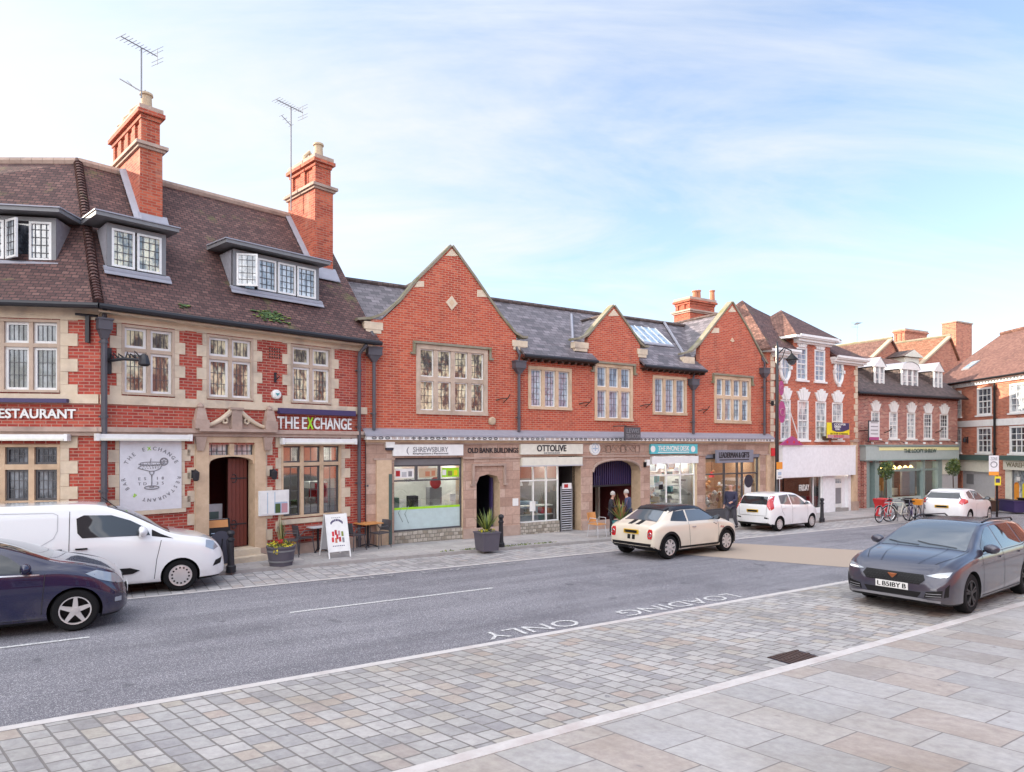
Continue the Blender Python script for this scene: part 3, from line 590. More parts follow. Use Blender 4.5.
# scrolled pediment between two pointed blocks
p=MB()
pm=X(234); pz=zc+.06
for px,ww in ((199,.17),(268,.17)):
    x=X(px); p.box(x-ww,x+ww,-.24,.02,pz,pz+.22,'stone_brown'); p.hexa([(x-.14,-.21,pz+.223),(x+.14,-.21,pz+.223),(x+.14,.02,pz+.223),(x-.14,.02,pz+.223),(x-.09,-.16,pz+.52),(x+.09,-.16,pz+.52),(x+.09,-.02,pz+.52),(x-.09,-.02,pz+.52)],'stone_brown'); p.lathe([(.06,.52),(.09,.55),(.07,.6),(0,.66)],(x,-.09,pz),'stone_brown',10)
p.box(X(196),X(273),-.26,.022,pz-.07,pz+.003,'stone_brown')
for sgn in (-1,1):
    pts=[]
    for k in range(12):
        f=k/11; pts.append((pm+sgn*(.10+.72*f),-.12,pz+.42*(1-f)**1.6+.06))
    p.tube(pts,[.07-.025*k/11 for k in range(12)],'stone_pale',8)
    p.tube([(pm+sgn*(.30+.11*math.cos(a)*(1-a/9)),-.13,pz+.20+.11*math.sin(a)*(1-a/9)) for a in [k*.6 for k in range(13)]],.03,'stone_pale',6)
    p.extr([(pm+sgn*.1,pz+.003),(pm+sgn*.82,pz+.003),(pm+sgn*.5,pz+.14),(pm+sgn*.1,pz+.38)][::sgn],-.08,.02,'stone_brown')
p.box(pm-.13,pm+.13,-.20,.02,pz+.004,pz+.50,'stone_brown'); p.box(pm-.17,pm+.17,-.23,.022,pz+.503,pz+.56,'stone_brown')
part('pediment',p,rest)
for px in (199,266):
    b=MB(); x=X(px); b.hexa([(x-.08,-.10,zc-.5),(x+.08,-.10,zc-.5),(x+.08,.0,zc-.5),(x-.08,.0,zc-.5),(x-.13,-.17,zc-.15),(x+.13,-.17,zc-.15),(x+.13,.0,zc-.15),(x-.13,.0,zc-.15)],'stone_brown'); part('bracket',b,rest)
# blocked window carrying the round logo
b=MB(); b.box(sb[0]+.005,sb[1]-.005,-.05,.02,sz0,sz1,'panel_white'); b.box(sb[0]-.1,sb[1]+.1,-.06,.02,sz0-.1,sz0-.003,'stone_pale')
brd=part('sign_board',b,rest)
cx=(sb[0]+sb[1])/2; cz=(sz0+sz1)/2+.02; rr=(sb[1]-sb[0])*.455
l=MB()
def glyph(mb,ch,x,z,ang,h,mat,y,w=None):
    if ch==' ': return
    vs,fs=text_pts(ch); ax=min(v.x for v in vs); bx=max(v.x for v in vs); az=min(v.y for v in vs); bz=max(v.y for v in vs)
    sc=h/(bz-az); ca,sa=math.cos(ang),math.sin(ang); P=[]
    for v in vs:
        a=(v.x-(ax+bx)/2)*sc; c_=(v.y-(az+bz)/2)*sc; P.append((x+a*ca-c_*sa,y,z+a*sa+c_*ca))
    mb.mesh(P,fs,mat); mb.mesh([(q[0]+.009,q[1]-.0005,q[2]) for q in P],fs,mat)
s1='THE EXCHANGE'
for k,ch in enumerate(s1):
    a=R(152-k*(124/(len(s1)-1))); glyph(l,ch,cx+rr*math.cos(a),cz+rr*math.sin(a),a-math.pi/2,.085,'lime' if ch=='X' else 'mid_grey',-.054)
s2='RESTAURANT & BAR'   # runs on clockwise round the foot
for k,ch in enumerate(s2):
    a=R(-10-k*(160/(len(s2)-1))); glyph(l,ch,cx+rr*math.cos(a),cz+rr*math.sin(a),a-math.pi/2,.08,'lime' if ch=='&' else 'mid_grey',-.054)
for k,(ch,dx,dz) in enumerate((('E',-.27,-.10),('S',-.15,-.10),('1',.12,-.10),('8',.24,-.10),('T',-.27,-.22),('D',-.15,-.22),('3',.12,-.22),('5',.24,-.22))): glyph(l,ch,cx+dx,cz+dz,0,.07,'mid_grey',-.054)
part('lettering',l,brd)
g=MB(); Y=-.058
def line(m,pts,r=.009,mat='mid_grey'): m.tube([(cx+a*.8,Y,cz-.02+b*.8) for a,b in pts],r,mat,5)
line(g,[(-.36,.34)]+[(-.34+.05*math.sin(k),.34-.03*k) for k in range(1,5)]+[(-.2,.16),(-.06,.12),(.06,.12),(.2,.17),(.3,.3),(.34,.36)])
line(g,[(.33*math.cos(R(a)),.35+.045*math.sin(R(a))) for a in range(0,361,24)]); line(g,[(-.06,.12),(-.05,.04),(0,0),(0,-.28),(-.02,-.33)],.011); line(g,[(.06,.12),(.05,.04),(0,0)],.011)
line(g,[(.2*math.cos(R(a)),-.37+.05*math.sin(R(a))) for a in range(0,361,24)],.012); line(g,[(.06*math.cos(R(a)),-.355+.02*math.sin(R(a))) for a in range(0,361,40)])
for rad in (.115,.095): line(g,[(.34+rad*math.cos(R(a)),.40+rad*math.sin(R(a))) for a in range(0,361,24)],.008)
for a in range(0,360,60): line(g,[(.34,.40),(.34+.09*math.cos(R(a)),.40+.09*math.sin(R(a)))],.006)
for k in range(14): a=-.28+.04*k; line(g,[(a,.33+.03*math.sin(k*2.1)),(a+.03,.26+.02*math.cos(k*3))],.006)
line(g,[(-.05,.34),(-.02,.5)],.008)
for k in range(8): line(g,[(-.25+.07*k,.22-.02*math.sin(k)),(-.24+.07*k,.20)],.01)
part('cocktail_drawing',g,brd)
# signs over the doors
s=MB(); s.box(X(277),X(353),-.16,-.01,Z(277,413.5),Z(277,408),'purple_dark'); part('sign_light',s,rest)
s=MB(LM); s.box(-6,Lf.X(70),-.16,-.01,Lf.Z(60,403),Lf.Z(60,399),'purple_dark'); part('sign_light',s,rest)
z0,z1=Z(300,429),Z(300,417.5); xa,xb=X(276.5),X(350.5)
wd=(xb-xa); lettering('THE E',xa,xa+wd*.375,z0,z1,-.03,'sign_white',rest,bold=.014); lettering('X',xa+wd*.385,xa+wd*.46,z0,z1,-.03,'lime',rest,bold=.014); lettering('CHANGE',xa+wd*.47,xb,z0,z1,-.03,'sign_white',rest,bold=.014)
lettering('RESTAURANT',Lf.X(-9),Lf.X(76),Lf.Z(40,418.5),Lf.Z(40,409.5),-.03,'sign_white',rest,M=LM,bold=.014)
def cassette(x0,x1,z0,z1,M=None):
    s=MB(M); s.box(x0,x1,-.24,-.08,z0,z1,'white_paint'); s.box(x0-.02,x0+.05,-.26,-.078,z0-.01,z1+.01,'white_paint'); s.box(x1-.05,x1+.02,-.26,-.078,z0-.01,z1+.01,'white_paint'); s.box(x0+.06,x1-.06,-.265,-.241,z0-.005,z0+.04,'cream_paint'); part('awning_cassette',s,rest)
cassette(X(279),X(352),Z(300,444),Z(300,438.5)); cassette(X(94),X(188),Z(140,440.5),Z(140,434.5)); cassette(-6,Lf.X(72),Lf.Z(40,440.5),Lf.Z(40,434.5),LM)
# menu case beside the door
b=MB(); x0,x1,z0,z1=X(257),X(287),Z(257,516),Z(257,491)
b.box(x0,x1,-.12,-.06,z0,z1,'white_paint'); b.box(x0+.05,x1-.05,-.125,-.119,z0+.05,z1-.05,'blue_pale')
for k,(a,c_,e,f,mt) in enumerate(((.04,.26,.06,.94,'sign_white'),(.29,.50,.06,.94,'sign_white'),(.53,.94,.52,.94,'sign_white'),(.53,.70,.08,.46,'leaf'),(.74,.94,.08,.46,'pink_reflect'))):
    b.box(x0+(x1-x0)*a,x0+(x1-x0)*c_,-.131,-.124,z0+(z1-z0)*e,z0+(z1-z0)*f,mt)
b.box(x0+.3,x1-.3,-.07,-.0,z0+.1,z1-.1,'white_paint'); part('menu_case',b,rest)
# lanterns, alarm, brackets
for px,py in ((193,474),(271,473)):
    b=MB(); x=X(px); z=Z(px,py); b.box(x-.05,x+.05,-.04,.0,z-.1,z+.1,'dark_iron'); b.tube([(x,-.03,z+.05),(x,-.15,z+.12),(x,-.2,z+.08)],.014,'dark_iron',6); b.lathe([(.02,.10),(.09,.04),(.075,-.14),(.04,-.17)],(x,-.2,z),'dark_iron',6,smooth=False); part('wall_lantern',b,rest)
b=MB(); x,z=X(275.5),Z(275.5,394.5); b.lathe([(.13,.0),(.13,-.08),(.10,-.11),(0,-.12)],(x,0,z),'sign_white',20,axis='Y'); b.extr([(x-.06,z+.03),(x,z-.05),(x+.06,z+.03)],-.128,-.12,'teal'); part('alarm_bell',b,rest)
b=MB(); x,z=X(275),Z(275,377); b.box(x-.03,x+.03,-.03,0,z-.15,z+.12,'dark_iron'); b.tube([(x,-.02,z-.1),(x+.03,-.2,z),(x,-.05,z+.12)],.016,'dark_iron',6); part('flag_bracket',b,rest)
b=MB(); vx,vz=X(275),Z(275,353)   # air brick
for i in range(5):
    for j in range(4): b.box(vx-.17+i*.07,vx-.13+i*.07,-.006,.0,vz-.15+j*.08,vz-.10+j*.08,'timber_dark')
part('air_brick',b,rest)
# black ornamental bracket lamp by the corner pipe
b=MB(); x,z=X(108),Z(108,361)
b.box(x-.06,x+.06,-.06,0,z-.3,z+.3,'dark_iron')
b.tube([(x,-.05,z),(x+.2,-.4,z+.03),(x+.5,-.75,z)],.04,'dark_iron',6)
for k in range(6): b.tube([(x+.08*k,-.05-.12*k,z+.02),(x+.08*k+.05*math.cos(k*2),-.05-.12*k,z+.17+.05*math.sin(k*3)),(x+.08*k+.1,-.08-.12*k,z+.05)],.022,'dark_iron',5)
b.lathe([(.03,.14),(.08,.1),(.11,.0),(.13,-.10),(.08,-.14)],(x+.52,-.8,z),'dark_iron',8,smooth=False)
part('bracket_lamp',b,rest)
b=MB(LM); x=Lf.X(89); z=Lf.Z(89,316); b.tube([(x-.2,-.2,z),(x+.2,-.02,z)],.03,'dark_iron',6); b.box(x-.03,x+.05,-.12,-.04,z-.62,z,'dark_iron'); part('camera_bracket',b,rest)
# roofs: main slopes, hip, back slopes
EC=Vector((-9.42,14.86,0))-.35*Vector((-.4866,.9355,0)); RC=Vector((-11.65,17.45,10.33))
inv=Rf.M.inverted(); ec=inv@Vector((EC.x,EC.y,ZE)); rc=inv@RC
lf=LM@Vector((-13,-.35,ZE)); rl=inv@Vector((-25,17.35,10.33))
r=MB(); yr=3.2
def sprocket_roof(r,a,b,c,d,th=.12): # a,b eave; c,d ridge (b side, a side)
    # kick at the eaves: lower metre is flatter
    f=.16; lift=Vector((0,0,-.10))
    p1=a.lerp(d,f)+lift; p2=b.lerp(c,f)+lift
    r.slab([a,b,p2,p1],th,'roof_tile'); r.slab([p1,p2,c,d],th,'roof_tile')
er=Vector((RX+.28,-.35,ZE)); rr_=Vector((RX+.18,yr,10.33))
sprocket_roof(r,ec,er,rr_,rc); sprocket_roof(r,lf,ec,rc,rl)
bk=Vector((RX+.28,6.75,ZE)); bc=inv@Vector((-14.5,20.5,ZE)); bl=inv@Vector((-26,21.5,ZE))
r.slab([bk,bc,rc,rr_],.12,'roof_tile'); r.slab([bc,bl,rl,rc],.12,'roof_tile')
part('roof',r,rest)
h=MB(); a=rc+Vector((0,0,.03)); b2=ec+Vector((0,0,.04)); mid=a.lerp(b2,.84)+Vector((0,0,-.10))
pts=[a.lerp(mid,k/40) for k in range(41)]+[mid.lerp(b2,k/8) for k in range(1,9)]
for k in range(len(pts)-1): h.tube([pts[k],pts[k+1]],[.075,.115],'roof_tile',8)
part('hip_tiles',h,rest)
h=MB(); n=46
for A,B in ((rc,rr_),(rl,rc)):
    for k in range(n): h.tube([A.lerp(B,k/n)+Vector((0,0,.02)),A.lerp(B,(k+.97)/n)+Vector((0,0,.02))],.12,'stone_brown',8)
part('ridge_tiles',h,rest)
g=MB(); g.tube([ec+Vector((0,-.05,-.06)),er+Vector((0,-.05,-.06))],.07,'dark_iron',8); g.tube([lf+Vector((0,-.05,-.06)),ec+Vector((0,-.05,-.06))],.07,'dark_iron',8)
part('gutter',g,rest)
s=MB(); s.slab([ec+Vector((.02,.05,-.13)),er+Vector((0,.05,-.13)),Vector((RX+.2,0,ZE-.13)),Vector((0,0,ZE-.13))],.04,'stone_pale'); part('soffit',s,rest)
mm=MB(); random.seed(3)
for px,py,n,sp in ((271,314,150,.22),(184,304,14,.08),(304,270,40,.12)):
    yq=.25
    for it in range(6):
        xx=Rf.X(px,yq); zz=Rf.Z(px,py,yq); yq+=(zz-zr(yq))/1.5
    for k in range(n):
        x=xx+random.gauss(0,sp); y=yq+random.gauss(0,sp*.35); y=max(y,-.3); f=(y+.35)/3.55; z=zr(y)-(.10*(f/.16) if f<.16 else .10*(1-f)/.84)+.012
        q=random.uniform(.03,.075); mm.lathe([(q,-.01),(q*.7,q*.18),(0,q*.22)],(x,y,z),'leaf' if random.random()<.85 else 'leaf_yellow',6)
part('moss',mm,rest)['kind']='stuff'
def dormer(M,x0,x1,yf,z0,z1,n,zfun,glass='glass_cream',opened=None,over=.30):
    d=MB(M); y2=None
    y=yf
    while zfun(y)<z1: y+=.02
    yb=y; 
    y=yf
    d.box(x0,x1,yf-.02,yf+.06,z0-.10,z0,'dark_iron')
    d.box(x0,x0+.10,yf,yf+.12,z0,z1,'frame_mid'); d.box(x1-.10,x1,yf,yf+.12,z0,z1,'frame_mid'); d.box(x0+.1,x1-.1,yf,yf+.12,z1-.10,z1,'frame_mid')
    zl=zfun(yf)-.15
    for x,e in ((x0,.03),(x1,-.03)):
        pl=[(yf+.02,min(zl,z0-.02)),(yf+.02,z1),(yb,z1)]
        vs=[(x,a,b) for a,b in pl]+[(x+e,a,b) for a,b in pl]
        d.mesh(vs,[(0,1,2),(5,4,3),(0,3,4,1),(1,4,5,2),(2,5,3,0)],'lead_cladding')
    d.slab([(x0-over,yf-over,z1+.14),(x1+over*.7,yf-over,z1+.14),(x1+over*.7,yb+.15,z1+.20),(x0-over,yb+.15,z1+.20)],.09,'frame_mid')
    d.slab([(x0-over-.03,yf-over-.03,z1+.17),(x1+over*.7+.03,yf-over-.03,z1+.17),(x1+over*.7+.03,yb+.1,z1+.24),(x0-over-.03,yb+.1,z1+.24)],.028,'lead')
    d.slab([(x0-.08,yf-.08,z0-.05),(x1+.08,yf-.08,z0-.05),(x1+.08,yf+.02,z0+.01),(x0-.08,yf+.02,z0+.01)],.06,'lead')
    d.slab([(x0-.08,yf-.13,z0-.19),(x1+.10,yf-.13,z0-.19),(x1+.10,yf-.05,z0-.08),(x0-.08,yf-.05,z0-.08)],.02,'lead')
    D=part('dormer',d,rest)
    f=MB(M); g=MB(M); w=(x1-x0-.2)/n
    for i in range(n):
        a=x0+.1+i*w; b=a+w-(.05 if i<n-1 else 0); za,zb_=z0+.02,z1-.1
        if opened==i:
            # casement swung outwards on its left edge
            Mo=(M or Matrix())@Matrix.Translation((a,yf,0))@Matrix.Rotation(R(-35),4,'Z'); f2=MB(Mo); bw=b-a
            for q in ((0,bw,zb_-.05,zb_),(0,bw,za,za+.05),(0,.05,za+.05,zb_-.05),(bw-.05,bw,za+.05,zb_-.05)): f2.box(q[0],q[1],-.02,.03,q[2],q[3],'white_paint')
            f2.face([(0,.0,za),(bw,.0,za),(bw,.0,zb_),(0,.0,zb_)],glass)
            for k in range(1,4): f2.box(bw*k/4-.006,bw*k/4+.006,-.012,-.004,za,zb_,'lead_line')
            for k in range(1,5): f2.box(0,bw,-.013,-.005,za+(zb_-za)*k/5-.006,za+(zb_-za)*k/5+.006,'lead_line')
            part('open_casement',f2,D)
            g.face([(a,yf+.11,za),(b,yf+.11,za),(b,yf+.11,zb_),(a,yf+.11,zb_)],'glass_dark'); continue
        for q in ((a,b,zb_-.05,zb_),(a,b,za,za+.05),(a,a+.05,za+.05,zb_-.05),(b-.05,b,za+.05,zb_-.05)): f.box(q[0],q[1],yf+.0,yf+.06,q[2],q[3],'white_paint')
        g.face([(a,yf+.04,za),(b,yf+.04,za),(b,yf+.04,zb_),(a,yf+.04,zb_)],glass)
        for k in range(1,4): g.box(a+(b-a)*k/4-.007,a+(b-a)*k/4+.007,yf+.02,yf+.035,za,zb_,'lead_line')
        for k in range(1,5): g.box(a,b,yf+.021,yf+.036,za+(zb_-za)*k/5-.007,za+(zb_-za)*k/5+.007,'lead_line')
    part('casement_frame',f,D); part('pane',g,D)
yd=.50
dormer(None,X(107,yd),X(166,yd),yd,Z(137,271,yd),Z(110,223,yd),2,zr)
dormer(None,X(233,yd),X(319,yd),yd,Z(250,288.5,yd),Z(235,249,yd),4,zr,opened=0,glass='glass_pale')
dormer(LM,Lf.X(-45,yd+.1),Lf.X(56,yd+.1),yd+.1,Lf.Z(40,260,yd),Lf.Z(40,216,yd),4,lambda y:ZE+(y+.35)*1.32,glass='glass_pale',opened=2)
def chimney(par,M,x0,x1,y0,y1,zb_,zm,zt_,pots,mat='brick_chimney',pot='pot_buff'):
    c=MB(M); c.box(x0,x1,y0,y1,zb_,zm,mat)
    c.box(x0-.06,x1+.06,y0-.06,y1+.06,zm,zm+.07,'stone_brown'); c.box(x0-.12,x1+.12,y0-.12,y1+.12,zm+.073,zm+.16,'stone_brown')
    e=.10; c.box(x0+e,x1-e,y0+e,y1-e,zm+.163,zt_-.35,mat)
    n=max(2,int((y1-y0)/.6))
    for k in range(n+1):
        y=y0+e+(y1-y0-2*e)*k/n; ya,yb=(max(y-.13,y0+.06),min(y+.13,y1-.06)); c.box(x0+.045,x1-.045,ya,yb,zm+.165,zt_-.352,mat)
    c.box(x0+.02,x1-.02,y0+.02,y1-.02,zt_-.35,zt_-.24,mat); c.box(x0-.06,x1+.06,y0-.06,y1+.06,zt_-.237,zt_-.13,mat); c.box(x0-.02,x1+.02,y0-.02,y1+.02,zt_-.127,zt_,'stone_brown')
    o=part('chimney',c,par)
    for k,(fy,h,kind) in enumerate(pots):
        y=y0+(y1-y0)*fy; x=(x0+x1)/2; p=MB(M)
        if kind: p.tube([(x-.16+.0,y,zt_),(x-.16,y,zt_+h*.5),(x,y,zt_+h),(x+.16,y,zt_+h*.5),(x+.16,y,zt_)],.075,pot,8); p.box(x-.22,x+.22,y-.1,y+.1,zt_,zt_+.08,pot)
        else: p.lathe([(.15,0),(.13,h*.85),(.17,h*.88),(.16,h),(.11,h),(.10,h*.5)],(x,y,zt_),pot,12)
        part('chimney_pot',p,o)
    return o
y0=1.965; xa=X(140,y0); xb=X(162.5,y0); ca=chimney(rest,None,xa,xb,y0,y0+2.7,8.2,Z(140,147,y0),Z(140,103,y0),((.15,.5,0),(.42,.42,1),(.65,.42,1),(.9,.3,0)))
f=MB(); f.slab([(xa-.05,y0-.28,zr(y0-.28)+.06),(xb+.12,y0-.28,zr(y0-.28)+.06),(xb+.12,y0+.02,zr(y0)+.15),(xa-.05,y0+.02,zr(y0)+.15)],.03,'lead'); f.slab([(xa-.16,y0-.2,zr(y0-.2)+.04),(xa+.01,y0-.2,zr(y0-.2)+.12),(xa+.01,3.2,10.33+.12),(xa-.16,3.2,10.33+.05)],.03,'lead'); part('flashing',f,ca)
y0=1.53; xa=X(315,y0); xb=X(333,y0); cb=chimney(rest,None,xa,xb,y0,y0+1.75,7.7,Z(315,188,y0),Z(315,153,y0),((.2,.5,0),(.55,.42,1)))
f=MB(); f.slab([(xa-.05,y0-.28,zr(y0-.28)+.06),(xb+.10,y0-.28,zr(y0-.28)+.06),(xb+.10,y0+.02,zr(y0)+.15),(xa-.05,y0+.02,zr(y0)+.15)],.03,'lead'); f.slab([(xa-.16,y0-.2,zr(y0-.2)+.04),(xa+.01,y0-.2,zr(y0-.2)+.12),(xa+.01,3.2,10.33+.12),(xa-.16,3.2,10.33+.05)],.03,'lead'); part('flashing',f,cb)
downpipe(rest,X(102.5),-.5,ZE-.75,hop=True,y=-.14,r=.065,hw=.12); downpipe(rest,X(357),-.6,ZE-.55,hop=False,y=-.12)
e=MB(); x=X(357); e.tube([(x,-.12,ZE-.56),(x,-.14,ZE-.4),(x+.1,-.38,ZE-.15)],.055,'pipe_grey',8); part('downpipe',e,rest)
# TV aerials
def aerial(base,h,ang,label,extra=True,lean=0,el=10):
    a=MB(); a.tube([(0,0,-.6 if h>1.5 else 0),(lean,0,h)],.022,'mid_grey',6)
    d=Vector((math.cos(ang),math.sin(ang),0)); s=Vector((-d.y,d.x,0)); top=Vector((lean,0,h))
    A=top-d*.55+Vector((0,0,.0)); B=top+d*.45
    a.tube([A,B],.016,'mid_grey',5)
    for k in range(9): 
        q=A.lerp(B,k/8*.8); L=.22-.008*k; a.tube([q-s*L,q+s*L],.008,'mid_grey',4)
    for z in (-.2,-.1,.1,.2):
        q=B+Vector((0,0,z)); a.tube([q-s*.25,q+s*.25],.007,'mid_grey',4)
    a.tube([B-Vector((0,0,.22)),B+Vector((0,0,.22))],.008,'mid_grey',4)
    if extra:
        z=Vector((lean*.6,0,h*.78)); a.tube([z,z-d*.35+Vector((0,0,.18))],.012,'mid_grey',5); 
        for k in range(4): q=z-d*.35*k/3+Vector((0,0,.06*k)); a.tube([q-s*.12,q+s*.12],.007,'mid_grey',4)
    return solo('tv_aerial',a,label,'aerial',base)
w_=Rf.M@Vector((X(142,2.1),2.15,0)); aerial((w_.x,w_.y,Z(141,97,2.1)),1.35,R(62),'tall television aerial standing on the chimney nearest the left edge',False)
w_=Rf.M@Vector((X(140,4)-.1,3.2,0)); a=MB(); a.tube([(0,0,-.1),(-.75,.05,.35)],.018,'mid_grey',5); a.tube([(0,0,-.4),(0,0,0)],.02,'mid_grey',5); a.tube([(-.4,-.2,.16),(-.4,.25,.16)],.008,'mid_grey',4)
solo('tv_aerial',a,'short slanting aerial rod behind the left chimney pots','aerial',(w_.x,w_.y,Z(128,101,4.2)))
w_=Rf.M@Vector((X(291,2.6),2.6,0)); aerial((w_.x,w_.y,Z(291,192,2.6)),2.75,R(55),'tall television aerial on a thin mast beside the second chimney')

# ================================================================ OLD BANK BUILDING
d0=19.3/(.8475-.5309*(366-512)/650); Bf=Fr((366-512)/650*d0,d0,PHI)
bank=thing('bank_building','red brick row of three pointed gables over stone shopfronts reading OLD BANK BUILDINGS','building',(Bf.o.x,Bf.o.y,0),Bf.rz)
X=Bf.X; Z=Bf.Z; P=lambda px,py,y=0:(X(px,y),Z(px,py,y))
XE=X(766)
ZF=3.07; ZB=2.93
ez=Z(530,353,-.3)-.02
g1=[P(382,320),P(400,303),P(418,279),P(451.5,246.5),P(475,277),P(500,315.5),P(516,336)]
g2=[P(588,338),P(597,326),P(613.5,306),P(628,326),P(640,345.5)]
g3=[P(700,346),P(712,327),P(732,302.5),P(748,330),P(762,358)]
outer=[(0,2.6),(XE,2.6),(XE,g3[-1][1]-.05)]+g3[::-1]+[(g3[0][0]-.02,ez+.15),(X(700),ez),(X(646),ez)]+[(X(640),ez+.02)]+g2[::-1]+[(g2[0][0],ez+.02),(X(519),ez)]+[(X(517),ez+.05)]+g1[::-1]+[(X(371),g1[0][1]-.01),(X(371),g1[0][1]-.35),(0,g1[0][1]-.36)]
# tidy duplicates
o2=[]
for p in outer:
    if not o2 or (abs(p[0]-o2[-1][0])+abs(p[1]-o2[-1][1])>.01): o2.append(p)
wins=[('g1',416,487.5,343.5,414,4,[378]),('a',528,571.5,365.5,409,3,[]),('g2',594.5,632.5,363,420.5,3,[388]),('b',652.5,686.5,375,414.5,3,[]),('g3',714,750.5,375,423,4,[396.5])]
holes=[];W=[]
for n_,a,b,t_,bt,c_,tr in wins:
    x0,x1=X(a),X(b); z1_,z0_=Z(a,t_),Z(a,bt); W.append((x0,x1,z0_,z1_,c_,[Z(a,q) for q in tr])); holes.append(rect(x0+.04,x1-.04,z0_+.04,z1_-.04))
mb=MB(); mb.wall(o2,holes,0,.22,'brick_red')
mb.face([(0,0,-1.5),(0,0,g1[0][1]-.36),(0,3,g1[0][1]-.36),(0,3,-1.5)],'brick_red')
mb.face([(XE,3,-1.5),(XE,3,8),(XE,0,6),(XE,0,-1.5)],'brick_red')
part('wall',mb,bank)
for i,(x0,x1,z0_,z1_,c_,tr) in enumerate(W):
    window(bank,x0,x1,z0_,z1_,c_,tr,lead=(3,6) if not tr else (3,4),fr=.15 if c_==4 else .12,stone='stone_frame' if i==0 else 'sandstone',glass=['glass_cream','glass_sky','glass_sky','glass_sky','glass_sky'][i],mull=.14,cw=.035)
    if i in (0,2,4):   # drip mould
        h=MB(); h.box(x0-.12,x1+.12,-.10,.0,z1_+.003,z1_+.08,'stone_mossy'); h.box(x0-.12,x0-.04,-.08,.0,z1_-.35,z1_,'stone_mossy'); h.box(x1+.04,x1+.12,-.08,.0,z1_-.35,z1_,'stone_mossy'); h.box(x0-.2,x0-.12,-.08,0,z1_-.35,z1_-.28,'stone_mossy'); h.box(x1+.12,x1+.2,-.08,0,z1_-.35,z1_-.28,'stone_mossy'); part('hood_mould',h,bank)
# copings and kneelers
def coping(pts,name='coping',mat='stone_mossy'):
    c=MB(); n=len(pts); th=.075
    for i in range(n-1):
        (a,b),(e,f)=pts[i],pts[i+1]; L=math.hypot(e-a,f-b); nx,nz=-(f-b)/L*th,(e-a)/L*th
        if nz<0: nx,nz=-nx,-nz
        c.mesh([(a,-.05,b),(e,-.05,f),(e,.25,f),(a,.25,b),(a+nx,-.05,b+nz),(e+nx,-.05,f+nz),(e+nx,.25,f+nz),(a+nx,.25,b+nz)],[(3,2,1,0),(4,5,6,7),(0,1,5,4),(1,2,6,5),(2,3,7,6),(3,0,4,7)],mat)
    return part(name,c,bank)
L1=[P(451.5,246.5),P(434,264.5),P(418,280),P(400,302),P(385,314.5),P(371,319.5),P(357.5,320)]; R1=[P(451.5,246.5),P(475,279),P(500,316),P(514,333),P(522,338),P(527.5,338.5)]
L2=[P(613.5,306),P(597,325),P(588,336),P(580,339.5),P(572.5,340)]; R2=[P(613.5,306),P(628,326.5),P(640,344),P(644,347),P(648.5,347.5)]
L3=[P(732,302.5),P(716,323),P(700,344),P(692,352),P(682.5,354.5)]; R3=[P(732,302.5),P(748,330),P(764,360),P(767,364)]
for l in (L1,R1,L2,R2,L3,R3): coping(l)
k=MB()
for a,b,t_,bt in ((364,382.5,321,328.5),(512,527,340,346),(574,588,341.5,347.5),(637,647,348.5,354),(683.5,694,356.5,363)):
    k.box(X(a),X(b),-.045,.21,Z(a,bt),Z(a,t_),'stone_pale'); k.box(X(a)+.05,X(b)-.05,-.03,.21,Z(a,bt)-.12,Z(a,bt)-.003,'stone_pale')
for pts in ([P(418,281),P(424,281),P(424,287),P(414,287)],[P(477,290),P(482,290),P(488,297),P(477,297)],[P(451.5,249),P(458,256),P(445,256)],[P(613.5,309),P(619,316),P(608,316)],[P(714,328),P(719,328),P(719,333),P(711,333)],[P(732,306),P(736,312),P(728,312)]): k.extr(pts[::-1],-.015,.01,'stone_pale')
pieces('kneeler_stone',k,bank)
k=MB(); cx_,cz_=P(451.5,303); k.extr([(cx_-.21,cz_),(cx_,cz_-.24),(cx_+.21,cz_),(cx_,cz_+.24)],-.03,.01,'stone_pale'); k.extr([(cx_-.10,cz_),(cx_,cz_-.12),(cx_+.10,cz_),(cx_,cz_+.12)],-.035,-.029,'sandstone'); 
cx_,cz_=P(732,341); k.extr([(cx_-.14,cz_),(cx_,cz_-.06),(cx_+.14,cz_),(cx_,cz_+.15)],-.03,.01,'sandstone'); part('date_stone',k,bank)
# long roof with cross gables
r=MB(); sl=.84; yR=2.6; zR=ez+(yR+.3)*sl; xs0,xs1=X(371)+.1,XE
def zmr(y): return ez+(y+.3)*sl
for a,b in ((X(521),X(592)),(X(640),X(700.5))): r.slab([(a-.05,-.32,ez),(b,-.32,ez),(b,.35,ez+.65*sl),(a-.05,.35,ez+.65*sl)],.09,'roof_slate')
r.slab([(.05,.33,zmr(.33)+.01),(XE,.33,zmr(.33)+.01),(XE,yR,zR),(.05,yR,zR)],.09,'roof_slate'); r.slab([(XE,yR*2+.3,ez),(0,yR*2+.3,ez),(0,yR,zR),(XE,yR,zR)],.09,'roof_slate')
def cross(Lp,Rp,pk,yb,dz=0,mat='roof_slate'):
    for side in ([(a,b-dz) for a,b in Lp],[(a,b-dz) for a,b in Rp]):
        for i in range(len(side)-1):
            a,b=side[i],side[i+1]
            q=[(a[0],.235,a[1]),(b[0],.235,b[1]),(b[0],yb,b[1]),(a[0],yb,a[1])]
            if side[-1][0]>side[0][0]: q=[q[0],q[3],q[2],q[1]]
            r.slab(q[::-1],.07,mat)
cross(L1[:-1],R1[:-2],g1[3],6.5,.55); cross(L2[:-1],R2[:-1],g2[2],3.4,.30); cross(L3[:-1],R3,g3[2],6.0,.42)
part('roof',r,bank)
rd=MB(); rd.tube([(.05,yR,zR+.03),(XE,yR,zR+.03)],.09,'roof_dark',8)
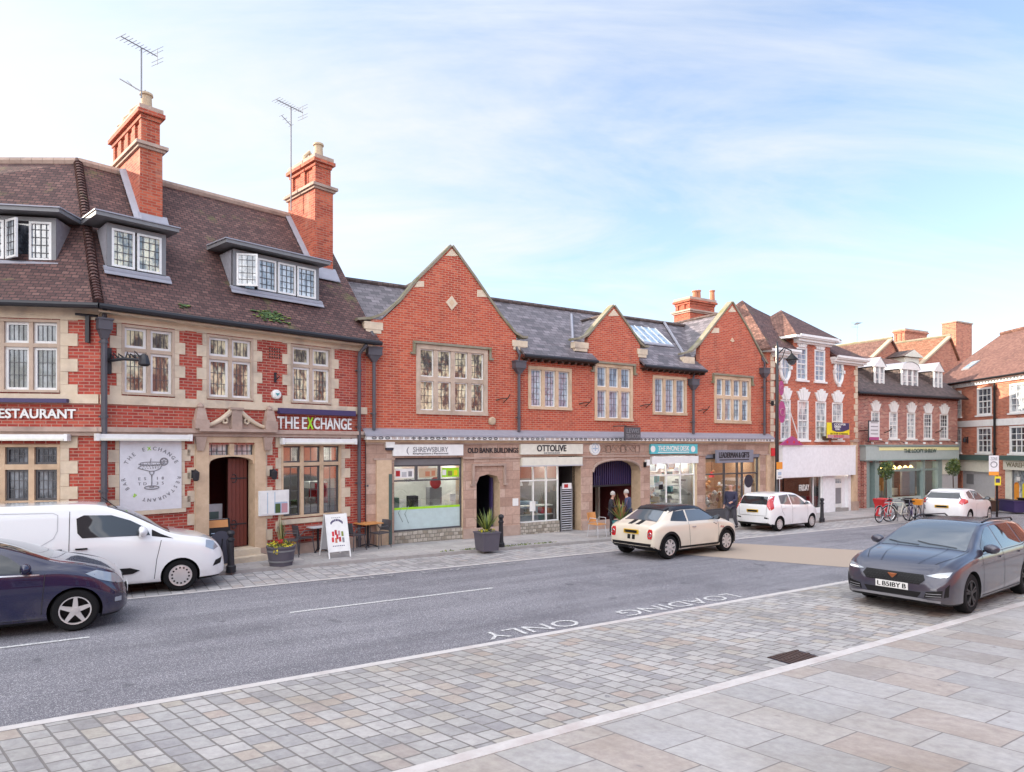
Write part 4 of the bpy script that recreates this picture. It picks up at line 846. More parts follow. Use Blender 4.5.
for (px,py,yb,dz) in ((451.5,246,6.5,.55),(613.5,305,3.4,.3),(732,301.5,6,.42)): a,b=P(px,py); rd.tube([(a,.4,b-dz),(a,yb,b-dz)],.06,'roof_dark',8)
part('ridge_tiles',rd,bank)
v=MB()  # lead valleys
for (a,b,c_,d_) in ((P(572,340),P(566,322),0,0),(P(684,355),P(668,330),0,0)):
    pass
def valley(p,q):
    v.tube([p,q],.06,'lead',6)
xq,zq=L2[-2]; valley((xq-.02,.4,zmr(.4)+.05),(X(613.5)-.3,2.3,zmr(2.3)+.03)) ; xq,zq=L3[-2]; valley((xq-.02,.4,zmr(.4)+.05),(xq+.9,2.5,zR+.03)); xq,zq=R2[-2]; valley((xq+.02,.4,zmr(.4)+.05),(xq-.6,2.3,zmr(2.3)+.03)); xq,zq=R1[-2]; valley((xq+.05,.1,zmr(.1)+.05),(xq-.5,1.6,zmr(1.6)+.03))
pieces('valley_flashing',v,bank)
e=MB()
for a,b in ((X(521),X(592)),(X(640),X(700.5))):
    e=MB(); e.tube([(a-.05,-.36,ez-.08),(b,-.36,ez-.08)],.06,'dark_iron',8); e.box(a,b,-.30,-.0,ez-.16,ez-.11,'timber_dark')
    x=a+.1
    while x<b: e.box(x,x+.06,-.28,-.0,ez-.24,ez-.163,'timber_dark'); x+=.3
    part('gutter',e,bank)
# rooflights
sk=MB()
def rooflight(a,b,y0_,y1_,zf,n):
    sk.slab([(a,y0_,zf(y0_)+.08),(b,y0_,zf(y0_)+.08),(b,y1_,zf(y1_)+.08),(a,y1_,zf(y1_)+.08)],.06,'glass_sky')
    for i in range(n+1): x=a+(b-a)*i/n; sk.slab([(x-.03,y0_,zf(y0_)+.11),(x+.03,y0_,zf(y0_)+.11),(x+.03,y1_,zf(y1_)+.11),(x-.03,y1_,zf(y1_)+.11)],.05,'white_paint')
    sk.slab([(a-.05,y0_-.08,zf(y0_-.08)+.10),(b+.05,y0_-.08,zf(y0_-.08)+.10),(b+.05,y0_,zf(y0_)+.11),(a-.05,y0_,zf(y0_)+.11)],.05,'lead')
rooflight(X(640,1.2),X(668,1.2),.95,2.0,zmr,4)
part('rooflight',sk,bank)
sk=MB(); a,b=L1[2],L1[4]
def onl(f,y,h): p=Vector((a[0],y,a[1]-.55)).lerp(Vector((b[0],y,b[1]-.55)),f); return p+Vector((-.6,0,.75)).normalized()*h
sk.slab([onl(.1,1.6,.09),onl(.1,3.0,.09),onl(.95,3.0,.09),onl(.95,1.6,.09)],.08,'dark_iron'); sk.slab([onl(.17,1.7,.10),onl(.17,2.9,.10),onl(.88,2.9,.10),onl(.88,1.7,.10)],.02,'glass_sky'); part('rooflight',sk,bank)
# chimney behind third gable
yc=4.0; cch=chimney(bank,None,X(690,yc),X(716,yc),yc,yc+1.1,7.0,Z(690,310,yc)-.1,Z(690,296,yc),((.5,.5,0),),pot='terracotta')
for px in (699,713):
    p=MB(); p.lathe([(.14,0),(.12,.45),(.15,.47),(.15,.52),(.1,.52)],(X(px,yc+.5),yc+.55,Z(px,297,yc)),'terracotta',10); part('chimney_pot',p,cch)
# downpipes
for px,py in ((374,362),(519,374),(693.5,390),(764.5,378)): downpipe(bank,X(px,-.12),3.22,Z(px,py,-.12),mat='pipe_grey',r=.055,hw=.20)
downpipe(bank,X(368.5,-.1)-.02,-.7,2.9,hop=False,y=-.02)
# moulded frieze with lead flashing above
fz=MB(); fz.slab([(-.12,-.32,ZF),(XE+.22,-.32,ZF),(XE+.22,.0,ZF+.20),(-.12,0,ZF+.20)],.06,'lead'); fz.box(-.08,XE+.18,-.30,.0,ZB-.02,ZF-.063,'white_paint')
part('frieze_cornice',fz,bank)
mt=MB(); x=.15;k=0
while x<XE-.1:
    zc_=(ZB+ZF-.065)/2
    kind=(k//3)%3
    if kind==0: mt.tube([(x+.075*math.cos(a),-.306,zc_+.030*math.sin(a)) for a in [R(q) for q in range(0,360,45)]],.014,'frame_grey',4,closed=True)
    elif kind==1: 
        for q in ((-.07,.07,-.032,-.02),(-.07,.07,.02,.032),(-.07,-.055,-.02,.02),(.055,.07,-.02,.02),(-.02,.02,-.01,.01)): mt.box(x+q[0],x+q[1],-.31,-.301,zc_+q[2],zc_+q[3],'stone_brown')
    else: mt.tube([(x-.075,-.306,zc_),(x,-.306,zc_+.035),(x+.075,-.306,zc_),(x,-.306,zc_-.035)],.014,'frame_grey',4,closed=True); mt.box(x-.02,x+.02,-.312,-.301,zc_-.012,zc_+.012,'frame_mid')
    x+=.215;k+=1
part('frieze_pattern',mt,bank)
# stone ground floor
ys=-.08
S1=(X(394,ys),X(463,ys)); DO=(X(476.5,ys),X(500,ys)); S2=(X(520,ys),X(581,ys)); AR=(X(592.5,ys),X(640.5,ys)); S3=(X(650,ys),X(697,ys)); S4=(X(705.5,ys),X(760,ys))
zs=Z(394,458,ys)     # underside of sign band
mb=MB()
doo=[(DO[0],-1.6),(DO[1],-1.6),(DO[1],Z(476,484,ys))]
dmx=(DO[0]+DO[1])/2; dzt=Z(488,474,ys)
doo+=[(dmx+(DO[1]-dmx)*.75,dzt-.08),(dmx,dzt),(dmx-(DO[1]-dmx)*.75,dzt-.08),(DO[0],Z(476,484,ys))]
amx=(AR[0]+AR[1])/2; az=Z(592,472,ys); at=Z(614,459.5,ys)
ar=[(AR[0],-1.6),(AR[1],-1.6),(AR[1],az)]
for q in range(1,10): a=math.pi*q/10; ar.append((amx+(AR[1]-AR[0])/2*math.cos(a),az+(at-az)*math.sin(a)**.8))
ar.append((AR[0],az))
mb.wall(rect(-.02,XE+.08,-1.6,ZB-.003),[rect(S1[0],S1[1],-.4,zs),doo,rect(S2[0],S2[1],-.6,zs),ar,rect(S3[0],S3[1],-.55,zs),rect(S4[0],S4[1],-.9,zs)],ys,.45,'ashlar','sandstone')
mb.face([(-.02,ys,-1.6),(-.02,ys,ZB),(-.02,.5,ZB),(-.02,.5,-1.6)],'ashlar')
part('stone_front',mb,bank)
mo=MB()
mo.box(-.05,XE+.1,ys-.10,ys,ZB-.10,ZB-.006,'sandstone'); mo.box(-.03,XE+.09,ys-.05,ys,ZB-.16,ZB-.103,'stone_brown')
for a,b in ((374,394),(463,520),(582,650),(697,705.5),(760,775)): mo.box(X(a,ys)-.02,X(b,ys)+.02,ys-.05,ys,zs-.06,zs+.0,'stone_brown'); mo.box(X(a,ys),X(b,ys),ys-.035,ys,-1.5,Bf.gz(X(a))+.42,'stone_brown')
for a,b in ((376,391),(766,773)): mo.box(X(a,ys),X(b,ys),ys-.06,ys,-1.2,zs-.063,'sandstone')
# label mould over the small doorway
a,b=X(471.5,ys),X(505,ys); zt_=Z(473,464,ys); zl=Z(473,484,ys)
mo.box(a,b,ys-.09,ys,zt_-.07,zt_,'stone_brown'); mo.box(a,a+.08,ys-.087,ys,zl,zt_-.07,'stone_brown'); mo.box(b-.08,b,ys-.087,ys,zl,zt_-.07,'stone_brown'); mo.box(a-.06,a+.08,ys-.10,ys,zl-.07,zl-.003,'stone_brown'); mo.box(b-.08,b+.06,ys-.10,ys,zl-.07,zl-.003,'stone_brown')
prev=None
for (x,z) in ar[2:]:
    if prev: mo.tube([(prev[0],ys-.02,prev[1]),(x,ys-.02,z)],.05,'stone_brown',6)
    prev=(x,z)
part('stone_moulding',mo,bank)
lettering('OLD BANK BUILDINGS',X(467.5,ys),X(518,ys),Z(467,453,ys),Z(467,448,ys),ys-.01,'dark_iron',bank,bold=.006)
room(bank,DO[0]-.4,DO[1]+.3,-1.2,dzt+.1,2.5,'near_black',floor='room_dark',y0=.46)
# --- shop 1
def signboard(a,b,t_,bt,mat,y=ys-.05,th=.06,parent=bank):
    s=MB(); s.box(X(a,y),X(b,y),y-th,y+.04,Z(a,bt,y),Z(a,t_,y),mat); return part('sign_board',s,parent)
s=signboard(392.5,462.5,444.5,456,'sign_white'); yq=ys-.111
lettering('SHREWSBURY',X(413,yq),X(448,yq),Z(413,452,yq),Z(413,447,yq),yq,'mid_grey',s,bold=.0); lettering('Employment | Personnel',X(413,yq),X(448,yq),Z(413,454.8,yq),Z(413,452.8,yq),yq,'dark_iron',s)
lettering('(',X(406.5,yq),X(409,yq),Z(407,454.5,yq),Z(407,447,yq),yq,'mid_grey',s)
yg=.06
def shopframe(a,b,zlo,zhi,xs,zs_,mat,y=yg,t=.05,glass='shop_glass',base=None,nm='shop_window',thick=.09):
    f=MB(); x0,x1=a,b
    for q in ((x0,x1,zhi-t,zhi),(x0,x1,zlo,zlo+t)): f.box(q[0],q[1],y-.03,y+thick-.03,q[2],q[3],mat)
    for x in [x0+t/2]+list(xs)+[x1-t/2]: f.box(x-t/2,x+t/2,y-.028,y+thick-.032,zlo+t,zhi-t,mat)
    for z in zs_: f.box(x0+t,x1-t,y-.026,y+thick-.034,z-t/2,z+t/2,mat)
    o=part(nm,f,bank if base is None else base); g=MB(); g.face([(x0+t,y+.01,zlo+t),(x1-t,y+.01,zlo+t),(x1-t,y+.01,zhi-t),(x0+t,y+.01,zhi-t)],glass); part('pane',g,o); return o
gl_=Bf.gz(S1[0])
zlo=Z(394,532,yg); zhi=zs; ztm=Z(394,481,yg)
w1=shopframe(S1[0],S1[1],zlo,zhi,[],[ztm,Z(394,466,yg)],'frame_grey')
s=MB(); s.box(S1[0],S1[1],ys+.03,.3,-1.6,zlo-.002,'rubble'); part('stall_riser',s,bank)
s=MB(); s.box(S1[0]+.06,S1[1]-.06,yg-.02,yg-.012,Z(394,466,yg),zhi-.05,'frame_mid')
for i in (1,2): x=S1[0]+(S1[1]-S1[0])*i/3; s.box(x-.04,x+.04,yg-.03,yg+.05,ztm+.02,Z(394,466,yg),'frame_grey')
for i,mt_ in enumerate(('sign_white','pot_buff','lime')):
    x=S1[0]+(S1[1]-S1[0])*i/3+.10; w=(S1[1]-S1[0])/3-.18; zz=ztm+.08; s.box(x,x+w,yg+.005,yg+.009,zz,zz+.30,mt_)
    s.box(x+.02,x+w*.25,yg+.0,yg+.005,zz+.06,zz+.24,('petal_red','pot_buff','sign_white')[i]); s.box(x+w*.35,x+w*.6,yg+.0,yg+.005,zz+.04,zz+.2,('pale_grey','terracotta','leaf_yellow')[i]); s.box(x+w*.7,x+w*.9,yg+.0,yg+.005,zz+.05,zz+.22,('mid_grey','terracotta','yellow')[i])
part('window_poster',s,w1)
s=MB(); zf=Z(394,509,yg); s.box(S1[0]+.05,S1[1]-.05,yg+.004,yg+.008,zlo+.05,zf-.04,'frosted'); s.box(S1[0]+.05,S1[1]-.05,yg+.0,yg+.006,zf-.04,zf+.03,'lime')
zz=zlo+.25; s.tube([(S1[0]+.35,yg,zz+.55),(S1[0]+.2,yg,zz+.35),(S1[0]+.35,yg,zz+.05)],.012,'sage',4); s.tube([(S1[0]+.55,yg,zz+.55),(S1[0]+.42,yg,zz+.3),(S1[0]+.55,yg,zz+.0)],.012,'sage',4)
part('window_film',s,w1)
room(bank,S1[0],S1[1],-.6,zhi,2.6,'room_light',floor='room_mid',light=3)
s=MB(); s.box(S1[1]-.9,S1[1]-.45,.6,.9,zf,zf+.6,'mid_grey'); s.lathe([(.001,0),(.2,0),(.2,.03),(.001,.03)],(S1[1]-.7,.55,zf+.75),'petal_red',16,axis='Y'); s.box(S1[1]-.4,S1[1]-.2,yg+.02,yg+.03,zf+.15,zf+.4,'sign_white'); s.box(S1[0]+.3,S1[0]+.7,1.2,1.6,-.4,zf+.25,'sage_dark'); s.box(S1[0]+1.0,S1[0]+1.3,1.0,1.3,-.4,zf+.3,'cloth_black'); s.box(S1[0]+.1,S1[1]-.6,2.0,2.4,-.4,zf+.1,'pale_grey')
part('window_display',s,bank)
lettering('TO LET',X(405),X(412),zf+.85,zf+.93,yg-.0,'dark_iron',w1)
# --- small door between
s=MB(); s.box(DO[0]+.02,DO[0]+.08,.40,.46,-1.0,dzt-.1,'timber_dark'); s.box(DO[1]-.12,DO[1]-.06,.3,.46,-1.0,dzt-.15,'purple_dark'); part('door_frame',s,bank)
s=MB(); s.box(X(512.5,ys),X(518,ys),ys-.02,ys,Z(512,506,ys),Z(512,498.5,ys),'sign_white'); part('notice',s,bank)
# --- shop 2
s=signboard(520,582,444,454.5,'cream_paint'); yq=ys-.111
lettering('OTTOLIVE',X(537,yq),X(566,yq),Z(537,451.5,yq),Z(537,445.3,yq),yq,'dark_iron',s,bold=.012); lettering('BAR  RESTAURANT',X(544,yq),X(560,yq),Z(544,453.8,yq),Z(544,452.2,yq),yq,'mid_grey',s)
s=MB(); s.box(S2[0]+.02,S2[1]-.02,ys-.12,ys+.1,Z(520,466,ys),Z(520,457.5,ys),'cream_paint'); s.box(S2[0]+.01,S2[1]-.01,ys-.14,ys+.02,Z(520,466.8,ys),Z(520,465.5,ys),'pale_grey'); part('awning_cassette',s,bank)
zlo=Z(520,523,yg); zhi=zs; xd=X(558,yg)
w2=shopframe(S2[0],xd,zlo,zhi,[X(533,yg),X(546,yg)],[Z(520,481,yg)],'white_paint',t=.04)
s=MB(); s.box(S2[0],xd,ys+.04,.35,-1.6,zlo-.002,'rubble'); part('stall_riser',s,bank)
room(bank,S2[0],xd,-.8,zhi,2.6,'room_mid',floor='room_warm',light=2)
room(bank,xd+.02,S2[1],-1.2,zhi,2.6,'room_dark',floor='room_mid',y0=.3)
s=MB()
for k in range(2): s.box(S2[0]+.1,X(556,yg),.25,.6,Z(520,508,yg)-.32*k*1.0,Z(520,508,yg)-.32*k+.04,'white_paint')
for k,(mt_,f,h) in enumerate((('mid_grey',.05,.22),('sage',.2,.2),('red',.62,.22),('terracotta',.75,.18))): x=S2[0]+(xd-S2[0])*f+.1; s.box(x,x+.22,.3,.55,Z(520,508,yg)-.28,Z(520,508,yg)-.28+h,mt_)
for k in range(3): x=S2[0]+.2+.45*k; s.tube([(x,.9,zhi-.3),(x,.9,zhi-.9)],.008,'black',4); s.lathe([(.09,-.2),(.03,0)],(x,.9,zhi-.9),'pale_grey',8)
s.box(S2[0]+.5,S2[0]+.75,yg-.004,yg+.004,Z(520,512,yg),Z(520,502,yg),'sign_white')
s.box(S2[0]+.1,xd-.1,1.2,1.9,-.6,Z(520,506,yg),'blue_pale'); part('window_display',s,bank)
s=MB(); a,b=X(561,.1),X(571,.1); z=Bf.gz(a)+.12   # slatted shutter gate folded in the doorway
while z<Z(561,487,.1): s.box(a,b,.06,.10,z,z+.035,'pale_grey'); z+=.085
s.box(a-.03,a,.05,.11,Bf.gz(a)+.08,z,'mid_grey'); s.box(b,b+.03,.05,.11,Bf.gz(a)+.08,z,'mid_grey'); part('slatted_gate',s,bank)
s=MB(); s.box(a+.02,b-.02,.04,.055,z-.1,z+.12,'sign_white'); s.box(a+.1,a+.28,.036,.041,z-.05,z+.08,'petal_red'); part('notice',s,bank)
# --- arch
s=MB(); x0,x1=AR
k=x0
while k<x1: s.box(k,k+.045,.5,.56,az-.55,at+.1,'purple_dark'); k+=.11
s.box(x0-.1,x1+.1,.48,.58,az-.62,az-.55,'dark_iron'); part('arch_grille',s,bank)
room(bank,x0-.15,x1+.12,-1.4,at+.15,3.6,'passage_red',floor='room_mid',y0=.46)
s=MB(); xm=X(613,3); s.box(amx+.1,x1-.05,3.2,3.35,-1.2,az-.5,'frame_grey'); s.box(amx+.22,x1-.3,3.15,3.2,-.2,az-.65,'glass_pale'); s.box(x1-.42,x1-.28,2.6,2.8,-1.2,az-.3,'cream_paint'); s.box(x1-.2,x1-.1,2.3,2.5,-1.2,az-.3,'cream_paint'); part('inner_doorway',s,bank)
s=MB(); cx_,cz_=X(594.5,ys),Z(594.5,448.5,ys); s.lathe([(.0,-.05),(.24,-.05),(.26,-.03),(.26,0)],(cx_,ys,cz_),'sign_white',24,axis='Y'); s.tube([(cx_+.17*math.cos(R(a)),ys-.052,cz_+.17*math.sin(R(a))) for a in range(0,360,30)],.010,'blue_pale',4,closed=True); s.box(cx_-.12,cx_+.12,ys-.058,ys-.05,cz_-.02,cz_+.02,'blue_pale'); s.box(cx_-.02,cx_+.02,ys-.057,ys-.05,cz_-.1,cz_+.12,'blue_pale'); part('round_plaque',s,bank)
s=MB(); z0_,z1_=Z(600,453,ys),Z(600,445,ys); a,b=X(600,ys),X(640,ys); s.box(a,b,ys-.03,ys,z0_-.04,z0_,'stone_brown'); s.box(a,b,ys-.03,ys,z1_,z1_+.04,'stone_brown')
for k in range(8):
    x=a+.15+(b-a-.3)*k/7; h_=(z1_-z0_)/2-.03; zc_=(z0_+z1_)/2
    if k%3==1: s.tube([(x-.11,ys-.01,zc_-h_),(x+.11,ys-.01,zc_-h_),(x+.11,ys-.01,zc_+h_),(x-.11,ys-.01,zc_+h_)],.022,'stone_brown',4,closed=True)
    else: s.tube([(x-.12,ys-.01,zc_),(x,ys-.01,zc_-h_),(x+.12,ys-.01,zc_),(x,ys-.01,zc_+h_)],.022,'stone_brown',4,closed=True)
part('carved_panel',s,bank)
# hanging sign on a bracket over the arch
s=MB(); yh=-.75; a,b=X(624.5,yh),X(640,yh); z0_,z1_=Z(624,440,yh),Z(624,427,yh); s.box(a,b,yh-.03,yh+.03,z0_,z1_,'frame_grey'); s.tube([(a+.1,yh,z1_+.05),(a+.1,0,z1_+.05)],.018,'dark_iron',5); s.tube([(b-.1,yh,z1_+.05),(b-.1,0,z1_+.05)],.018,'dark_iron',5); hs_=part('hanging_sign',s,bank)
lettering('LEWIS',a+.08,b-.08,(z0_+z1_)/2+.02,z1_-.06,yh-.032,'mid_grey',hs_); lettering('TEA ROOM',a+.05,b-.05,z0_+.06,(z0_+z1_)/2-.03,yh-.032,'mid_grey',hs_)
# --- shop 3
s=signboard(650,696.5,444,454,'turquoise')
lettering('THE PHONE DESK',X(658,yq),X(689,yq),Z(658,451,yq),Z(658,446,yq),yq,'sign_white',s,bold=.008)
s3=MB(); s3.box(X(658,yq),X(689,yq),yq-.004,yq,Z(658,452.8,yq),Z(658,452,yq),'sign_white')
for px in (653,693): s3.disc((X(px,yq),yq-.004,Z(px,449,yq)),.13,'sign_white')
part('sign_emblem',s3,s)
s=MB(); s.box(S3[0]+.02,S3[1]-.02,ys-.10,ys+.1,Z(650,464,ys),Z(650,456.5,ys),'white_paint'); part('awning_cassette',s,bank)
zlo=Z(650,513,yg)-.2; 
w3=shopframe(S3[0],S3[1],zlo,zs,[X(666,yg),X(680,yg)],[Z(650,475.5,yg)],'white_paint',t=.05)
s=MB(); s.box(S3[0],S3[1],ys+.03,.3,-1.6,zlo-.002,'white_paint'); part('stall_riser',s,bank)
room(bank,S3[0],S3[1],-1.0,zs,2.4,'room_light',floor='room_mid',light=4)
random.seed(11); s=MB()
for k in range(46):
    x=random.uniform(S3[0]+.1,S3[1]-.2); z=random.uniform(zlo+.1,zs-.45); w=random.uniform(.05,.16); s.box(x,x+w,.3+random.random()*.5,.9,z,z+random.uniform(.08,.3),random.choice(['sign_white','sign_white','pale_grey','teal','mid_grey','petal_yellow','pot_buff','leaf','frame_grey','blue_pale']))
for z in (zlo+.6,zlo+1.2,zlo+1.8): s.box(S3[0]+.05,S3[1]-.05,.6,.9,z,z+.03,'pale_grey')
s.box(X(659,yg),X(663,yg),yg-.004,yg+.004,Z(650,490,yg),Z(650,485,yg),'black'); part('window_display',s,bank)
b=MB(); x,z=X(646,ys),Z(646,462,ys); b.box(x-.06,x+.1,ys-.12,ys,z-.14,z+.1,'sign_white'); b.box(x-.14,x-.07,ys-.1,ys,z-.2,z,'black'); part('alarm_box',b,bank)
# --- shop 4
zlo=Bf.gz(S4[0])+.5
w4=shopframe(S4[0],S4[1],zlo,zs-.15,[X(724,yg),X(737,yg),X(742,yg)],[Z(705,474.5,yg)],'frame_grey',t=.06)
s=MB(); s.box(S4[0],S4[1],ys+.03,.3,zs-.15,zs+.0,'sign_grey'); s.box(S4[0],X(724,yg),ys+.03,.3,-1.8,zlo-.002,'frame_grey'); s.box(X(741,yg),S4[1],ys+.03,.3,-1.8,zlo-.002,'frame_mid'); s.box(X(725,yg),X(741,yg),.25,.3,-1.6,zlo,'frame_grey'); part('stall_riser',s,bank)
room(bank,S4[0],S4[1],-1.3,zs,2.6,'room_warm',floor='room_warm',light=4)
s=MB(); random.seed(5)
for k in range(40):
    x=random.uniform(S4[0]+.1,X(737)); z=random.uniform(zlo+.05,zs-.7); r_=random.uniform(.05,.13); s.lathe([(.02,-r_),(r_,-.2*r_),(r_*.8,r_*.6),(.02,r_)],(x,.5+random.random()*.7,z),random.choice(['terracotta','pot_buff','wood_orange','sign_white','timber_red','pale_grey','copper']),8)
s.box(X(743,yg)+.1,X(751,yg),yg-.004,yg+.004,Z(743,494,yg),Z(743,477,yg),'sign_white'); s.disc((X(748.5,yg),yg-.008,Z(748,481,yg)),.3,'near_black',20); s.tube([(X(726),.8,zs-.3),(X(726),.8,zs-.9)],.01,'black',4); s.lathe([(.14,-.25),(.04,0)],(X(726),.8,zs-.8),'red',10)
part('window_display',s,bank)
yy=-.34; s=MB(); s.box(X(716,yy),X(752.5,yy),yy-.05,yy+.05,Z(716,463,yy),Z(716,450,yy),'sign_grey'); s.box(X(718,yy),X(719,yy)+.1,yy,ys,Z(716,458,yy),Z(716,454,yy),'dark_iron'); s.box(X(749,yy),X(750,yy)+.1,yy,ys,Z(716,458,yy),Z(716,454,yy),'dark_iron'); s=part('sign_board',s,bank)
lettering('LEADERMAN & GIFTS',X(719,yy-.05),X(749,yy-.05),Z(719,458,yy),Z(719,452.5,yy),yy-.052,'dark_iron',s,bold=.01)
s2=MB(); s2.box(X(718.5,yy),X(748,yy),yy-.054,yy-.05,Z(719,460.5,yy),Z(719,459.5,yy),'dark_iron'); part('lettering',s2,s)
for px,py in ((491.5,421),):
    b=MB(); b.lathe([(.14,0),(.14,-.07),(.1,-.1),(0,-.1)],(X(px),0,Z(px,py)),'pot_buff',16,axis='Y'); part('alarm_bell',b,bank)
for px,py in ((502,399),(584,403),(644.5,405),(702,410)):
    b=MB(); x,z=P(px,py); b.tube([(x-.25,-.02,z-.05),(x-.1,-.1,z),(x+.12,-.2,z+.02),(x+.18,-.25,z+.16)],.02,'timber_dark',5); b.tube([(x+.05,-.02,z-.12),(x+.12,-.2,z+.02)],.018,'timber_dark',5); part('lamp_bracket',b,bank)
b=MB(); x,z=X(389,ys),Z(389,447,ys); b.extr([(x-.13,z-.02),(x+.13,z-.02),(x+.15,z+.16),(x-.15,z+.16)],ys-.12,ys,'sign_white'); b.extr([(x-.12,z-.1),(x+.1,z-.1),(x+.13,z-.022),(x-.13,z-.022)],ys-.11,ys,'near_black'); part('alarm_box',b,bank)
b=MB(); b.box(X(389,ys)-.03,X(391,ys)+.0,ys-.09,ys-.01,Bf.gz(S1[0])+.1,Z(389,474,ys),'sage_dark'); part('downpipe',b,bank)

# repairs, covers and tar seams in the road
def patch(name,tws,dz,mat):
    return gsheet(name,tws,dz,mat)

# ================================================================ WHITE-TRIMMED HOUSE
geo=thing('georgian_building','red brick house with white shell keystones and a blank white shopfront','building',(Bf.o.x,Bf.o.y,0),Bf.rz)
x0,x1=X(766.5)+.02,X(857.5); xl,xr=X(793),X(830)
eL=Z(773,348.5,-.4); eC=Z(796,334.5,-.4)
low=[(X(a),X(b)) for a,b in ((780.5,790.5),(797.5,808.5),(815.5,826),(832,842.5))]; lz1=Z(808,401,0); lz0=Z(808,440,0)
up=[(X(796.5),X(807)),(X(814.5),X(825))]; uz1=Z(796.5,347,0); uz0=Z(796.5,379.5,0)
sf0,sf1=X(777),X(850); sfz0=Z(778,478,0)+.02; sfz1=Z(778,446.5,0)
mb=MB()
outer=[(x0,2.0),(x1,2.0),(x1,eL),(xr,eL),(xr,eC),(xl,eC),(xl,eL),(x0,eL)]
mb.wall(outer,[rect(a+.02,b-.02,lz0+.02,lz1-.02) for a,b in low]+[rect(a+.02,b-.02,uz0+.02,uz1-.02) for a,b in up],0,.25,'brick_georgian')
mb.face([(xr,0,eL),(xr,2.5,eL),(xr,2.5,eC),(xr,0,eC)],'brick_georgian'); mb.face([(xl,2.5,eL),(xl,0,eL),(xl,0,eC),(xl,2.5,eC)],'brick_georgian')
mb.face([(x1,0,-1.6),(x1,8,-1.6),(x1,8,eL),(x1,0,eL)],'brick_georgian')
mb.wall(rect(x0,x1,-1.8,2.0),[rect(sf0+.02,sf1-.02,-1.7,1.95)],0,.25,'brick_georgian')
part('wall',mb,geo)
for a,b in low: sash(geo,a,b,lz0,lz1,2,6)
for a,b in up: sash(geo,a,b,uz0,uz1,2,6,glass='glass_sky')
def shell(xc,z,w,h,par,M=None,n=5,dy=.0):
    k=MB(M)
    for i in range(n):
        f=(i-(n-1)/2)/((n-1)/2); hw=w*.42
        bx0=xc+hw*(2*i/n-1)*.78; bx1=xc+hw*(2*(i+1)/n-1)*.78; hh=h*(1-.30*abs(f)**1.3) if i!=n//2 else h*1.0
        tx0=xc+w*.62*(2*i/n-1); tx1=xc+w*.62*(2*(i+1)/n-1)
        k.extr([(bx0+.004,z),(bx1-.004,z),(tx1-.006,z+hh),(tx0+.006,z+hh)],-.06-.012*(n//2-abs(i-n//2)),.01,'white_paint')
    part('keystone',k,par)
for a,b in low: shell((a+b)/2,lz1+.01,b-a,.62,geo)
for a,b in up: shell((a+b)/2,uz1+.01,b-a,.50,geo)
def oval(px,py,par):
    xc,zc_=P(px,py); f=MB(); rx,rz_=.28,.55
    pts=[(xc+rx*1.25*math.cos(R(a)),-.03,zc_+rz_*1.15*math.sin(R(a))) for a in range(0,360,15)]
    f.tube(pts,.085,'white_paint',6,closed=True)
    for dx,dz in ((0,1),(0,-1),(1,0),(-1,0)): f.box(xc+dx*rx*1.35-.07,xc+dx*rx*1.35+.07,-.13,0,zc_+dz*rz_*1.25-.08,zc_+dz*rz_*1.25+.08,'white_paint')
    f.box(xc-.015,xc+.015,-.03,-.01,zc_-rz_,zc_+rz_,'white_paint'); f.box(xc-rx,xc+rx,-.029,-.011,zc_-.015,zc_+.015,'white_paint')
    w_=part('oval_window',f,par); g=MB(); g.disc((xc,-.008,zc_),rz_*1.1,'glass_sky',24,rx=rx*1.2); part('pane',g,w_)
oval(784.5,367.5,geo); oval(838,372,geo)
def cornice(a,b,z,par,retL=0,retR=0,d=.42):
    c=MB(); c.box(a,b,-d,.0,z,z+.12,'white_paint'); c.box(a+.05,b-.05,-d+.12,.0,z-.12,z-.003,'white_paint'); c.box(a+.1,b-.1,-d+.26,.0,z-.2,z-.123,'white_paint')
    c.box(a-.02,b+.02,-d-.06,-d+.02,z+.06,z+.17,'white_paint')
    if retR: c.box(b,b+.003,0,retR,z,z+.12,'white_paint'); c.box(b-.003,b+.35,-d,retR,z+.002,z+.118,'white_paint')
    if retL: c.box(a-.35,a+.003,-d,retL,z+.002,z+.118,'white_paint')
    return part('cornice',c,par)
cornice(x0+.25,xl-.02,eL-.1,geo,1.0,0); cornice(xr+.02,x1+.4,eL-.1,geo); cornice(xl-.02,xr+.02,eC-.1,geo,1.2,1.2)
q=MB()
for k in range(18):
    z=2.2+k*.30
    if z<eL-.4: w=.22 if k%2 else .34; q.box(x0+.25,x0+.25+w,-.03,.01,z,z+.27,'stone_pale'); q.box(x1-w,x1-.02,-.03,.01,z,z+.27,'stone_pale')
pieces('quoin',q,geo)
r=MB(); zz=eL+.06; a,b=x0-.2,x1+.45; yb=7.5; ap=10.35

def pr_(y): f=(y+.35)/3.55; return ((a+2.5*f,y,zz+(ap-zz)*f),(b+(a+4.2-b)*f,y,zz+(ap-.55-zz)*f))
l1,r1=pr_(1.2); r.slab([l1,r1,(a+4.2,3.2,ap-.55),(a+2.5,3.2,ap)],.1,'roof_tile')
l0,r0=pr_(-.35); r.slab([l0,(xl,-.35,zz),(xl,1.2,l1[2]),l1],.1,'roof_tile'); r.slab([(xr,-.35,zz),r0,r1,(xr,1.2,r1[2])],.1,'roof_tile')
r.slab([(a,yb,zz),(a,-.35,zz),(a+2.5,3.2,ap)],.1,'roof_brown'); r.slab([(b,-.35,zz),(b,yb,zz),(a+4.2,3.2,ap-.55)],.1,'roof_tile'); r.slab([(b,yb,zz),(a,yb,zz),(a+2.5,3.2,ap),(a+4.2,3.2,ap-.55)],.1,'roof_tile')  # left slope in browner tile, warm sunlight put into its colour
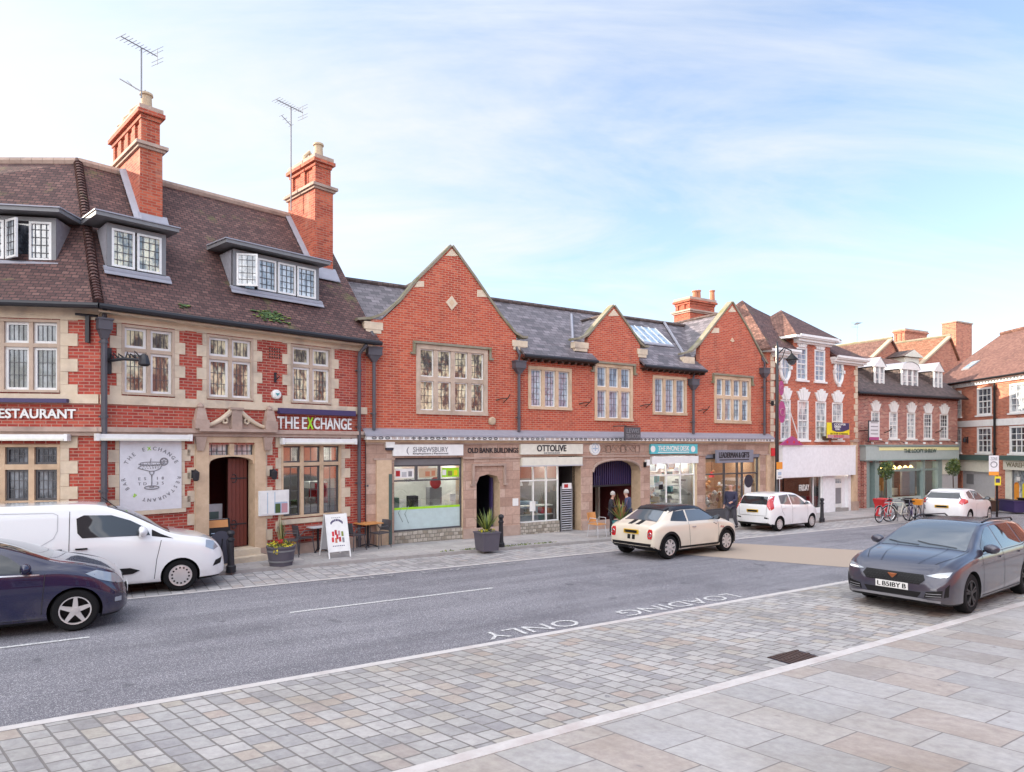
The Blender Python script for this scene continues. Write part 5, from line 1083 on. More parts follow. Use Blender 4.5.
zz=eC+.06; a,b=xl-.35,xr+.35; ax_=X(781,2.1); apz=Z(781,310,2.1)
r.slab([(a,-.4,zz),(b,-.4,zz),(ax_,2.1,apz)],.1,'roof_tile'); r.slab([(a,4,zz),(a,-.4,zz),(ax_,2.1,apz)],.1,'roof_brown'); r.slab([(b,-.4,zz),(b,4,zz),(ax_,2.1,apz)],.1,'roof_tile'); r.slab([(b,4,zz),(a,4,zz),(ax_,2.1,apz)],.1,'roof_tile')  # left slope again browner, as if sunlit; the rest darker tile
part('roof',r,geo)
# blank shopfront
s=MB(); s.box(sf0,sf1,-.30,-.02,sfz0,sfz1,'white_stucco'); s.box(sf0-.02,sf1+.02,-.32,.0,sfz1+.003,sfz1+.06,'white_paint'); part('fascia_board',s,geo)
s=MB(); g_=Bf.gz(sf0); xa=X(815); s.box(X(822),X(834.5),-.05,.3,-2,sfz0-.003,'white_stucco'); s.box(X(847),sf1,-.05,.3,-2,sfz0-.003,'white_stucco'); s.box(sf0,X(779),-.05,.3,-2,sfz0-.003,'white_stucco'); s.box(X(835),X(847),-.1,1.0,-2,Bf.gz(X(840))+.24,'kerb_dark'); s.box(X(843.5),X(847),.1,.9,-2,sfz0-.01,'white_stucco'); part('shopfront',s,geo)
w5=shopframe(X(779),X(822),g_+.25,sfz0,[X(814)],[],'white_paint',t=.05,base=geo)
s=MB(); s.box(X(779),X(822),.0,.25,-2,g_+.248,'white_stucco'); part('stall_riser',s,geo)
room(geo,X(779),X(822),-1.5,sfz0,2.2,'room_dark',floor='room_dark')
s=MB(); s.box(X(814.5),X(821),.25,.3,g_+.3,sfz0-.1,'sage_light'); part('window_display',s,geo)
lettering('FRIDAY',X(799,yg),X(809,yg),Z(799,491,yg),Z(799,485,yg),yg-.0,'sign_white',w5,bold=.01)
d=MB(); a,b=X(835.5),X(844); z=Bf.gz(a)+.26; d.box(a,b,.10,.16,z,sfz0-.02,'white_paint'); dd=part('door',d,geo); d=MB(); d.box(a+.12,b-.12,.085,.098,z+.2,z+1.0,'mid_grey'); d.box(a+.12,b-.12,.085,.098,z+1.25,sfz0-.2,'glass_pale'); part('pane',d,dd)
# pilasters both ends
for px0,px1 in ((767.5,775),(850.3,855)):
    s=MB(); a,b=X(px0),X(px1); s.box(a,b,-.14,.1,-2,2.9,'sandstone'); s.box(a-.03,b+.03,-.19,.1,-2,Bf.gz(a)+.55,'stone_brown'); s.box(a-.04,b+.04,-.2,.1,2.903,3.02,'stone_brown'); part('pilaster',s,geo)
s=MB(); a,b=X(772,-.2),X(775.5,-.2); s.box(a,b,-.2,-.142,Z(772,456,-.2),Z(772,448,-.2),'red'); part('alarm_box',s,geo)
# letting board
bd=thing('letting_board','yellow, purple and pink letting board fixed on the wall above the blank white shopfront','sign board',Bf.M@Vector((X(841),-.45,Z(841,451,0))),Bf.rz)
w_=Bf.M@Vector((X(828,-.5),-.5,0)); a_=X(828,-.5)-X(841); b_=X(850,-.5)-X(841)
za=0.45; zb2=Z(828,422.5,-.5)-Z(841,451,0); za=Z(828,438,-.5)-Z(841,451,0)
s=MB(); s.box(a_,b_,-.02,.02,za,zb2,'yellow'); s.box(a_,b_,-.024,-.02,za,za+(zb2-za)*.22,'pink_reflect'); part('board',s,bd)
h=zb2-za; s=MB(); s.extr([(a_+.35,zb2),(a_+.4,zb2-h*.5),(a_+.8,zb2-h*.6),(b_-.6,zb2-h*.58),(b_-.03,zb2-h*.42),(b_-.03,zb2)][::-1],-.03,-.021,'purple_dark'); pp=part('panel',s,bd)
w5_=(b_-a_)
lettering('COOPER',a_+.55,b_-.35,zb2-h*.17,zb2-h*.04,-.031,'sign_white',pp); lettering('GREEN',a_+.55,b_-.8,zb2-h*.33,zb2-h*.2,-.031,'sign_white',pp,bold=.008); lettering('POOKS',a_+.65,b_-.85,zb2-h*.48,zb2-h*.36,-.031,'sign_white',pp)
lettering('01743 276666',a_+.25,b_-.15,zb2-h*.76,zb2-h*.66,-.024,'timber_dark',bd); lettering('TO LET',a_+.5,b_-.5,za+.03,za+h*.18,-.028,'red',bd)
s=MB(); s.box(a_+.3,a_+.36,-.02,.45,za-.12,za+.1,'timber_dark'); s.box(a_+.25,b_-1.0,.0,.06,za-.1,za-.03,'timber_red'); part('bracket',s,bd)
# pink banners on the lamp column side
for k,(px,py,h_) in enumerate(((781.5,388,.42),(782,412,.62))):
    s=MB(); x,z=X(px,-1.0),Z(px,py,-1.0); s.disc((0,0,0),h_*.8,'magenta',20,rx=h_*.42); s.lathe([(h_*.25,-.01),(h_*.28,-.03),(h_*.25,-.04)],(0,0,0),'petal_yellow' if 0 else 'pink_reflect',12,axis='Y')
    s.tube([(0,.0,h_*.8),(0,.9,h_*.9)],.015,'dark_iron',4)
    p_=Bf.M@Vector((x,-1.0,z)); solo('hanging_decoration',s,['upper pink oval hanging decoration beside the lamp column','lower pink oval hanging decoration beside the lamp column'][k],'decoration',p_,Bf.rz,'pink street decorations')
s=MB(); x,z=X(793,-.35),Z(793,445.5,-.35); s.extr([(-1.0,0),(.75,0),(.42,.16),(.15,.32),(-.1,.42),(-.42,.30),(-.7,.15)],-.04,.04,'magenta')
for q in (-.5,0,.4): s.disc((q,-.045,.14),.07,'red',10)
p_=Bf.M@Vector((x,-.36,z+.02)); solo('pink_fan',s,'pink fan-shaped decoration resting on top of the blank white shopfront','decoration',p_,Bf.rz)
s=MB(); p0=Bf.M@Vector((X(781,-.3),-.3,Z(781,383,-.3))); p1=Bf.M@Vector((X(798,-.3),-.3,Z(798,436,-.3))); s.tube([(0,0,0),tuple(p1-p0)],.025,'white_paint',5); solo('flag_rope',s,'pale slanting pole across the first tall white window','pole',p0)

# ================================================================ GREEN SHOPFRONT HOUSE
Df=Fr(18.55,35.05,R(62)); shr=thing('inn_building','red brick house with five shell-topped windows, white dormers and a sage green shopfront','building',(Df.o.x,Df.o.y,0),Df.rz)
X4=Df.X; Z4=Df.Z; P4=lambda px,py,y=0:(X4(px,y),Z4(px,py,y))
LX=X4(957.5); e4=Z4(870,391.5,-.3)
ws=[(X4(c-4.2),X4(c+4.2)) for c in (875.3,893.3,911,927.8,943.9)]; wz1=Z4(875,411.5); wz0=Z4(875,438.5)
mb=MB(); mb.wall(rect(-.35,LX,1.85,e4),[rect(a+.02,b-.02,wz0+.02,wz1-.02) for a,b in ws],0,.25,'brick_shrew'); mb.wall(rect(-.35,LX,-2,1.85),[rect(X4(866),X4(950),-1.9,1.80)],0,.3,'brick_shrew')
mb.face([(LX,0,-2),(LX,8,-2),(LX,8,e4),(LX,0,e4)],'brick_shrew'); mb.face([(-.35,0,-2),(-.35,0,e4),(-.35,8,e4),(-.35,8,-2)],'brick_shrew')
part('wall',mb,shr)
for i,(a,b) in enumerate(ws): sash(shr,a,b,wz0,wz1,3 if i>2 else 2,6,glass='glass_dark' if i>2 else 'glass_pale'); shell((a+b)/2,wz1+.01,b-a,.62,shr)
r=MB(); y2=1.9; z2=Z4(880,367,1.9); r.slab([(-.4,-.4,e4-.02),(LX+.3,-.4,e4-.02),(LX+.2,y2,z2),(-.4,y2,z2)],.1,'roof_dark'); r.slab([(-.4,y2,z2),(LX+.2,y2,z2),(LX+.2,4.0,z2+1.0),(-.4,4.0,z2+1.0)],.08,'roof_brown'); r.slab([(LX+.2,8,z2-1),(-.4,8,z2-1),(-.4,4,z2+1),(LX+.2,4,z2+1)],.08,'roof_brown'); r.box(-.4,LX+.2,y2-.05,y2+.05,z2-.0,z2+.06,'stone_mossy')
part('roof',r,shr)
g=MB(); g.tube([(-.4,-.42,e4-.1),(LX+.3,-.42,e4-.1)],.06,'dark_iron',8)
x=-.3
while x<LX: g.box(x,x+.09,-.16,0,e4-.22,e4-.12,'timber_red'); x+=.24
part('gutter',g,shr)
def wdormer(pa,pb,top,bot,kind,yf=.35):
    a,b=X4(pa,yf),X4(pb,yf); zb_=Z4(pa,bot,yf); zt_=Z4(pa,top,yf); h=zt_-zb_; zs_=zb_+h*(.66 if kind=='g' else .70)
    d=MB(); xm=(a+b)/2
    d.box(a,b,yf,yf+.1,zb_-.06,zb_,'white_paint'); 
    if kind=='g': top_=[(a-.12,zs_),(b+.12,zs_),(xm,zt_)]
    else: top_=[(a-.12,zs_)]+[(b+.12,zs_)]+[(xm+(b-a+.24)/2*math.cos(R(q)),zs_+(zt_-zs_)*math.sin(R(q))) for q in range(20,180,20)]
    d.extr(top_,yf-.06,yf+.10,'white_paint')
    D=part('dormer',d,shr)
    c=MB(); yb=yf+2.1; c.box(a+.01,b-.01,yf+.12,yb,zb_-.4,zs_,'roof_dark')
    for i in range(len(top_)):
        if kind=='g' and i==0: continue
        p,q=top_[i],top_[(i+1)%len(top_)]
        if (p[1]+q[1])/2<=zs_+.01: continue
        c.mesh([(p[0],yf-.08,p[1]+.03),(q[0],yf-.08,q[1]+.03),(q[0],yb,q[1]+.03),(p[0],yb,p[1]+.03)],[(0,1,2,3)],'lead')
    part('cheeks',c,D)
    w_=MB(); g=MB(); n=2 if b-a<1.3 else 3
    for i in range(n):
        p=a+(b-a)*i/n; q=a+(b-a)*(i+1)/n; w_.box(p,p+.06,yf-.01,yf+.08,zb_,zs_,'white_paint'); w_.box(q-.06,q,yf-.012,yf+.08,zb_,zs_,'white_paint'); g.face([(p+.06,yf+.04,zb_),(q-.06,yf+.04,zb_),(q-.06,yf+.04,zs_),(p+.06,yf+.04,zs_)],'glass_pale')
        for k in (1,2): w_.box(p+.06,q-.06,yf+.01,yf+.03,zb_+(zs_-zb_)*k/3-.012,zb_+(zs_-zb_)*k/3+.012,'white_paint')
    part('casement_frame',w_,D); part('pane',g,D)
wdormer(875,884.3,357,385,'g'); wdormer(902,918,361.5,387,'a'); wdormer(934.3,942.3,362.5,388.5,'g')
# sage green shopfront
f=MB(); fz0,fz1=Z4(870,460,-.3),Z4(870,446.5,-.3); a,b=X4(865,-.3),X4(959,-.3)
f.box(a,b,-.30,0,fz0,fz1,'sage_light'); f.box(a-.05,b+.05,-.36,.0,fz1+.003,fz1+.09,'sage'); f.box(a,b,-.33,-.0,fz0-.06,fz0-.003,'sage'); f.box(a,X4(876,-.3),-.36,-.301,fz0,fz1,'sage_light'); F=part('fascia_board',f,shr)
f=MB(); f.box(X4(879,-.3),b-.05,-.318,-.301,fz1-.22,fz1-.05,'strip_yellow'); part('light_strip',f,F)
lettering('THE LOOPY SHREW',X4(903.5,-.3),X4(936,-.3),Z4(904,452.8,-.3),Z4(904,449,-.3),-.319,'sage_dark',F,bold=.012)
f=MB(); gz4=Df.gz(0)
for pa,pb in ((864.5,867.5),(873,877),(888,890),(921,923),(936,940)): f.box(X4(pa),X4(pb),-.12,.25,-2,fz0-.065,'sage')
f.box(X4(867.5),X4(873),.2,.3,-2,fz0-.065,'sage_dark'); f.box(X4(877),X4(936),-.02,.2,-2,gz4+.55,'sage_light'); f.box(X4(877),X4(936),-.03,.0,Z4(877,472,0),Z4(877,470,0),'sage')
f.box(X4(941),X4(957),-.08,.3,1.0,fz0-.07,'cream_paint'); f.box(X4(941),X4(957),-.04,.3,-2,.99,'pale_grey'); part('shopfront',f,shr)
g=MB(); g.face([(X4(877),.06,gz4+.55),(X4(936),.06,gz4+.55),(X4(936),.06,fz0),(X4(877),.06,fz0)],'shop_glass'); part('shop_window',g,shr)
room(shr,X4(877),X4(936),-1.8,fz0,3,'room_dark',floor='room_warm',light=3)
f=MB(); f.box(X4(907),X4(920),.3,.4,gz4+.6,gz4+2.2,'blue_pale'); 
for k in range(9): f.lathe([(.1,-.1),(.12,0),(.02,.1)],(X4(880)+k*.55,.9,fz0-.5),'lamp_warm',8)
for k in range(7): f.box(X4(879)+k*.8,X4(879)+k*.8+.3,.6,.8,gz4+.6,gz4+1.0+.2*(k%3),('terracotta','sage','pot_buff','room_light')[k%4])
part('window_display',f,shr)
for c in (867,881.5,901,919,935.5,951.5):
    b=MB(); x,z=P4(c,443); b.box(x-.05,x+.05,-.35,-.25,z-.06,z+.06,'white_paint'); b.tube([(x,-.3,z),(x,0,z+.1)],.02,'dark_iron',5); part('floodlight',b,shr)
for c in (885,936): b=MB(); x,z=P4(c,431); b.tube([(x-.1,-.02,z-.1),(x+.05,-.2,z),(x+.15,-.3,z+.15)],.03,'timber_dark',5); part('lamp_bracket',b,shr)
pb=thing('projecting_sign','pale square sign with a dark frame hung over the first window above the green shopfront','sign',Df.M@Vector((X4(868.5,-.5),-.5,Z4(868,440,-.5))),Df.rz)
a_,b_=0,X4(878.5,-.5)-X4(868.5,-.5); h=Z4(868,421,-.5)-Z4(868,440,-.5)
s=MB(); s.box(a_+.05,b_,-.03,.03,.1,h-.03,'panel_white'); s.box(a_+.05,b_,-.032,.032,.0,.16,'magenta'); part('board',s,pb)
s=MB(); s.tube([(a_,0,-.1),(a_,0,h)],.03,'dark_iron',5); s.tube([(a_,0,h),(b_,0,h)],.03,'dark_iron',5); s.tube([(a_,0,h*.5),(a_,.5,h*.5)],.025,'dark_iron',5); part('bracket',s,pb)
s=MB(); 
for k in range(4): s.box(a_+.15,b_-.1,-.035,-.03,h*.3+k*.2,h*.3+k*.2+.05,'mid_grey')
part('lettering',s,pb)
# dark side passage and pier between the houses
s=MB(); s.box(X4(861.5,-.05),X4(864,-.05),-.2,.1,-2,3.0,'brick_shrew'); part('brick_pier',s,shr)

# ================================================================ HOUSES BEHIND
def gable_house(label,xl_,zl,xm,zm,xr2,zr2,y0,y1,mat,cat='house'):
    o=thing('background_house',label,cat,(Df.o.x,Df.o.y,0),Df.rz,None)
    w_=MB(); w_.extr([(xl_+.1,-1),(xr2-.1,-1),(xr2-.1,zr2-.05),(xm,zm-.1),(xl_+.1,zl-.05)],y0+.15,y1-.1,'brick_orange'); part('wall',w_,o)
    r=MB(); r.slab([(xl_,y0,zl),(xm,y0,zm),(xm,y1,zm),(xl_,y1,zl)],.12,mat); r.slab([(xm,y0,zm),(xr2,y0,zr2),(xr2,y1,zr2),(xm,y1,zm)],.12,mat); part('roof',r,o)
    v=MB(); v.slab([(xl_,y0-.05,zl+.03),(xm,y0-.05,zm+.05),(xm,y0+.25,zm+.05),(xl_,y0+.25,zl+.03)],.15,'pot_buff'); v.tube([(xm,y0,zm+.05),(xm,y1,zm+.05)],.1,'stone_mossy',6); part('verge',v,o)
    return o
ya=4.6; xm,zm=P4(892.5,338.5,ya); h1=gable_house('brown tiled gabled roof rising behind the left white dormer',xm-5.0,zm-3.3,xm,zm,xm+2.2,zm-2.4,ya,14,'roof_brown')
ya=4.4; xm,zm=P4(951,336,ya); h2=gable_house('tiled gabled roof tinted a sunlit orange rising behind the arched white dormer',xm-5.6,zm-3.4,xm,zm,xm+1.2,zm-1.6,ya,13,'roof_sunlit')
yc=9.5; c=chimney(h1,None,X4(905,yc),X4(928,yc),yc,yc+1.0,4,Z4(897,340,yc)-.3,Z4(897,327,yc),(),mat='brick_orange')
c2=MB(); c2.box(X4(956,5.0),X4(972,5.0),5.0,6.0,4,Z4(949,321,5.0),'brick_orange'); c2.box(X4(956,5.0)-.06,X4(972,5.0)+.06,4.94,6.06,Z4(949,321,5.0)+.003,Z4(949,319.5,5.0),'stone_brown'); part('chimney',c2,h2)
# cream pedimented dormer on the middle roof
d=MB(); y_=3.6; a,b=X4(905,y_),X4(919,y_); z0_=Z4(905,368,y_); z1_=Z4(905,356.5,y_); xm_=(a+b)/2; d.box(a,b,y_,y_+2,z0_-.4,z1_,'cream_paint'); d.extr([(a-.35,z1_+.003),(b+.35,z1_+.003),(xm_,Z4(905,349,y_))],y_-.15,y_+2.4,'cream_paint','roof_dark'); part('dormer',d,h2)
p_=Df.M@Vector((X4(857,9),9,0)); aerial((p_.x,p_.y,Z4(857,345,9)),1.6,R(80),'small television aerial above the brown roof behind the white-trimmed house',False)
far=thing('distant_house','small brown roof and brick chimney seen past the white-trimmed house','house',Df.M@Vector((-1.5,6,0)),Df.rz)
s=MB(); s.box(-1.2,2.2,0,5,-1,7.6,'brick_orange'); part('wall',s,far); s=MB(); s.slab([(-1.4,-.2,7.6),(2.4,-.2,7.6),(2.4,2.5,9.2),(-1.4,2.5,9.2)],.1,'roof_brown'); s.slab([(2.4,5.2,7.6),(-1.4,5.2,7.6),(-1.4,2.5,9.2),(2.4,2.5,9.2)],.1,'roof_brown'); part('roof',s,far)
s=MB(); s.box(.6,1.3,2.2,2.9,8.6,9.9,'brick_orange'); s.box(.52,1.38,2.12,2.98,9.903,10.0,'brick_orange'); part('chimney',s,far)

# ================================================================ BRICK HOUSE ON THE RIGHT
Ef=Fr(27.9,41,R(183.3)); rgt=thing('corner_building','orange brick house with white string course and large white sash windows','building',(Ef.o.x,Ef.o.y,0),Ef.rz)
X5=Ef.X; Z5=Ef.Z; P5=lambda px,py,y=0:(X5(px,y),Z5(px,py,y))
e5=Z5(1000,376,-.3); L5=17; RZ5=10.1
wn=[]
for a,b in ((977,991.8),(1009.5,1027.5)):
    wn.append((X5(a),X5(b),Z5(a,415.5 if a<1000 else 411.5),Z5(a,388.5 if a<1000 else 383.5))); wn.append((X5(a),X5(b),Z5(a,453 if a<1000 else 451.5),Z5(a,427.5 if a<1000 else 425)))
wn[2]=(wn[2][0],wn[2][1],wn[0][2],wn[0][3]); wn[3]=(wn[3][0],wn[3][1],wn[1][2],wn[1][3])
dx=wn[2][0]-wn[0][0]
a0=X5(955); a1=X5(961.5); wn+= [(a0,a1,wn[0][2],wn[0][3]),(a0,a1,wn[1][2],wn[1][3])]
for k in range(1,4):
    wn+= [(wn[2][0]+dx*k,wn[2][1]+dx*k,wn[0][2],wn[0][3]),(wn[2][0]+dx*k,wn[2][1]+dx*k,wn[1][2],wn[1][3])]
mb=MB(); zs5=2.05; mb.wall(rect(-2.5,L5,zs5,e5),[rect(a+.02,b-.02,c+.02,d-.02) for a,b,c,d in wn],0,.25,'brick_orange')
mb.face([(L5,0,-1.5),(L5,9,-1.5),(L5,9,e5),(L5,4.5,9.85),(L5,0,e5)],'brick_orange')
mb.box(-2.5,X5(962),0,.3,-2,zs5-.003,'brick_orange'); mb.box(X5(995.5),X5(1006),-.02,.3,-2,zs5-.003,'brick_orange'); mb.box(X5(1006)+3.2,L5,0,.3,-2,zs5-.003,'brick_orange')
part('wall',mb,rgt)
for a,b,c,d in wn: sash(rgt,a,b,c,d,2 if b-a<1 else 3,4,glass='glass_dark' if random.random()<.5 else 'glass_pale',fw=.10,bar=.035)
s=MB(); zsc=Z5(953,423.5); s.box(-2.5,L5,-.05,.0,zsc-.26,zsc+.12,'white_paint'); part('string_course',s,rgt)
s=MB(); s.box(-2.5,L5,-.28,.0,e5-.12,e5-.02,'white_paint'); s.box(-2.5,L5,-.12,.0,e5-.30,e5-.123,'white_paint')
x=-2.4
while x<L5: s.box(x,x+.1,-.2,-.121,e5-.22,e5-.124,'white_paint'); x+=.26
part('cornice',s,rgt)
r=MB(); r.slab([(-2.5,-.35,e5),(L5+.2,-.35,e5),(L5+.2,4.5,RZ5),(-2.5,4.5,RZ5)],.12,'roof_plum'); r.slab([(L5+.2,9.3,e5),(-2.5,9.3,e5),(-2.5,4.5,RZ5),(L5+.2,4.5,RZ5)],.12,'roof_brown'); part('roof',r,rgt)
r=MB(); r.tube([(-2.5,4.5,RZ5+.05),(L5+.2,4.5,RZ5+.05)],.12,'roof_brown',8); part('ridge_tiles',r,rgt)
r=MB(); r.tube([(-2.5,-.38,e5-.03),(L5+.2,-.38,e5-.03)],.06,'black',8); part('gutter',r,rgt)
s=MB(); f5=(RZ5-e5)/4.85
def on5(x,y,h=.1): return (x,y,e5+(y+.35)*f5+h)
xa5,xb5=X5(968,1.3),X5(974,1.3); s.slab([on5(xa5,1.0),on5(xb5,1.0),on5(xb5,1.55),on5(xa5,1.55)],.08,'glass_sky'); s.slab([on5(xa5-.08,.93,.08),on5(xb5+.08,.93,.08),on5(xb5+.08,1.63,.08),on5(xa5-.08,1.63,.08)],.08,'mid_grey'); part('rooflight',s,rgt)
downpipe(rgt,X5(994.8,-.1),zs5,e5-.35,hop=False,mat='black',r=.06,y=-.12)
# pale shopfront at the far end and cream one at the near end
s=MB(); s.box(-2.5,X5(995),-.12,.3,Z5(970,471),zs5-.2,'cream_paint'); s.box(-2.5,X5(995),-.30,.0,zs5-.2,zs5+.1,'sage_dark'); s.box(X5(950),X5(995),.05,.3,-2,Z5(970,471)-.003,'pale_grey')
s.box(X5(966),X5(973),.03,.06,Z5(970,484),Z5(970,474),'frame_mid'); s.box(-2,X5(995),-.15,.05,-2,Ef.gz(1)+.55,'stone_pale'); part('shopfront',s,rgt)
s=MB(); a=X5(1006); b=a+3.4; s.box(a,b,-.16,.3,Z5(1006,469.5),Z5(1006,460),'cream_paint'); s.box(a-.1,b+.1,-.3,.0,Z5(1006,460)+.003,Z5(1006,455.5),'sage_dark'); s.box(a,a+.45,-.05,.3,-2,Z5(1006,469.5)-.003,'cream_paint'); s.box(b-.3,b,-.05,.3,-2,Z5(1006,469.5)-.003,'cream_paint'); s.box(a+.45,b-.3,-.1,.3,-2,Ef.gz(a)+.5,'pale_grey'); S_=part('shopfront',s,rgt)
s=MB(); s.face([(a+.45,.1,Ef.gz(a)+.5),(b-.3,.1,Ef.gz(a)+.5),(b-.3,.1,Z5(1006,469.5)),(a+.45,.1,Z5(1006,469.5))],'glass_pale'); s.box(a+.42,a+.5,.02,.09,Ef.gz(a)+.5,Z5(1006,469.6),'frame_mid'); part('shop_window',s,rgt)
s=MB()
for k in range(3): s.box(a+.58+k*.62,a+.58+k*.62+.30,.04,.09,Ef.gz(a)+.55,Ef.gz(a)+1.35,('orange','yellow','yellow')[k]); s.lathe([(.15,-.02),(.15,.02),(0,.02)],(a+.73+k*.62,.065,Ef.gz(a)+1.35),('orange','yellow','yellow')[k],12,axis='Y')
s.box(a+.7,a+1.05,.06,.09,Z5(1012,481),Z5(1012,476),'mid_grey'); s.box(a+.74,a+1.01,.05,.059,Z5(1012,480.5),Z5(1012,476.5),'sign_white'); part('window_display',s,rgt)
lettering('WAREHOUSE',X5(1009.3),X5(1009.3)+2.4,Z5(1009,466.8),Z5(1009,462.5),-.161,'stone_mossy',S_,bold=.02)
b=MB(); x,z=P5(968,440); b.box(x-.04,x+.04,-.05,0,z-.2,z+.2,'dark_iron'); b.lathe([(.03,.15),(.1,.05),(.08,-.15)],(x,-.2,z),'dark_iron',6,smooth=False); b.tube([(x,-.03,z+.1),(x,-.2,z+.2)],.02,'dark_iron',5); part('wall_lantern',b,rgt)
# low boxes in front of the right-hand shops
for k,(px,py,w,d_,h,mt_,lb) in enumerate(((1010,511.5,1.35,.5,.55,'purple_dark','long dark planter box in front of the cream shopfront'),(989,511,.8,.45,.5,'timber_dark','small dark red box planter beside the brick pier'),(1030,512.5,1.0,.5,.65,'black','dark planter box at the very right edge'))):
    p_=gpt(px,py,.08); t_=thing('planter_box',lb,'planter',p_,Ef.rz,None)
    s=MB(); s.box(-w/2,w/2,-d_/2,d_/2,0.03,h,mt_); s.box(-w/2-.03,w/2+.03,-d_/2-.03,d_/2+.03,h,h+.05,mt_); s.box(-w/2+.05,w/2-.05,-d_/2+.05,d_/2-.05,0,.028,mt_); part('box',s,t_)
    s=MB(); s.box(-w/2+.02,w/2-.02,-d_/2+.02,d_/2-.02,h+.05,h+.056,'soil'); part('soil',s,t_)
# terraces out of view; left one added and sized to shade the street
def terrace(label,ox,oy,phi,L,D,h,rid,mat,nw):
    f=Fr(ox,oy,phi); o=thing('terraced_house',label,'house',(ox,oy,0),f.rz)
    m=MB(); hs_=[]
    for k in range(nw):
        x=L*(k+.5)/nw
        for z in (1.0,4.0,7.0):
            if z+1.6<h: hs_.append(rect(x-.5,x+.5,z,z+1.6))
    m.wall(rect(0,L,-1.5,h),hs_,0,.2,mat); m.face([(0,0,-1.5),(0,0,h),(0,D/2,rid),(0,D,h),(0,D,-1.5)],mat); m.face([(L,0,-1.5),(L,D,-1.5),(L,D,h),(L,D/2,rid),(L,0,h)],mat); m.face([(L,D,-1.5),(0,D,-1.5),(0,D,h),(L,D,h)],mat); part('wall',m,o)
    for q in hs_: sash(o,q[0][0]-.02,q[1][0]+.02,q[0][1]-.02,q[2][1]+.02,2,4,glass='glass_pale')
    r=MB(); r.slab([(-.2,-.3,h-.1),(L+.2,-.3,h-.1),(L+.2,D/2,rid),(-.2,D/2,rid)],.12,'roof_tile'); r.slab([(L+.2,D+.3,h-.1),(-.2,D+.3,h-.1),(-.2,D/2,rid),(L+.2,D/2,rid)],.12,'roof_tile'); part('roof',r,o)
terrace('tall brick terraced house added outside the left edge to shade the street',-30,-16,R(0),33.2,8,13,17,'brick_old',7)

P0=lambda t,w: U*t+V*w
for k,(t0,L_,h,rid,mt_,lb) in enumerate(((62,24,8.5,11.5,'brick_old','brick terraced house on the near pavement, to the right of the camera'),(38,24,9.5,12.5,'brick_red','tall red brick terraced house on the near pavement, right behind the camera'),(14,26,8.8,12,'brick_georgian','dark brick terraced house on the near pavement, to the left of the camera'))):
    q=P0(t0,-9-.2*k); terrace(lb,q.x,q.y,PHI+math.pi,L_-.1,8,h,rid,mt_,7)
# ================================================================ STREET THINGS
KU=math.atan2(U.y,U.x)          # heading along the street
def bollard(p,label,h=1.0):
    o=thing('bollard',label,'bollard',p,0,'black bollards on the far kerb')
    b=MB(); b.lathe([(.11,-.03),(.11,.12),(.085,.14),(.075,.2),(.065,h*.72),(.085,h*.74),(.085,h*.78),(.062,h*.8),(.062,h*.84),(0,h*.84)],(0,0,0),'dark_iron',16); part('post',b,o)
    b=MB(); b.lathe([(.045,h*.84),(.075,h*.87),(.09,h*.92),(.07,h*.975),(0,h)],(0,0,0),'dark_iron',14); part('cap',b,o); return o
bollard(gpt(231,571,.085),'black bollard beside the bonnet of the white van',.98); bollard(gpt(501,547,.085),'black bollard beside the square planter with spiky leaves',1.0); bollard(gpt(822,521,.085),'black bollard in front of the blank white shopfront',1.0)
def blades(mb,c,n,L,r0,mat,spread=.8,w=.02,seed=1,droop=.25,mats=None):
    random.seed(seed)
    for k in range(n):
        a=random.uniform(0,2*math.pi); el=random.uniform(.25,1.0); l=L*random.uniform(.6,1); d=Vector((math.cos(a),math.sin(a),0))*spread*(1-el*.75); s=Vector((-math.sin(a),math.cos(a),0))*w
        p=Vector(c)+d*.08*r0; pts=[]
        for i in range(5):
            f=i/4; q=p+d*l*f+Vector((0,0,l*(f*(.5+.6*el)-droop*f*f))); ww=1-f**1.5*.95; pts.append((q-s*ww,q+s*ww))
        m=random.choice(mats) if mats else mat
        for i in range(4): mb.face([pts[i][0],pts[i][1],pts[i+1][1],pts[i+1][0]],m)
def clump(mb,c,rx,ry,rz,n,size,mats,seed=2):
    random.seed(seed)
    for k in range(n):
        while True:
            q=Vector((random.uniform(-1,1),random.uniform(-1,1),random.uniform(-1,1)))
            if .25<q.length<1: break
        p=Vector(c)+Vector((q.x*rx,q.y*ry,q.z*rz)); a=Vector((random.gauss(0,1),random.gauss(0,1),random.gauss(0,1))).normalized(); b=a.cross(Vector((random.gauss(0,1),random.gauss(0,1),random.gauss(0,1)))).normalized(); s=size*random.uniform(.6,1.2)
        mb.face([p-a*s,p-b*s*.5,p+a*s,p+b*s*.5],random.choice(mats))
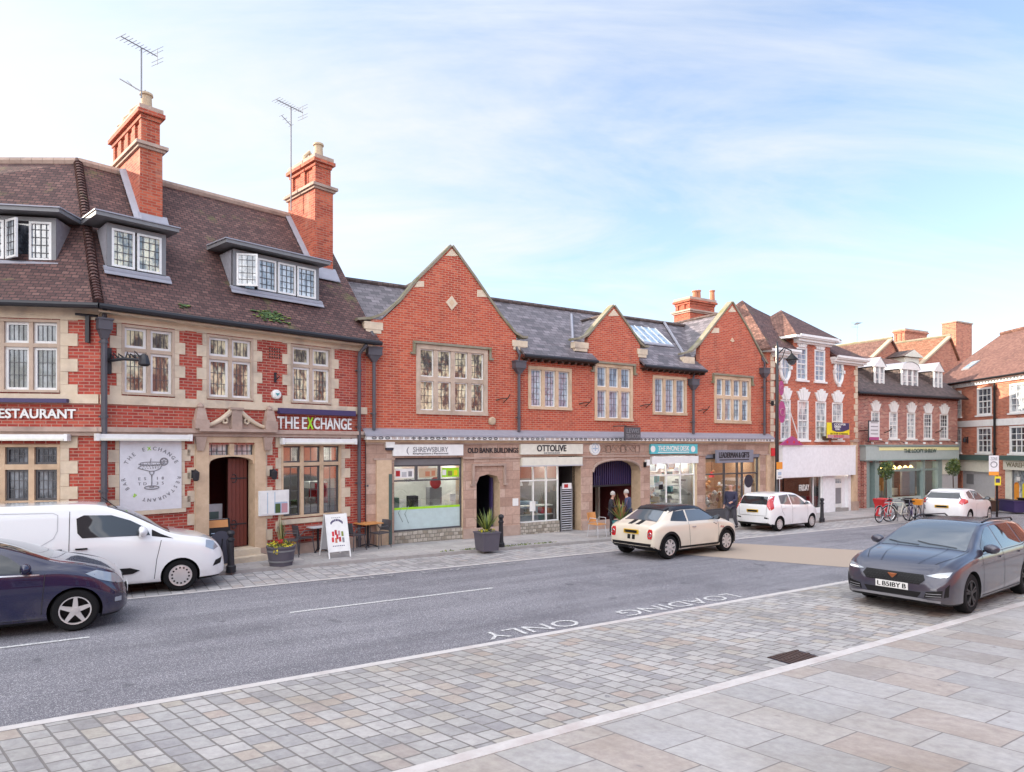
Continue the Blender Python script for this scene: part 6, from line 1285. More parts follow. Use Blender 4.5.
# half-barrel planter with grasses and yellow flowers
p=gpt(281,565,.085); o=thing('barrel_planter','round dark planter with yellow and red flowers and tall grass by the restaurant window','planter',p,0)
b=MB(); b.lathe([(.27,0),(.31,.2),(.345,.44),(.36,.46),(.36,.49),(.32,.49),(.31,.44),(0,.43)],(0,0,0),'barrel_grey',24); part('tub',b,o)
b=MB(); b.lathe([(.293,.1),(.306,.1),(.310,.14),(.298,.14)],(0,0,0),'frame_mid',24); b.lathe([(.333,.36),(.344,.36),(.347,.40),(.335,.40)],(0,0,0),'frame_mid',24); part('hoop',b,o)
b=MB(); blades(b,(0,0,.45),110,.80,.3,'leaf',.30,.012,3,.05,['leaf','leaf_yellow','pot_buff']); part('grass',b,o)
b=MB(); clump(b,(0,0,.53),.36,.36,.09,260,.035,['leaf_yellow','leaf_yellow','petal_yellow','leaf','petal_yellow'],4); clump(b,(.02,-.2,.62),.10,.1,.06,30,.04,['petal_red'],5); clump(b,(0,-.34,.42),.07,.05,.10,30,.035,['petal_yellow'],6); part('flowers',b,o)
# square planter with cordyline
p=gpt(487,550,.085); o=thing('square_planter','dark square planter with a spiky green plant before the dark arched doorway','planter',p,KU)
b=MB(); b.hexa([(-.25,-.24,0),(.25,-.24,0),(.25,.24,0),(-.25,.24,0),(-.29,-.28,.50),(.29,-.28,.50),(.29,.28,.50),(-.29,.28,.50)],'barrel_grey'); b.box(-.31,.31,-.30,.30,.503,.54,'barrel_grey'); part('tub',b,o)
b=MB(); blades(b,(0,0,.55),70,.80,.3,'leaf',.95,.022,8,.12,['leaf','leaf_yellow','leaf_yellow']); b.tube([(0,0,.5),(0,0,.75)],.03,'leaf_yellow',6); part('spiky_leaves',b,o)
b=MB(); clump(b,(0,0,.56),.28,.27,.07,150,.035,['leaf_yellow','leaf','petal_yellow'],9); part('bedding_plants',b,o)
# teal pot near arch
p=gpt(621,536,.085); o=thing('plant_pot','teal pot of long yellow-green spiky leaves behind the cream coupe','planter',p,0)
b=MB(); b.lathe([(.18,0),(.26,.25),(.30,.5),(.32,.52),(.27,.52),(0,.48)],(0,0,0),'teal',18); part('pot',b,o)
b=MB(); blades(b,(0,0,.5),70,1.0,.3,'leaf',.8,.03,12,.1,['leaf','leaf_yellow','leaf_yellow','terracotta']); part('spiky_leaves',b,o)
# A-boards
def aboard(p,rz,w,h,d,label,face,frame,deco,cat='A-board'):
    o=thing('a_board',label,cat,p,rz,None); 
    M1=Matrix.Translation((0,0,0))@Matrix.Rotation(0,4,'Z')
    for sgn,nm in ((-1,'front_panel'),(1,'rear_panel')):
        b=MB(); y0,y1=sgn*d,sgn*.02
        def pt(x,f,off=0): return (x,y0+(y1-y0)*f+sgn*off*.97,h*f+off*.2)
        z0=.14
        for x in (-w/2,w/2-.03): b.mesh([pt(x,0),pt(x+.03,0),pt(x+.03,1),pt(x,1),pt(x,0,.03),pt(x+.03,0,.03),pt(x+.03,1,.03),pt(x,1,.03)],[(3,2,1,0),(4,5,6,7),(0,1,5,4),(1,2,6,5),(2,3,7,6),(3,0,4,7)],frame)
        b.mesh([pt(-w/2,z0,.003),pt(w/2,z0,.003),pt(w/2,.99,.003),pt(-w/2,.99,.003),pt(-w/2,z0,.024),pt(w/2,z0,.024),pt(w/2,.99,.024),pt(-w/2,.99,.024)],[(3,2,1,0),(4,5,6,7),(0,1,5,4),(1,2,6,5),(2,3,7,6),(3,0,4,7)],face if sgn<0 else 'pale_grey')
        q=part(nm,b,o)
        if sgn<0 and deco:
            b=MB(); deco(b,pt,w); part('printing',b,q)
    b=MB(); b.tube([(w/2-.02,-d*.55,h*.42),(w/2-.02,d*.55,h*.42)],.01,frame,5); part('stay',b,o)
    return o
def strip(b,pt,x0,x1,f0,f1,mat,e=.027): b.face([pt(x0,f0,e),pt(x1,f0,e),pt(x1,f1,e),pt(x0,f1,e)],mat)
def deco1(b,pt,w):
    for k in range(9): a=R(150-k*15); x=.16*math.cos(a)*w/.55; f=.70+.13*math.sin(a); strip(b,pt,x-.018,x+.018,f,f+.05,'purple_dark')
    random.seed(4)
    for k,(x,f) in enumerate(((-.13,.55),(-.05,.58),(.04,.56),(.13,.54),(-.15,.42),(-.06,.40),(.05,.42),(.14,.40),(-.02,.48))):
        strip(b,pt,x-.03,x+.03,f-.06,f+.05,('red','petal_red','pink_reflect','leaf_yellow','red','terracotta','petal_red','mid_grey','red')[k])
    for k in range(7): strip(b,pt,-.17+.05*k,-.14+.05*k,.26,.28,'purple_dark')
    for k in range(5): strip(b,pt,-.13+.055*k,-.10+.055*k,.9,.92,'mid_grey')
aboard(gpt(335,556,.085),KU+R(4),.62,1.16,.36,'white metal A-board with red drawings standing by the restaurant tables','sign_white','white_paint',deco1)
def deco2(b,pt,w):
    strip(b,pt,-.25,.25,.80,.97,'wood_orange'); 
    for k in range(6): strip(b,pt,-.18,.14-.04*(k%3),.66-.07*k,.68-.07*k,'blue_pale')
def deco3(b,pt,w):
    for k in range(5): strip(b,pt,-.2,.18,.80-.12*k,.84-.12*k,'mid_grey')
aboard(gpt(217,561,.085),KU+R(8),.60,1.10,.30,'dark A-board with an orange top strip in front of the restaurant steps','black','black',deco2)
aboard(gpt(203,559,.085),KU-R(4),.55,.95,.28,'pale A-board mostly hidden behind the white van bonnet','blue_pale','black',deco3)
p=gpt(222,569,.085); o=thing('chalkboard','black oval-topped chalkboard leaning behind the nearest bollard','sign',p,KU)
b=MB(); M_=Matrix.Rotation(R(-12),4,'X'); b=MB(M_); pts=[(-.2,.12),(.2,.12),(.22,.5)]+[(.22*math.cos(R(a)),.72+.2*math.sin(R(a))) for a in range(0,181,20)]+[(-.22,.5)]; b.extr(pts,-.02,.02,'near_black'); part('board',b,o)
b=MB(); b.tube([(-.16,-.02,0.02),(-.1,0,.7)],.014,'dark_iron',5); b.tube([(.16,-.02,0.02),(.1,0,.7)],.014,'dark_iron',5); b.tube([(0,.35,0.0),(0,-.1,.75)],.014,'dark_iron',5); part('easel_leg',b,o)
# café tables and chairs
def table(p,rz,label,top):
    o=thing('cafe_table',label,'table',p,rz,'cafe tables outside the restaurant'); b=MB(); b.box(-.33,.33,-.33,.33,.71,.74,top); part('tabletop',b,o)
    b=MB(); b.tube([(0,0,.03),(0,0,.71)],.035,'dark_iron',8); part('column',b,o)
    for k in range(4): b=MB(); a=k*math.pi/2+.785; b.tube([(0,0,.10),(.3*math.cos(a),.3*math.sin(a),.02)],.02,'dark_iron',6); part('foot',b,o)
    return o
def chair(p,rz,label,mat='frame_grey',leg='frame_grey',first=None,cat='chair',group='dark cafe chairs outside the restaurant'):
    o=thing('cafe_chair',label,cat,p,rz,group)
    b=MB(); b.hexa([(-.22,-.22,.43),(.22,-.22,.43),(.20,.22,.44),(-.20,.22,.44),(-.22,-.22,.46),(.22,-.22,.46),(.20,.22,.47),(-.20,.22,.47)],mat); part('seat',b,o)
    b=MB(); n=7
    for i in range(n):
        x0=-.21+.42*i/n; x1=-.21+.42*(i+1)/n; c0=.05*(1-(abs(x0)/.21)**2); c1=.05*(1-(abs(x1)/.21)**2)
        b.mesh([(x0,.20+c0,.50),(x1,.20+c1,.50),(x1,.26+c1,.82),(x0,.26+c0,.82),(x0,.22+c0,.50),(x1,.22+c1,.50),(x1,.28+c1,.82),(x0,.28+c0,.82)],[(3,2,1,0),(4,5,6,7),(0,1,5,4),(1,2,6,5),(2,3,7,6),(3,0,4,7)],mat)
    part('backrest',b,o)
    for sx in (-1,1):
        for sy in (-1,1): b=MB(); b.tube([(sx*.19,sy*.19,.44),(sx*.23,sy*.24,0)],.013,leg,6); part('leg',b,o)
        b=MB(); b.tube([(sx*.21,.22,.50),(sx*.24,.1,.66),(sx*.24,-.18,.66),(sx*.21,-.2,.45)],.014,leg,6); part('armrest',b,o)
    return o
table(gpt(318,551.5,.085),Rf.rz,'small pale cafe table behind the white A-board','pale_grey'); table(gpt(368,547,.085),Rf.rz,'small cafe table with an orange wooden top by the stone pier','wood_orange')
cA=chair(gpt(303,553,.085),Rf.rz+R(90),'dark chair at the pale table, nearest the round planter'); 
copytree(cA,gpt(327,549.5,.085),Rf.rz-R(80),'dark chair at the pale table, just behind the white A-board')
copytree(cA,gpt(355,550,.085),Rf.rz+R(95),'dark chair on the left of the orange-topped table')
copytree(cA,gpt(380,547.5,.085),Rf.rz-R(85),'dark chair on the right of the orange-topped table')
copytree(cA,gpt(290,556.5,.085),Rf.rz+R(60),'dark chair half hidden behind the round flower planter')
chair(gpt(597,537,.085),KU+R(10),'wooden-backed metal chair standing in the mouth of the arch','wood_orange','pale_grey',group=None)
# street lamp column with lantern
p=tw(Bf.o.xy.dot(U.xy)+Bf.X(777,-2.2),19.3-2.2,.085); o=thing('lamp_column','tall black lamp column with a hanging lantern before the white-trimmed house','street lamp',p,Bf.rz)
d_=p.y; H_=CAMH+(HOR-343)*d_/FL-p.z
b=MB(); b.lathe([(.16,-.03),(.16,.35),(.12,.42),(.10,1.0),(.13,1.03),(.10,1.08),(.075,2.5),(.065,H_*.98),(.03,H_),(0,H_+.12)],(0,0,0),'black_gloss',14); part('column',b,o)
b=MB(); b.tube([(0,0,H_-.5),(.5,0,H_-.15),(.95,0,H_-.25),(1.0,0,H_-.4)],.025,'black',6); b.tube([(0,0,H_-.9),(.35,0,H_-.6),(.55,0,H_-.2)],.02,'black',6); part('arm',b,o)
b=MB(); b.lathe([(.03,0),(.07,-.06),(.24,-.24),(.26,-.28),(.22,-.30)],(1.0,0,H_-.35),'black',14); part('lamp_shade',b,o)
b=MB(); b.lathe([(.20,-.30),(.17,-.40),(.08,-.50),(0,-.51)],(1.0,0,H_-.35),'glass_dark',14); part('lantern_glass',b,o)
b=MB(); b.tube([(-.02,-.0,4.9),(-.55,0,5.0)],.02,'black',5); b.lathe([(.05,-.1),(.07,0),(.05,.1)],(-.3,0,4.98),'black',8); part('bracket',b,o)
z1=CAMH+(HOR-462)*d_/FL-p.z; z0=CAMH+(HOR-469)*d_/FL-p.z; z2=CAMH+(HOR-479)*d_/FL-p.z
b=MB(); b.box(-.17,.20,-.12,-.10,z0,z1,'orange'); b.box(-.17,.20,-.121,-.101,z2,z0-.02,'sign_white'); b.box(-.10,.12,-.123,-.119,z0-.25,z0-.12,'blue_pale'); b.box(-.10,.12,-.123,-.119,z2+.06,z2+.10,'mid_grey'); part('parking_sign',b,o)
# sign pole on the right
p=gpt(997,516,.085); o=thing('sign_pole','black pole carrying a pale parking sign with an orange strip','sign',p,R(-28))
d_=p.y; zt_=CAMH+(HOR-455.5)*d_/FL-p.z; zb_=CAMH+(HOR-472)*d_/FL-p.z
b=MB(); b.tube([(0,0,-.05),(0,0,zt_-.05)],.045,'black',8); part('pole',b,o)
b=MB(); b.box(-.32,.06,-.07,-.05,zb_+.02,zt_,'panel_white'); b.box(-.32,.06,-.072,-.052,zb_-.16,zb_+.015,'orange'); b.tube([(-.13+.12*math.cos(R(a)),-.075,zt_-.42+.13*math.sin(R(a))) for a in range(0,360,30)],.02,'mid_grey',4,closed=True); pp=part('sign_plate',b,o)
lettering('ZONE',-.26,.0,zt_-.22,zt_-.08,-.071,'mid_grey',pp); 
b=MB(); b.box(-.10,.14,-.07,-.05,zb_-.62,zb_-.2,'petal_yellow'); b.box(-.06,.10,-.073,-.069,zb_-.5,zb_-.3,'purple_dark'); part('sign_plate',b,o)
# potted standard trees by the green shopfront
def potted(p,label,hp,hc,r,tub,seed):
    o=thing('potted_tree',label,'tree',p,0,'round-headed trees in tubs by the green shopfront')
    b=MB(); b.lathe([(.24,0),(.30,.5),(.33,.55),(.27,.55),(0,.5)],(0,0,0),tub,14); part('tub',b,o)
    b=MB(); b.tube([(0,0,.5),(.02,0,1.0),(0,.01,hc)],[.035,.03,.02],'timber_dark',7)
    for k in range(6): a=k*1.05; b.tube([(0,0,hc-.15),(.25*math.cos(a),.25*math.sin(a),hc+.15*math.sin(k))],[.015,.006],'timber_dark',5)
    part('trunk',b,o)
    b=MB(); clump(b,(0,0,hc+.1),r,r,r*1.25,800,.05,['leaf','leaf_dark','leaf','leaf_dark','leaf_yellow'],seed); clump(b,(.1,0,hc+.25),r*.7,r*.7,r,350,.05,['leaf','leaf_yellow'],seed+1); part('crown',b,o); return o
potted(gpt(886,513,.085),'round-headed green tree in a red tub at the left of the green shopfront',1,2.0,.37,'red',21)
potted(gpt(953,509,.085),'round-headed green tree in a dark tub at the right of the green shopfront',1,2.1,.36,'black',31)
for k,(px,py,lb,mt_) in enumerate(((883,516,'red square box behind the leftmost bicycle','red'),(937,511.5,'small red box near the right end of the bicycles','red'))):
    o=thing('red_box',lb,'box',gpt(px,py,.085),KU,None); h=.75 if k==0 else .6; b=MB(); b.hexa([(-.24,-.22,0),(.24,-.22,0),(.24,.22,0),(-.24,.22,0),(-.28,-.25,h),(.28,-.25,h),(.28,.25,h),(-.28,.25,h)],mt_); part('body',b,o); b=MB(); b.box(-.31,.31,-.28,.28,h+.002,h+.07,mt_); part('lid',b,o)
# bicycles
def bicycle(p,rz,label,col_,basket=None,rest='hoop'):
    o=thing('bicycle',label,'bicycle',p,rz,'bicycles parked in front of the green shopfront')
    r=.335
    for x in (-.52,.52):
        w_=MB(); w_.tube([(x+r*math.cos(R(a)),0,r+r*math.sin(R(a))) for a in range(0,360,12)],.020,'tyre',6,closed=True); W_=part('wheel',w_,o)
        w_=MB(); w_.tube([(x+(r-.03)*math.cos(R(a)),0,r+(r-.03)*math.sin(R(a))) for a in range(0,360,15)],.010,'chrome',4,closed=True)
        for a in range(0,360,24): w_.tube([(x,0,r),(x+(r-.03)*math.cos(R(a)),0,r+(r-.03)*math.sin(R(a)))],.0035,'chrome',3)
        w_.lathe([(.0,-.05),(.025,-.05),(.025,.05),(0,.05)],(x,0,r),'chrome',8,axis='Y'); part('rim',w_,W_)
    f=MB(); bb=(-.08,0,.28); st_=(-.22,0,.78); hd=(.36,0,.80); hl=(.40,0,.68)
    for a,b in ((bb,st_),(st_,hd),(bb,hl),(bb,(-.52,0,r)),(st_,(-.52,.03,r)),(hd,hl)): f.tube([a,b],.018,col_,6)
    f.tube([hl,(.52,.04,r)],.014,col_,6); f.tube([hl,(.52,-.04,r)],.014,col_,6); part('frame',f,o)
    f=MB(); f.lathe([(.0,-.01),(.09,-.01),(.09,.01),(0,.01)],(bb[0],-.04,bb[2]),'mid_grey',12,axis='Y'); f.tube([(bb[0],-.06,bb[2]),(bb[0]+.12,-.06,bb[2]-.11)],.01,'mid_grey',5); f.box(bb[0]+.08,bb[0]+.17,-.12,-.05,bb[2]-.13,bb[2]-.11,'black'); f.tube([(bb[0],.05,bb[2]),(bb[0]-.12,.06,bb[2]+.11)],.01,'mid_grey',5); part('crank',f,o)
    f=MB(); f.tube([hd,(.34,0,.92)],.014,'mid_grey',6); f.tube([(.26,-.26,.98),(.36,-.18,.93),(.38,0,.93),(.36,.18,.93),(.26,.26,.98)],.013,'mid_grey',6); f.tube([(.20,-.28,.99),(.28,-.25,.98)],.018,'black',6); f.tube([(.20,.28,.99),(.28,.25,.98)],.018,'black',6); part('handlebar',f,o)
    f=MB(); f.tube([st_,(-.25,0,.88)],.013,'mid_grey',6); f.hexa([(-.38,-.08,.88),(-.12,-.02,.88),(-.12,.02,.88),(-.38,.08,.88),(-.38,-.08,.93),(-.10,-.025,.92),(-.10,.025,.92),(-.38,.08,.93)],'black'); part('saddle',f,o)
    f=MB()
    for x in (-.52,.52): f.tube([(x+(r+.035)*math.cos(R(a)),0,r+(r+.035)*math.sin(R(a))) for a in range(20 if x<0 else 40,170,13)],.016,'mid_grey',5)
    part('mudguard',f,o)
    if basket:
        f=MB(); f.hexa([(.42,-.14,.74),(.64,-.14,.74),(.64,.14,.74),(.42,.14,.74),(.40,-.19,.98),(.70,-.19,.98),(.70,.19,.98),(.40,.19,.98)],basket); part('basket',f,o)
    f=MB(); f.tube([(-.1,.04,.26),(-.16,.2,0)],.01,'mid_grey',5); part('kickstand',f,o)
    return o
bicycle(gpt(886,521.5,.085),KU+R(180),'white-framed bicycle with a red saddle bag, leftmost of the row','pale_grey','petal_red')
bicycle(gpt(899,521,.085),KU+R(160),'cream-framed bicycle, second from the left of the row','cream_paint',None)
bicycle(gpt(911,522,.085),KU+R(35),'dark blue bicycle in the middle of the row','purple_dark','black')
bicycle(gpt(922,521.5,.085),KU+R(190),'grey bicycle with an orange front basket, rightmost of the row','mid_grey','orange')
o=thing('bike_stand','dark metal hoops holding the bicycles','bike rack',gpt(906,518.5,.085),KU)
for x in (-1.4,-.4,.6,1.6): b=MB(); b.tube([(x,-.35,0),(x,-.35,.65),(x,-.25,.78),(x,.25,.78),(x,.35,.65),(x,.35,0)],.025,'mid_grey',6); part('hoop',b,o)
o=thing('black_bin','black waste bin at the doorway of the green shopfront','bin',gpt(932,509.5,.085),KU); b=MB(); b.lathe([(.2,0),(.23,.8),(.23,.82),(0,.82)],(0,0,0),'black',14); part('body',b,o); b=MB(); b.lathe([(.24,.822),(.25,.88),(.15,1.0),(0,1.02)],(0,0,0),'black_gloss',14); part('lid',b,o)
# weeds along the kerb
b=MB(); I_=0
random.seed(8)
for k in range(90):
    t=random.uniform(8.2,12.2); w=16.9+random.gauss(0,.05); q=tw(t,w,.083); clump(b,q+Vector((0,0,.015)),.07,.07,.02,4,.03,['leaf','leaf_yellow'],k+50)
o=link('kerb_weeds',b.make('kerb_weeds')); o['kind']='stuff'; o['label']='green weeds and moss growing along the far kerb'; o['category']='weeds'
# ================================================================ PEOPLE
def skin(name,verts,edges,rad,mat,parent,sub=2,root=0):
    me=bpy.data.meshes.new(name); me.from_pydata(verts,edges,[]); ob=bpy.data.objects.new(name,me); col.objects.link(ob)
    sk=ob.modifiers.new('s','SKIN'); sk.use_smooth_shade=True
    for i,d in enumerate(me.skin_vertices[0].data):
        r=rad[i]; d.radius=(r,r) if not isinstance(r,tuple) else r; d.use_root=(i==root)
    sb=ob.modifiers.new('b','SUBSURF'); sb.levels=sub
    dg=bpy.context.evaluated_depsgraph_get(); dg.update(); m2=bpy.data.meshes.new_from_object(ob.evaluated_get(dg)); bpy.data.objects.remove(ob); bpy.data.meshes.remove(me)
    m2.name=name; m2.materials.clear(); m2.materials.append(MATS[mat]); m2.polygons.foreach_set('use_smooth',[True]*len(m2.polygons))
    return link(name,m2,parent)
def person(p,rz,label,h,coat,legs,hair,pose,bald=False,longcoat=False):
    """pose: dict of arm / leg joints; figure faces local -Y"""
    o=thing('person',label,'person',p,rz); s=h/1.75
    def S(v): return tuple(a*s for a in v)
    P_=pose
    body=[(0,0,.98),(0,0,1.18),(0,0,1.36),(0,P_['lean']*.6,1.48),(0,P_['lean'],1.56),(0,P_['lean']-.015,1.64),(0,P_['lean']-.02,1.72)]
    ed=[(i,i+1) for i in range(6)]; rad=[(.15,.11),(.14,.10),(.16,.11),(.07,.06),(.052,.055),(.078,.095),(.058,.075)]
    def chain(root,pts,rs):
        prev=root
        for q,r in zip(pts,rs): body.append(q); rad.append(r); ed.append((prev,len(body)-1)); prev=len(body)-1
        return prev
    hands=[]
    for sd in (-1,1):
        A=P_['arms'][sd]; e=chain(2,[(sd*.17,0,1.42)]+A,[.055,.043,.034]); hands.append((sd,Vector(A[-1]),(Vector(A[-1])-Vector(A[-2])).normalized(),e))
    for sd in (-1,1):
        L=P_['legs'][sd]; chain(0,[(sd*.09,0,.90)]+L,[.085,.06,.038,.03])
        ft=Vector(L[-1])
    # fingers: five short chains from each palm, the thumb from its side
    for sd,w_,d,e in hands:
        side=d.cross(Vector((0,1,0))); side=side.normalized() if side.length>.1 else Vector((1,0,0))
        palm=w_+d*.07; body.append(tuple(palm)); rad.append((.036,.018)); ed.append((e,len(body)-1)); pi_=len(body)-1
        for k,(off,ln) in enumerate(((-.030,.055),(-.010,.070),(.010,.067),(.030,.050))):
            q=palm+side*off+d*ln*.55; q2=q+d*ln*.45+Vector((0,-.02,-.0)); body.append(tuple(q)); rad.append(.0095); ed.append((pi_,len(body)-1)); body.append(tuple(q2)); rad.append(.0085); ed.append((len(body)-2,len(body)-1))
        q=w_+d*.04-side*.045*sd; body.append(tuple(q)); rad.append(.011); ed.append((pi_,len(body)-1))
    skin('body',[S(v) for v in body],ed,[(r[0]*s,r[1]*s) if isinstance(r,tuple) else r*s for r in rad],'skin',o,2)
    # clothes: coat and trousers over the same bones
    cv=[(0,0,.86),(0,0,1.0),(0,0,1.2),(0,0,1.38),(0,P_['lean']*.5,1.47)]; ce=[(0,1),(1,2),(2,3),(3,4)]; cr=[(.19,.15),(.18,.14),(.175,.135),(.18,.125),(.085,.08)]
    if longcoat: cv.insert(0,(0,0,.62)); ce=[(i,i+1) for i in range(5)]; cr.insert(0,(.20,.16))
    base=len(cv)-2
    for sd in (-1,1):
        A=P_['arms'][sd]; pr=base
        for q,r in zip([(sd*.19,0,1.41)]+A,[.080,.062,.052]): cv.append(q); cr.append(r); ce.append((pr,len(cv)-1)); pr=len(cv)-1
    skin('coat',[S(v) for v in cv],ce,[(r[0]*s,r[1]*s) if isinstance(r,tuple) else r*s for r in cr],coat,o,2,1)
    tv=[(0,0,.95)]; te=[]; tr=[(.155,.125)]
    for sd in (-1,1):
        pr=0
        L=P_['legs'][sd]
        for q,r in zip([(sd*.09,0,.86)]+L,[.10,.078,.066]): tv.append(q); tr.append(r); te.append((pr,len(tv)-1)); pr=len(tv)-1
    skin('trousers',[S(v) for v in tv],te,[(r[0]*s,r[1]*s) if isinstance(r,tuple) else r*s for r in tr],legs,o,1)
    for sd in (-1,1):
        f=Vector(P_['legs'][sd][-1]); skin('shoe',[S((f.x,f.y+.04,max(.045,f.z-.04))),S((f.x,f.y-.06,max(.045,f.z-.045))),S((f.x,f.y-.18,max(.035,f.z-.05)))],[(0,1),(1,2)],[.05*s,.045*s,.035*s],'cloth_black',o,1)
    # head: hair cap, nose, ears, eyes, mouth
    hx=MB(); c=Vector((0,P_['lean']-.01,1.67)); hd=MB()
    rings=[]
    for i in range(9):
        th=R(90-i*13); rings.append((.098*math.cos(th),.125*math.sin(th)))
    if not bald:
        hx.lathe([(r,z) for r,z in rings[::-1]],(0,0,0),hair,16); 
        o2=part('hair',hx,o); o2.location=S((c.x,c.y+.022,c.z+.008)); o2.scale=(s,s*1.05,s); 
    else:
        hx.lathe([(.092,-.02),(.099,.02),(.085,.05)],(0,0,0),hair,16,a0=R(10),a1=R(170)); o2=part('hair',hx,o); o2.location=S((c.x,c.y+.01,c.z)); o2.scale=(s,s,s)
    fx=MB(); y=c.y-.092
    fx.hexa([S(v) for v in ((-.014,y-.0,1.635),(.014,y,1.635),(.010,y+.02,1.64),(-.010,y+.02,1.64),(-.006,y-.004,1.675),(.006,y-.004,1.675),(.005,y+.02,1.68),(-.005,y+.02,1.68))],'skin'); part('nose',fx,o)
    for sd in (-1,1):
        fx=MB(); fx.lathe([(0,-.008),(.011,-.004),(.011,.004),(0,.008)],S((sd*.032,y+.012,1.675)),'cloth_black',8,axis='Y'); part('eye',fx,o)
        fx=MB(); fx.lathe([(0,-.01),(.03,0),(0,.01)],S((sd*.083,c.y+.01,1.665)),'skin',8,axis='X'); part('ear',fx,o)
    fx=MB(); fx.box(-.022*s,.022*s,(y+.004)*s,(y+.016)*s,1.607*s,1.613*s,'petal_red'); part('mouth',fx,o)
    return o
walk={'lean':-.02,'arms':{-1:[(-.25,.10,1.16),(-.26,-.02,.92)],1:[(.24,-.06,1.15),(.15,-.27,1.08)]},'legs':{-1:[(-.10,-.12,.50),(-.10,-.05,.09)],1:[(.10,.06,.50),(.10,.33,.14)]}}
chat={'lean':-.06,'arms':{-1:[(-.25,-.04,1.15),(-.08,-.26,1.18)],1:[(.25,-.04,1.15),(.09,-.28,1.20)]},'legs':{-1:[(-.10,-.02,.50),(-.11,.02,.09)],1:[(.10,.0,.50),(.11,.03,.09)]}}
chat2={'lean':-.08,'arms':{-1:[(-.27,.02,1.15),(-.24,-.16,.98)],1:[(.27,.02,1.15),(.12,-.26,1.10)]},'legs':{-1:[(-.10,-.02,.50),(-.12,.02,.09)],1:[(.10,.0,.50),(.11,-.04,.09)]}}
person(gpt(731,529.5,.085),-R(42),'man in dark coat and trousers walking past the lit gift shop',1.72,'coat_navy','cloth_grey','hair_white',walk,bald=True)
person(gpt(611.5,535,.085),R(75),'white-haired woman in black holding a cup at the mouth of the arch',1.50,'cloth_black','cloth_black','hair_white',chat)
person(gpt(628,535,.085),R(-115),'white-haired woman in a navy coat with her back to the pale pier',1.56,'cloth_blue','cloth_grey','hair_white',chat2,longcoat=True)
# ================================================================ VEHICLES
def interp(pts,x):
    """smooth curve through (x,value) pairs"""
    if x<=pts[0][0]: return pts[0][1]
    if x>=pts[-1][0]: return pts[-1][1]
    for i in range(len(pts)-1):
        if x<=pts[i+1][0]: break
    x0,y0=pts[i]; x1,y1=pts[i+1]; h=x1-x0; t=(x-x0)/h
    def sl(j):
        if j<=0 or j>=len(pts)-1:
            j=max(0,min(j,len(pts)-1)); a,b=(pts[j],pts[j+1]) if j==0 else (pts[j-1],pts[j]); return (b[1]-a[1])/max(b[0]-a[0],1e-6)
        d0=(pts[j][1]-pts[j-1][1])/max(pts[j][0]-pts[j-1][0],1e-6); d1=(pts[j+1][1]-pts[j][1])/max(pts[j+1][0]-pts[j][0],1e-6)
        return 0 if d0*d1<=0 else 2*d0*d1/(d0+d1)
    m0,m1=sl(i),sl(i+1)
    return (2*t**3-3*t**2+1)*y0+(t**3-2*t**2+t)*h*m0+(-2*t**3+3*t**2)*y1+(t**3-t**2)*h*m1
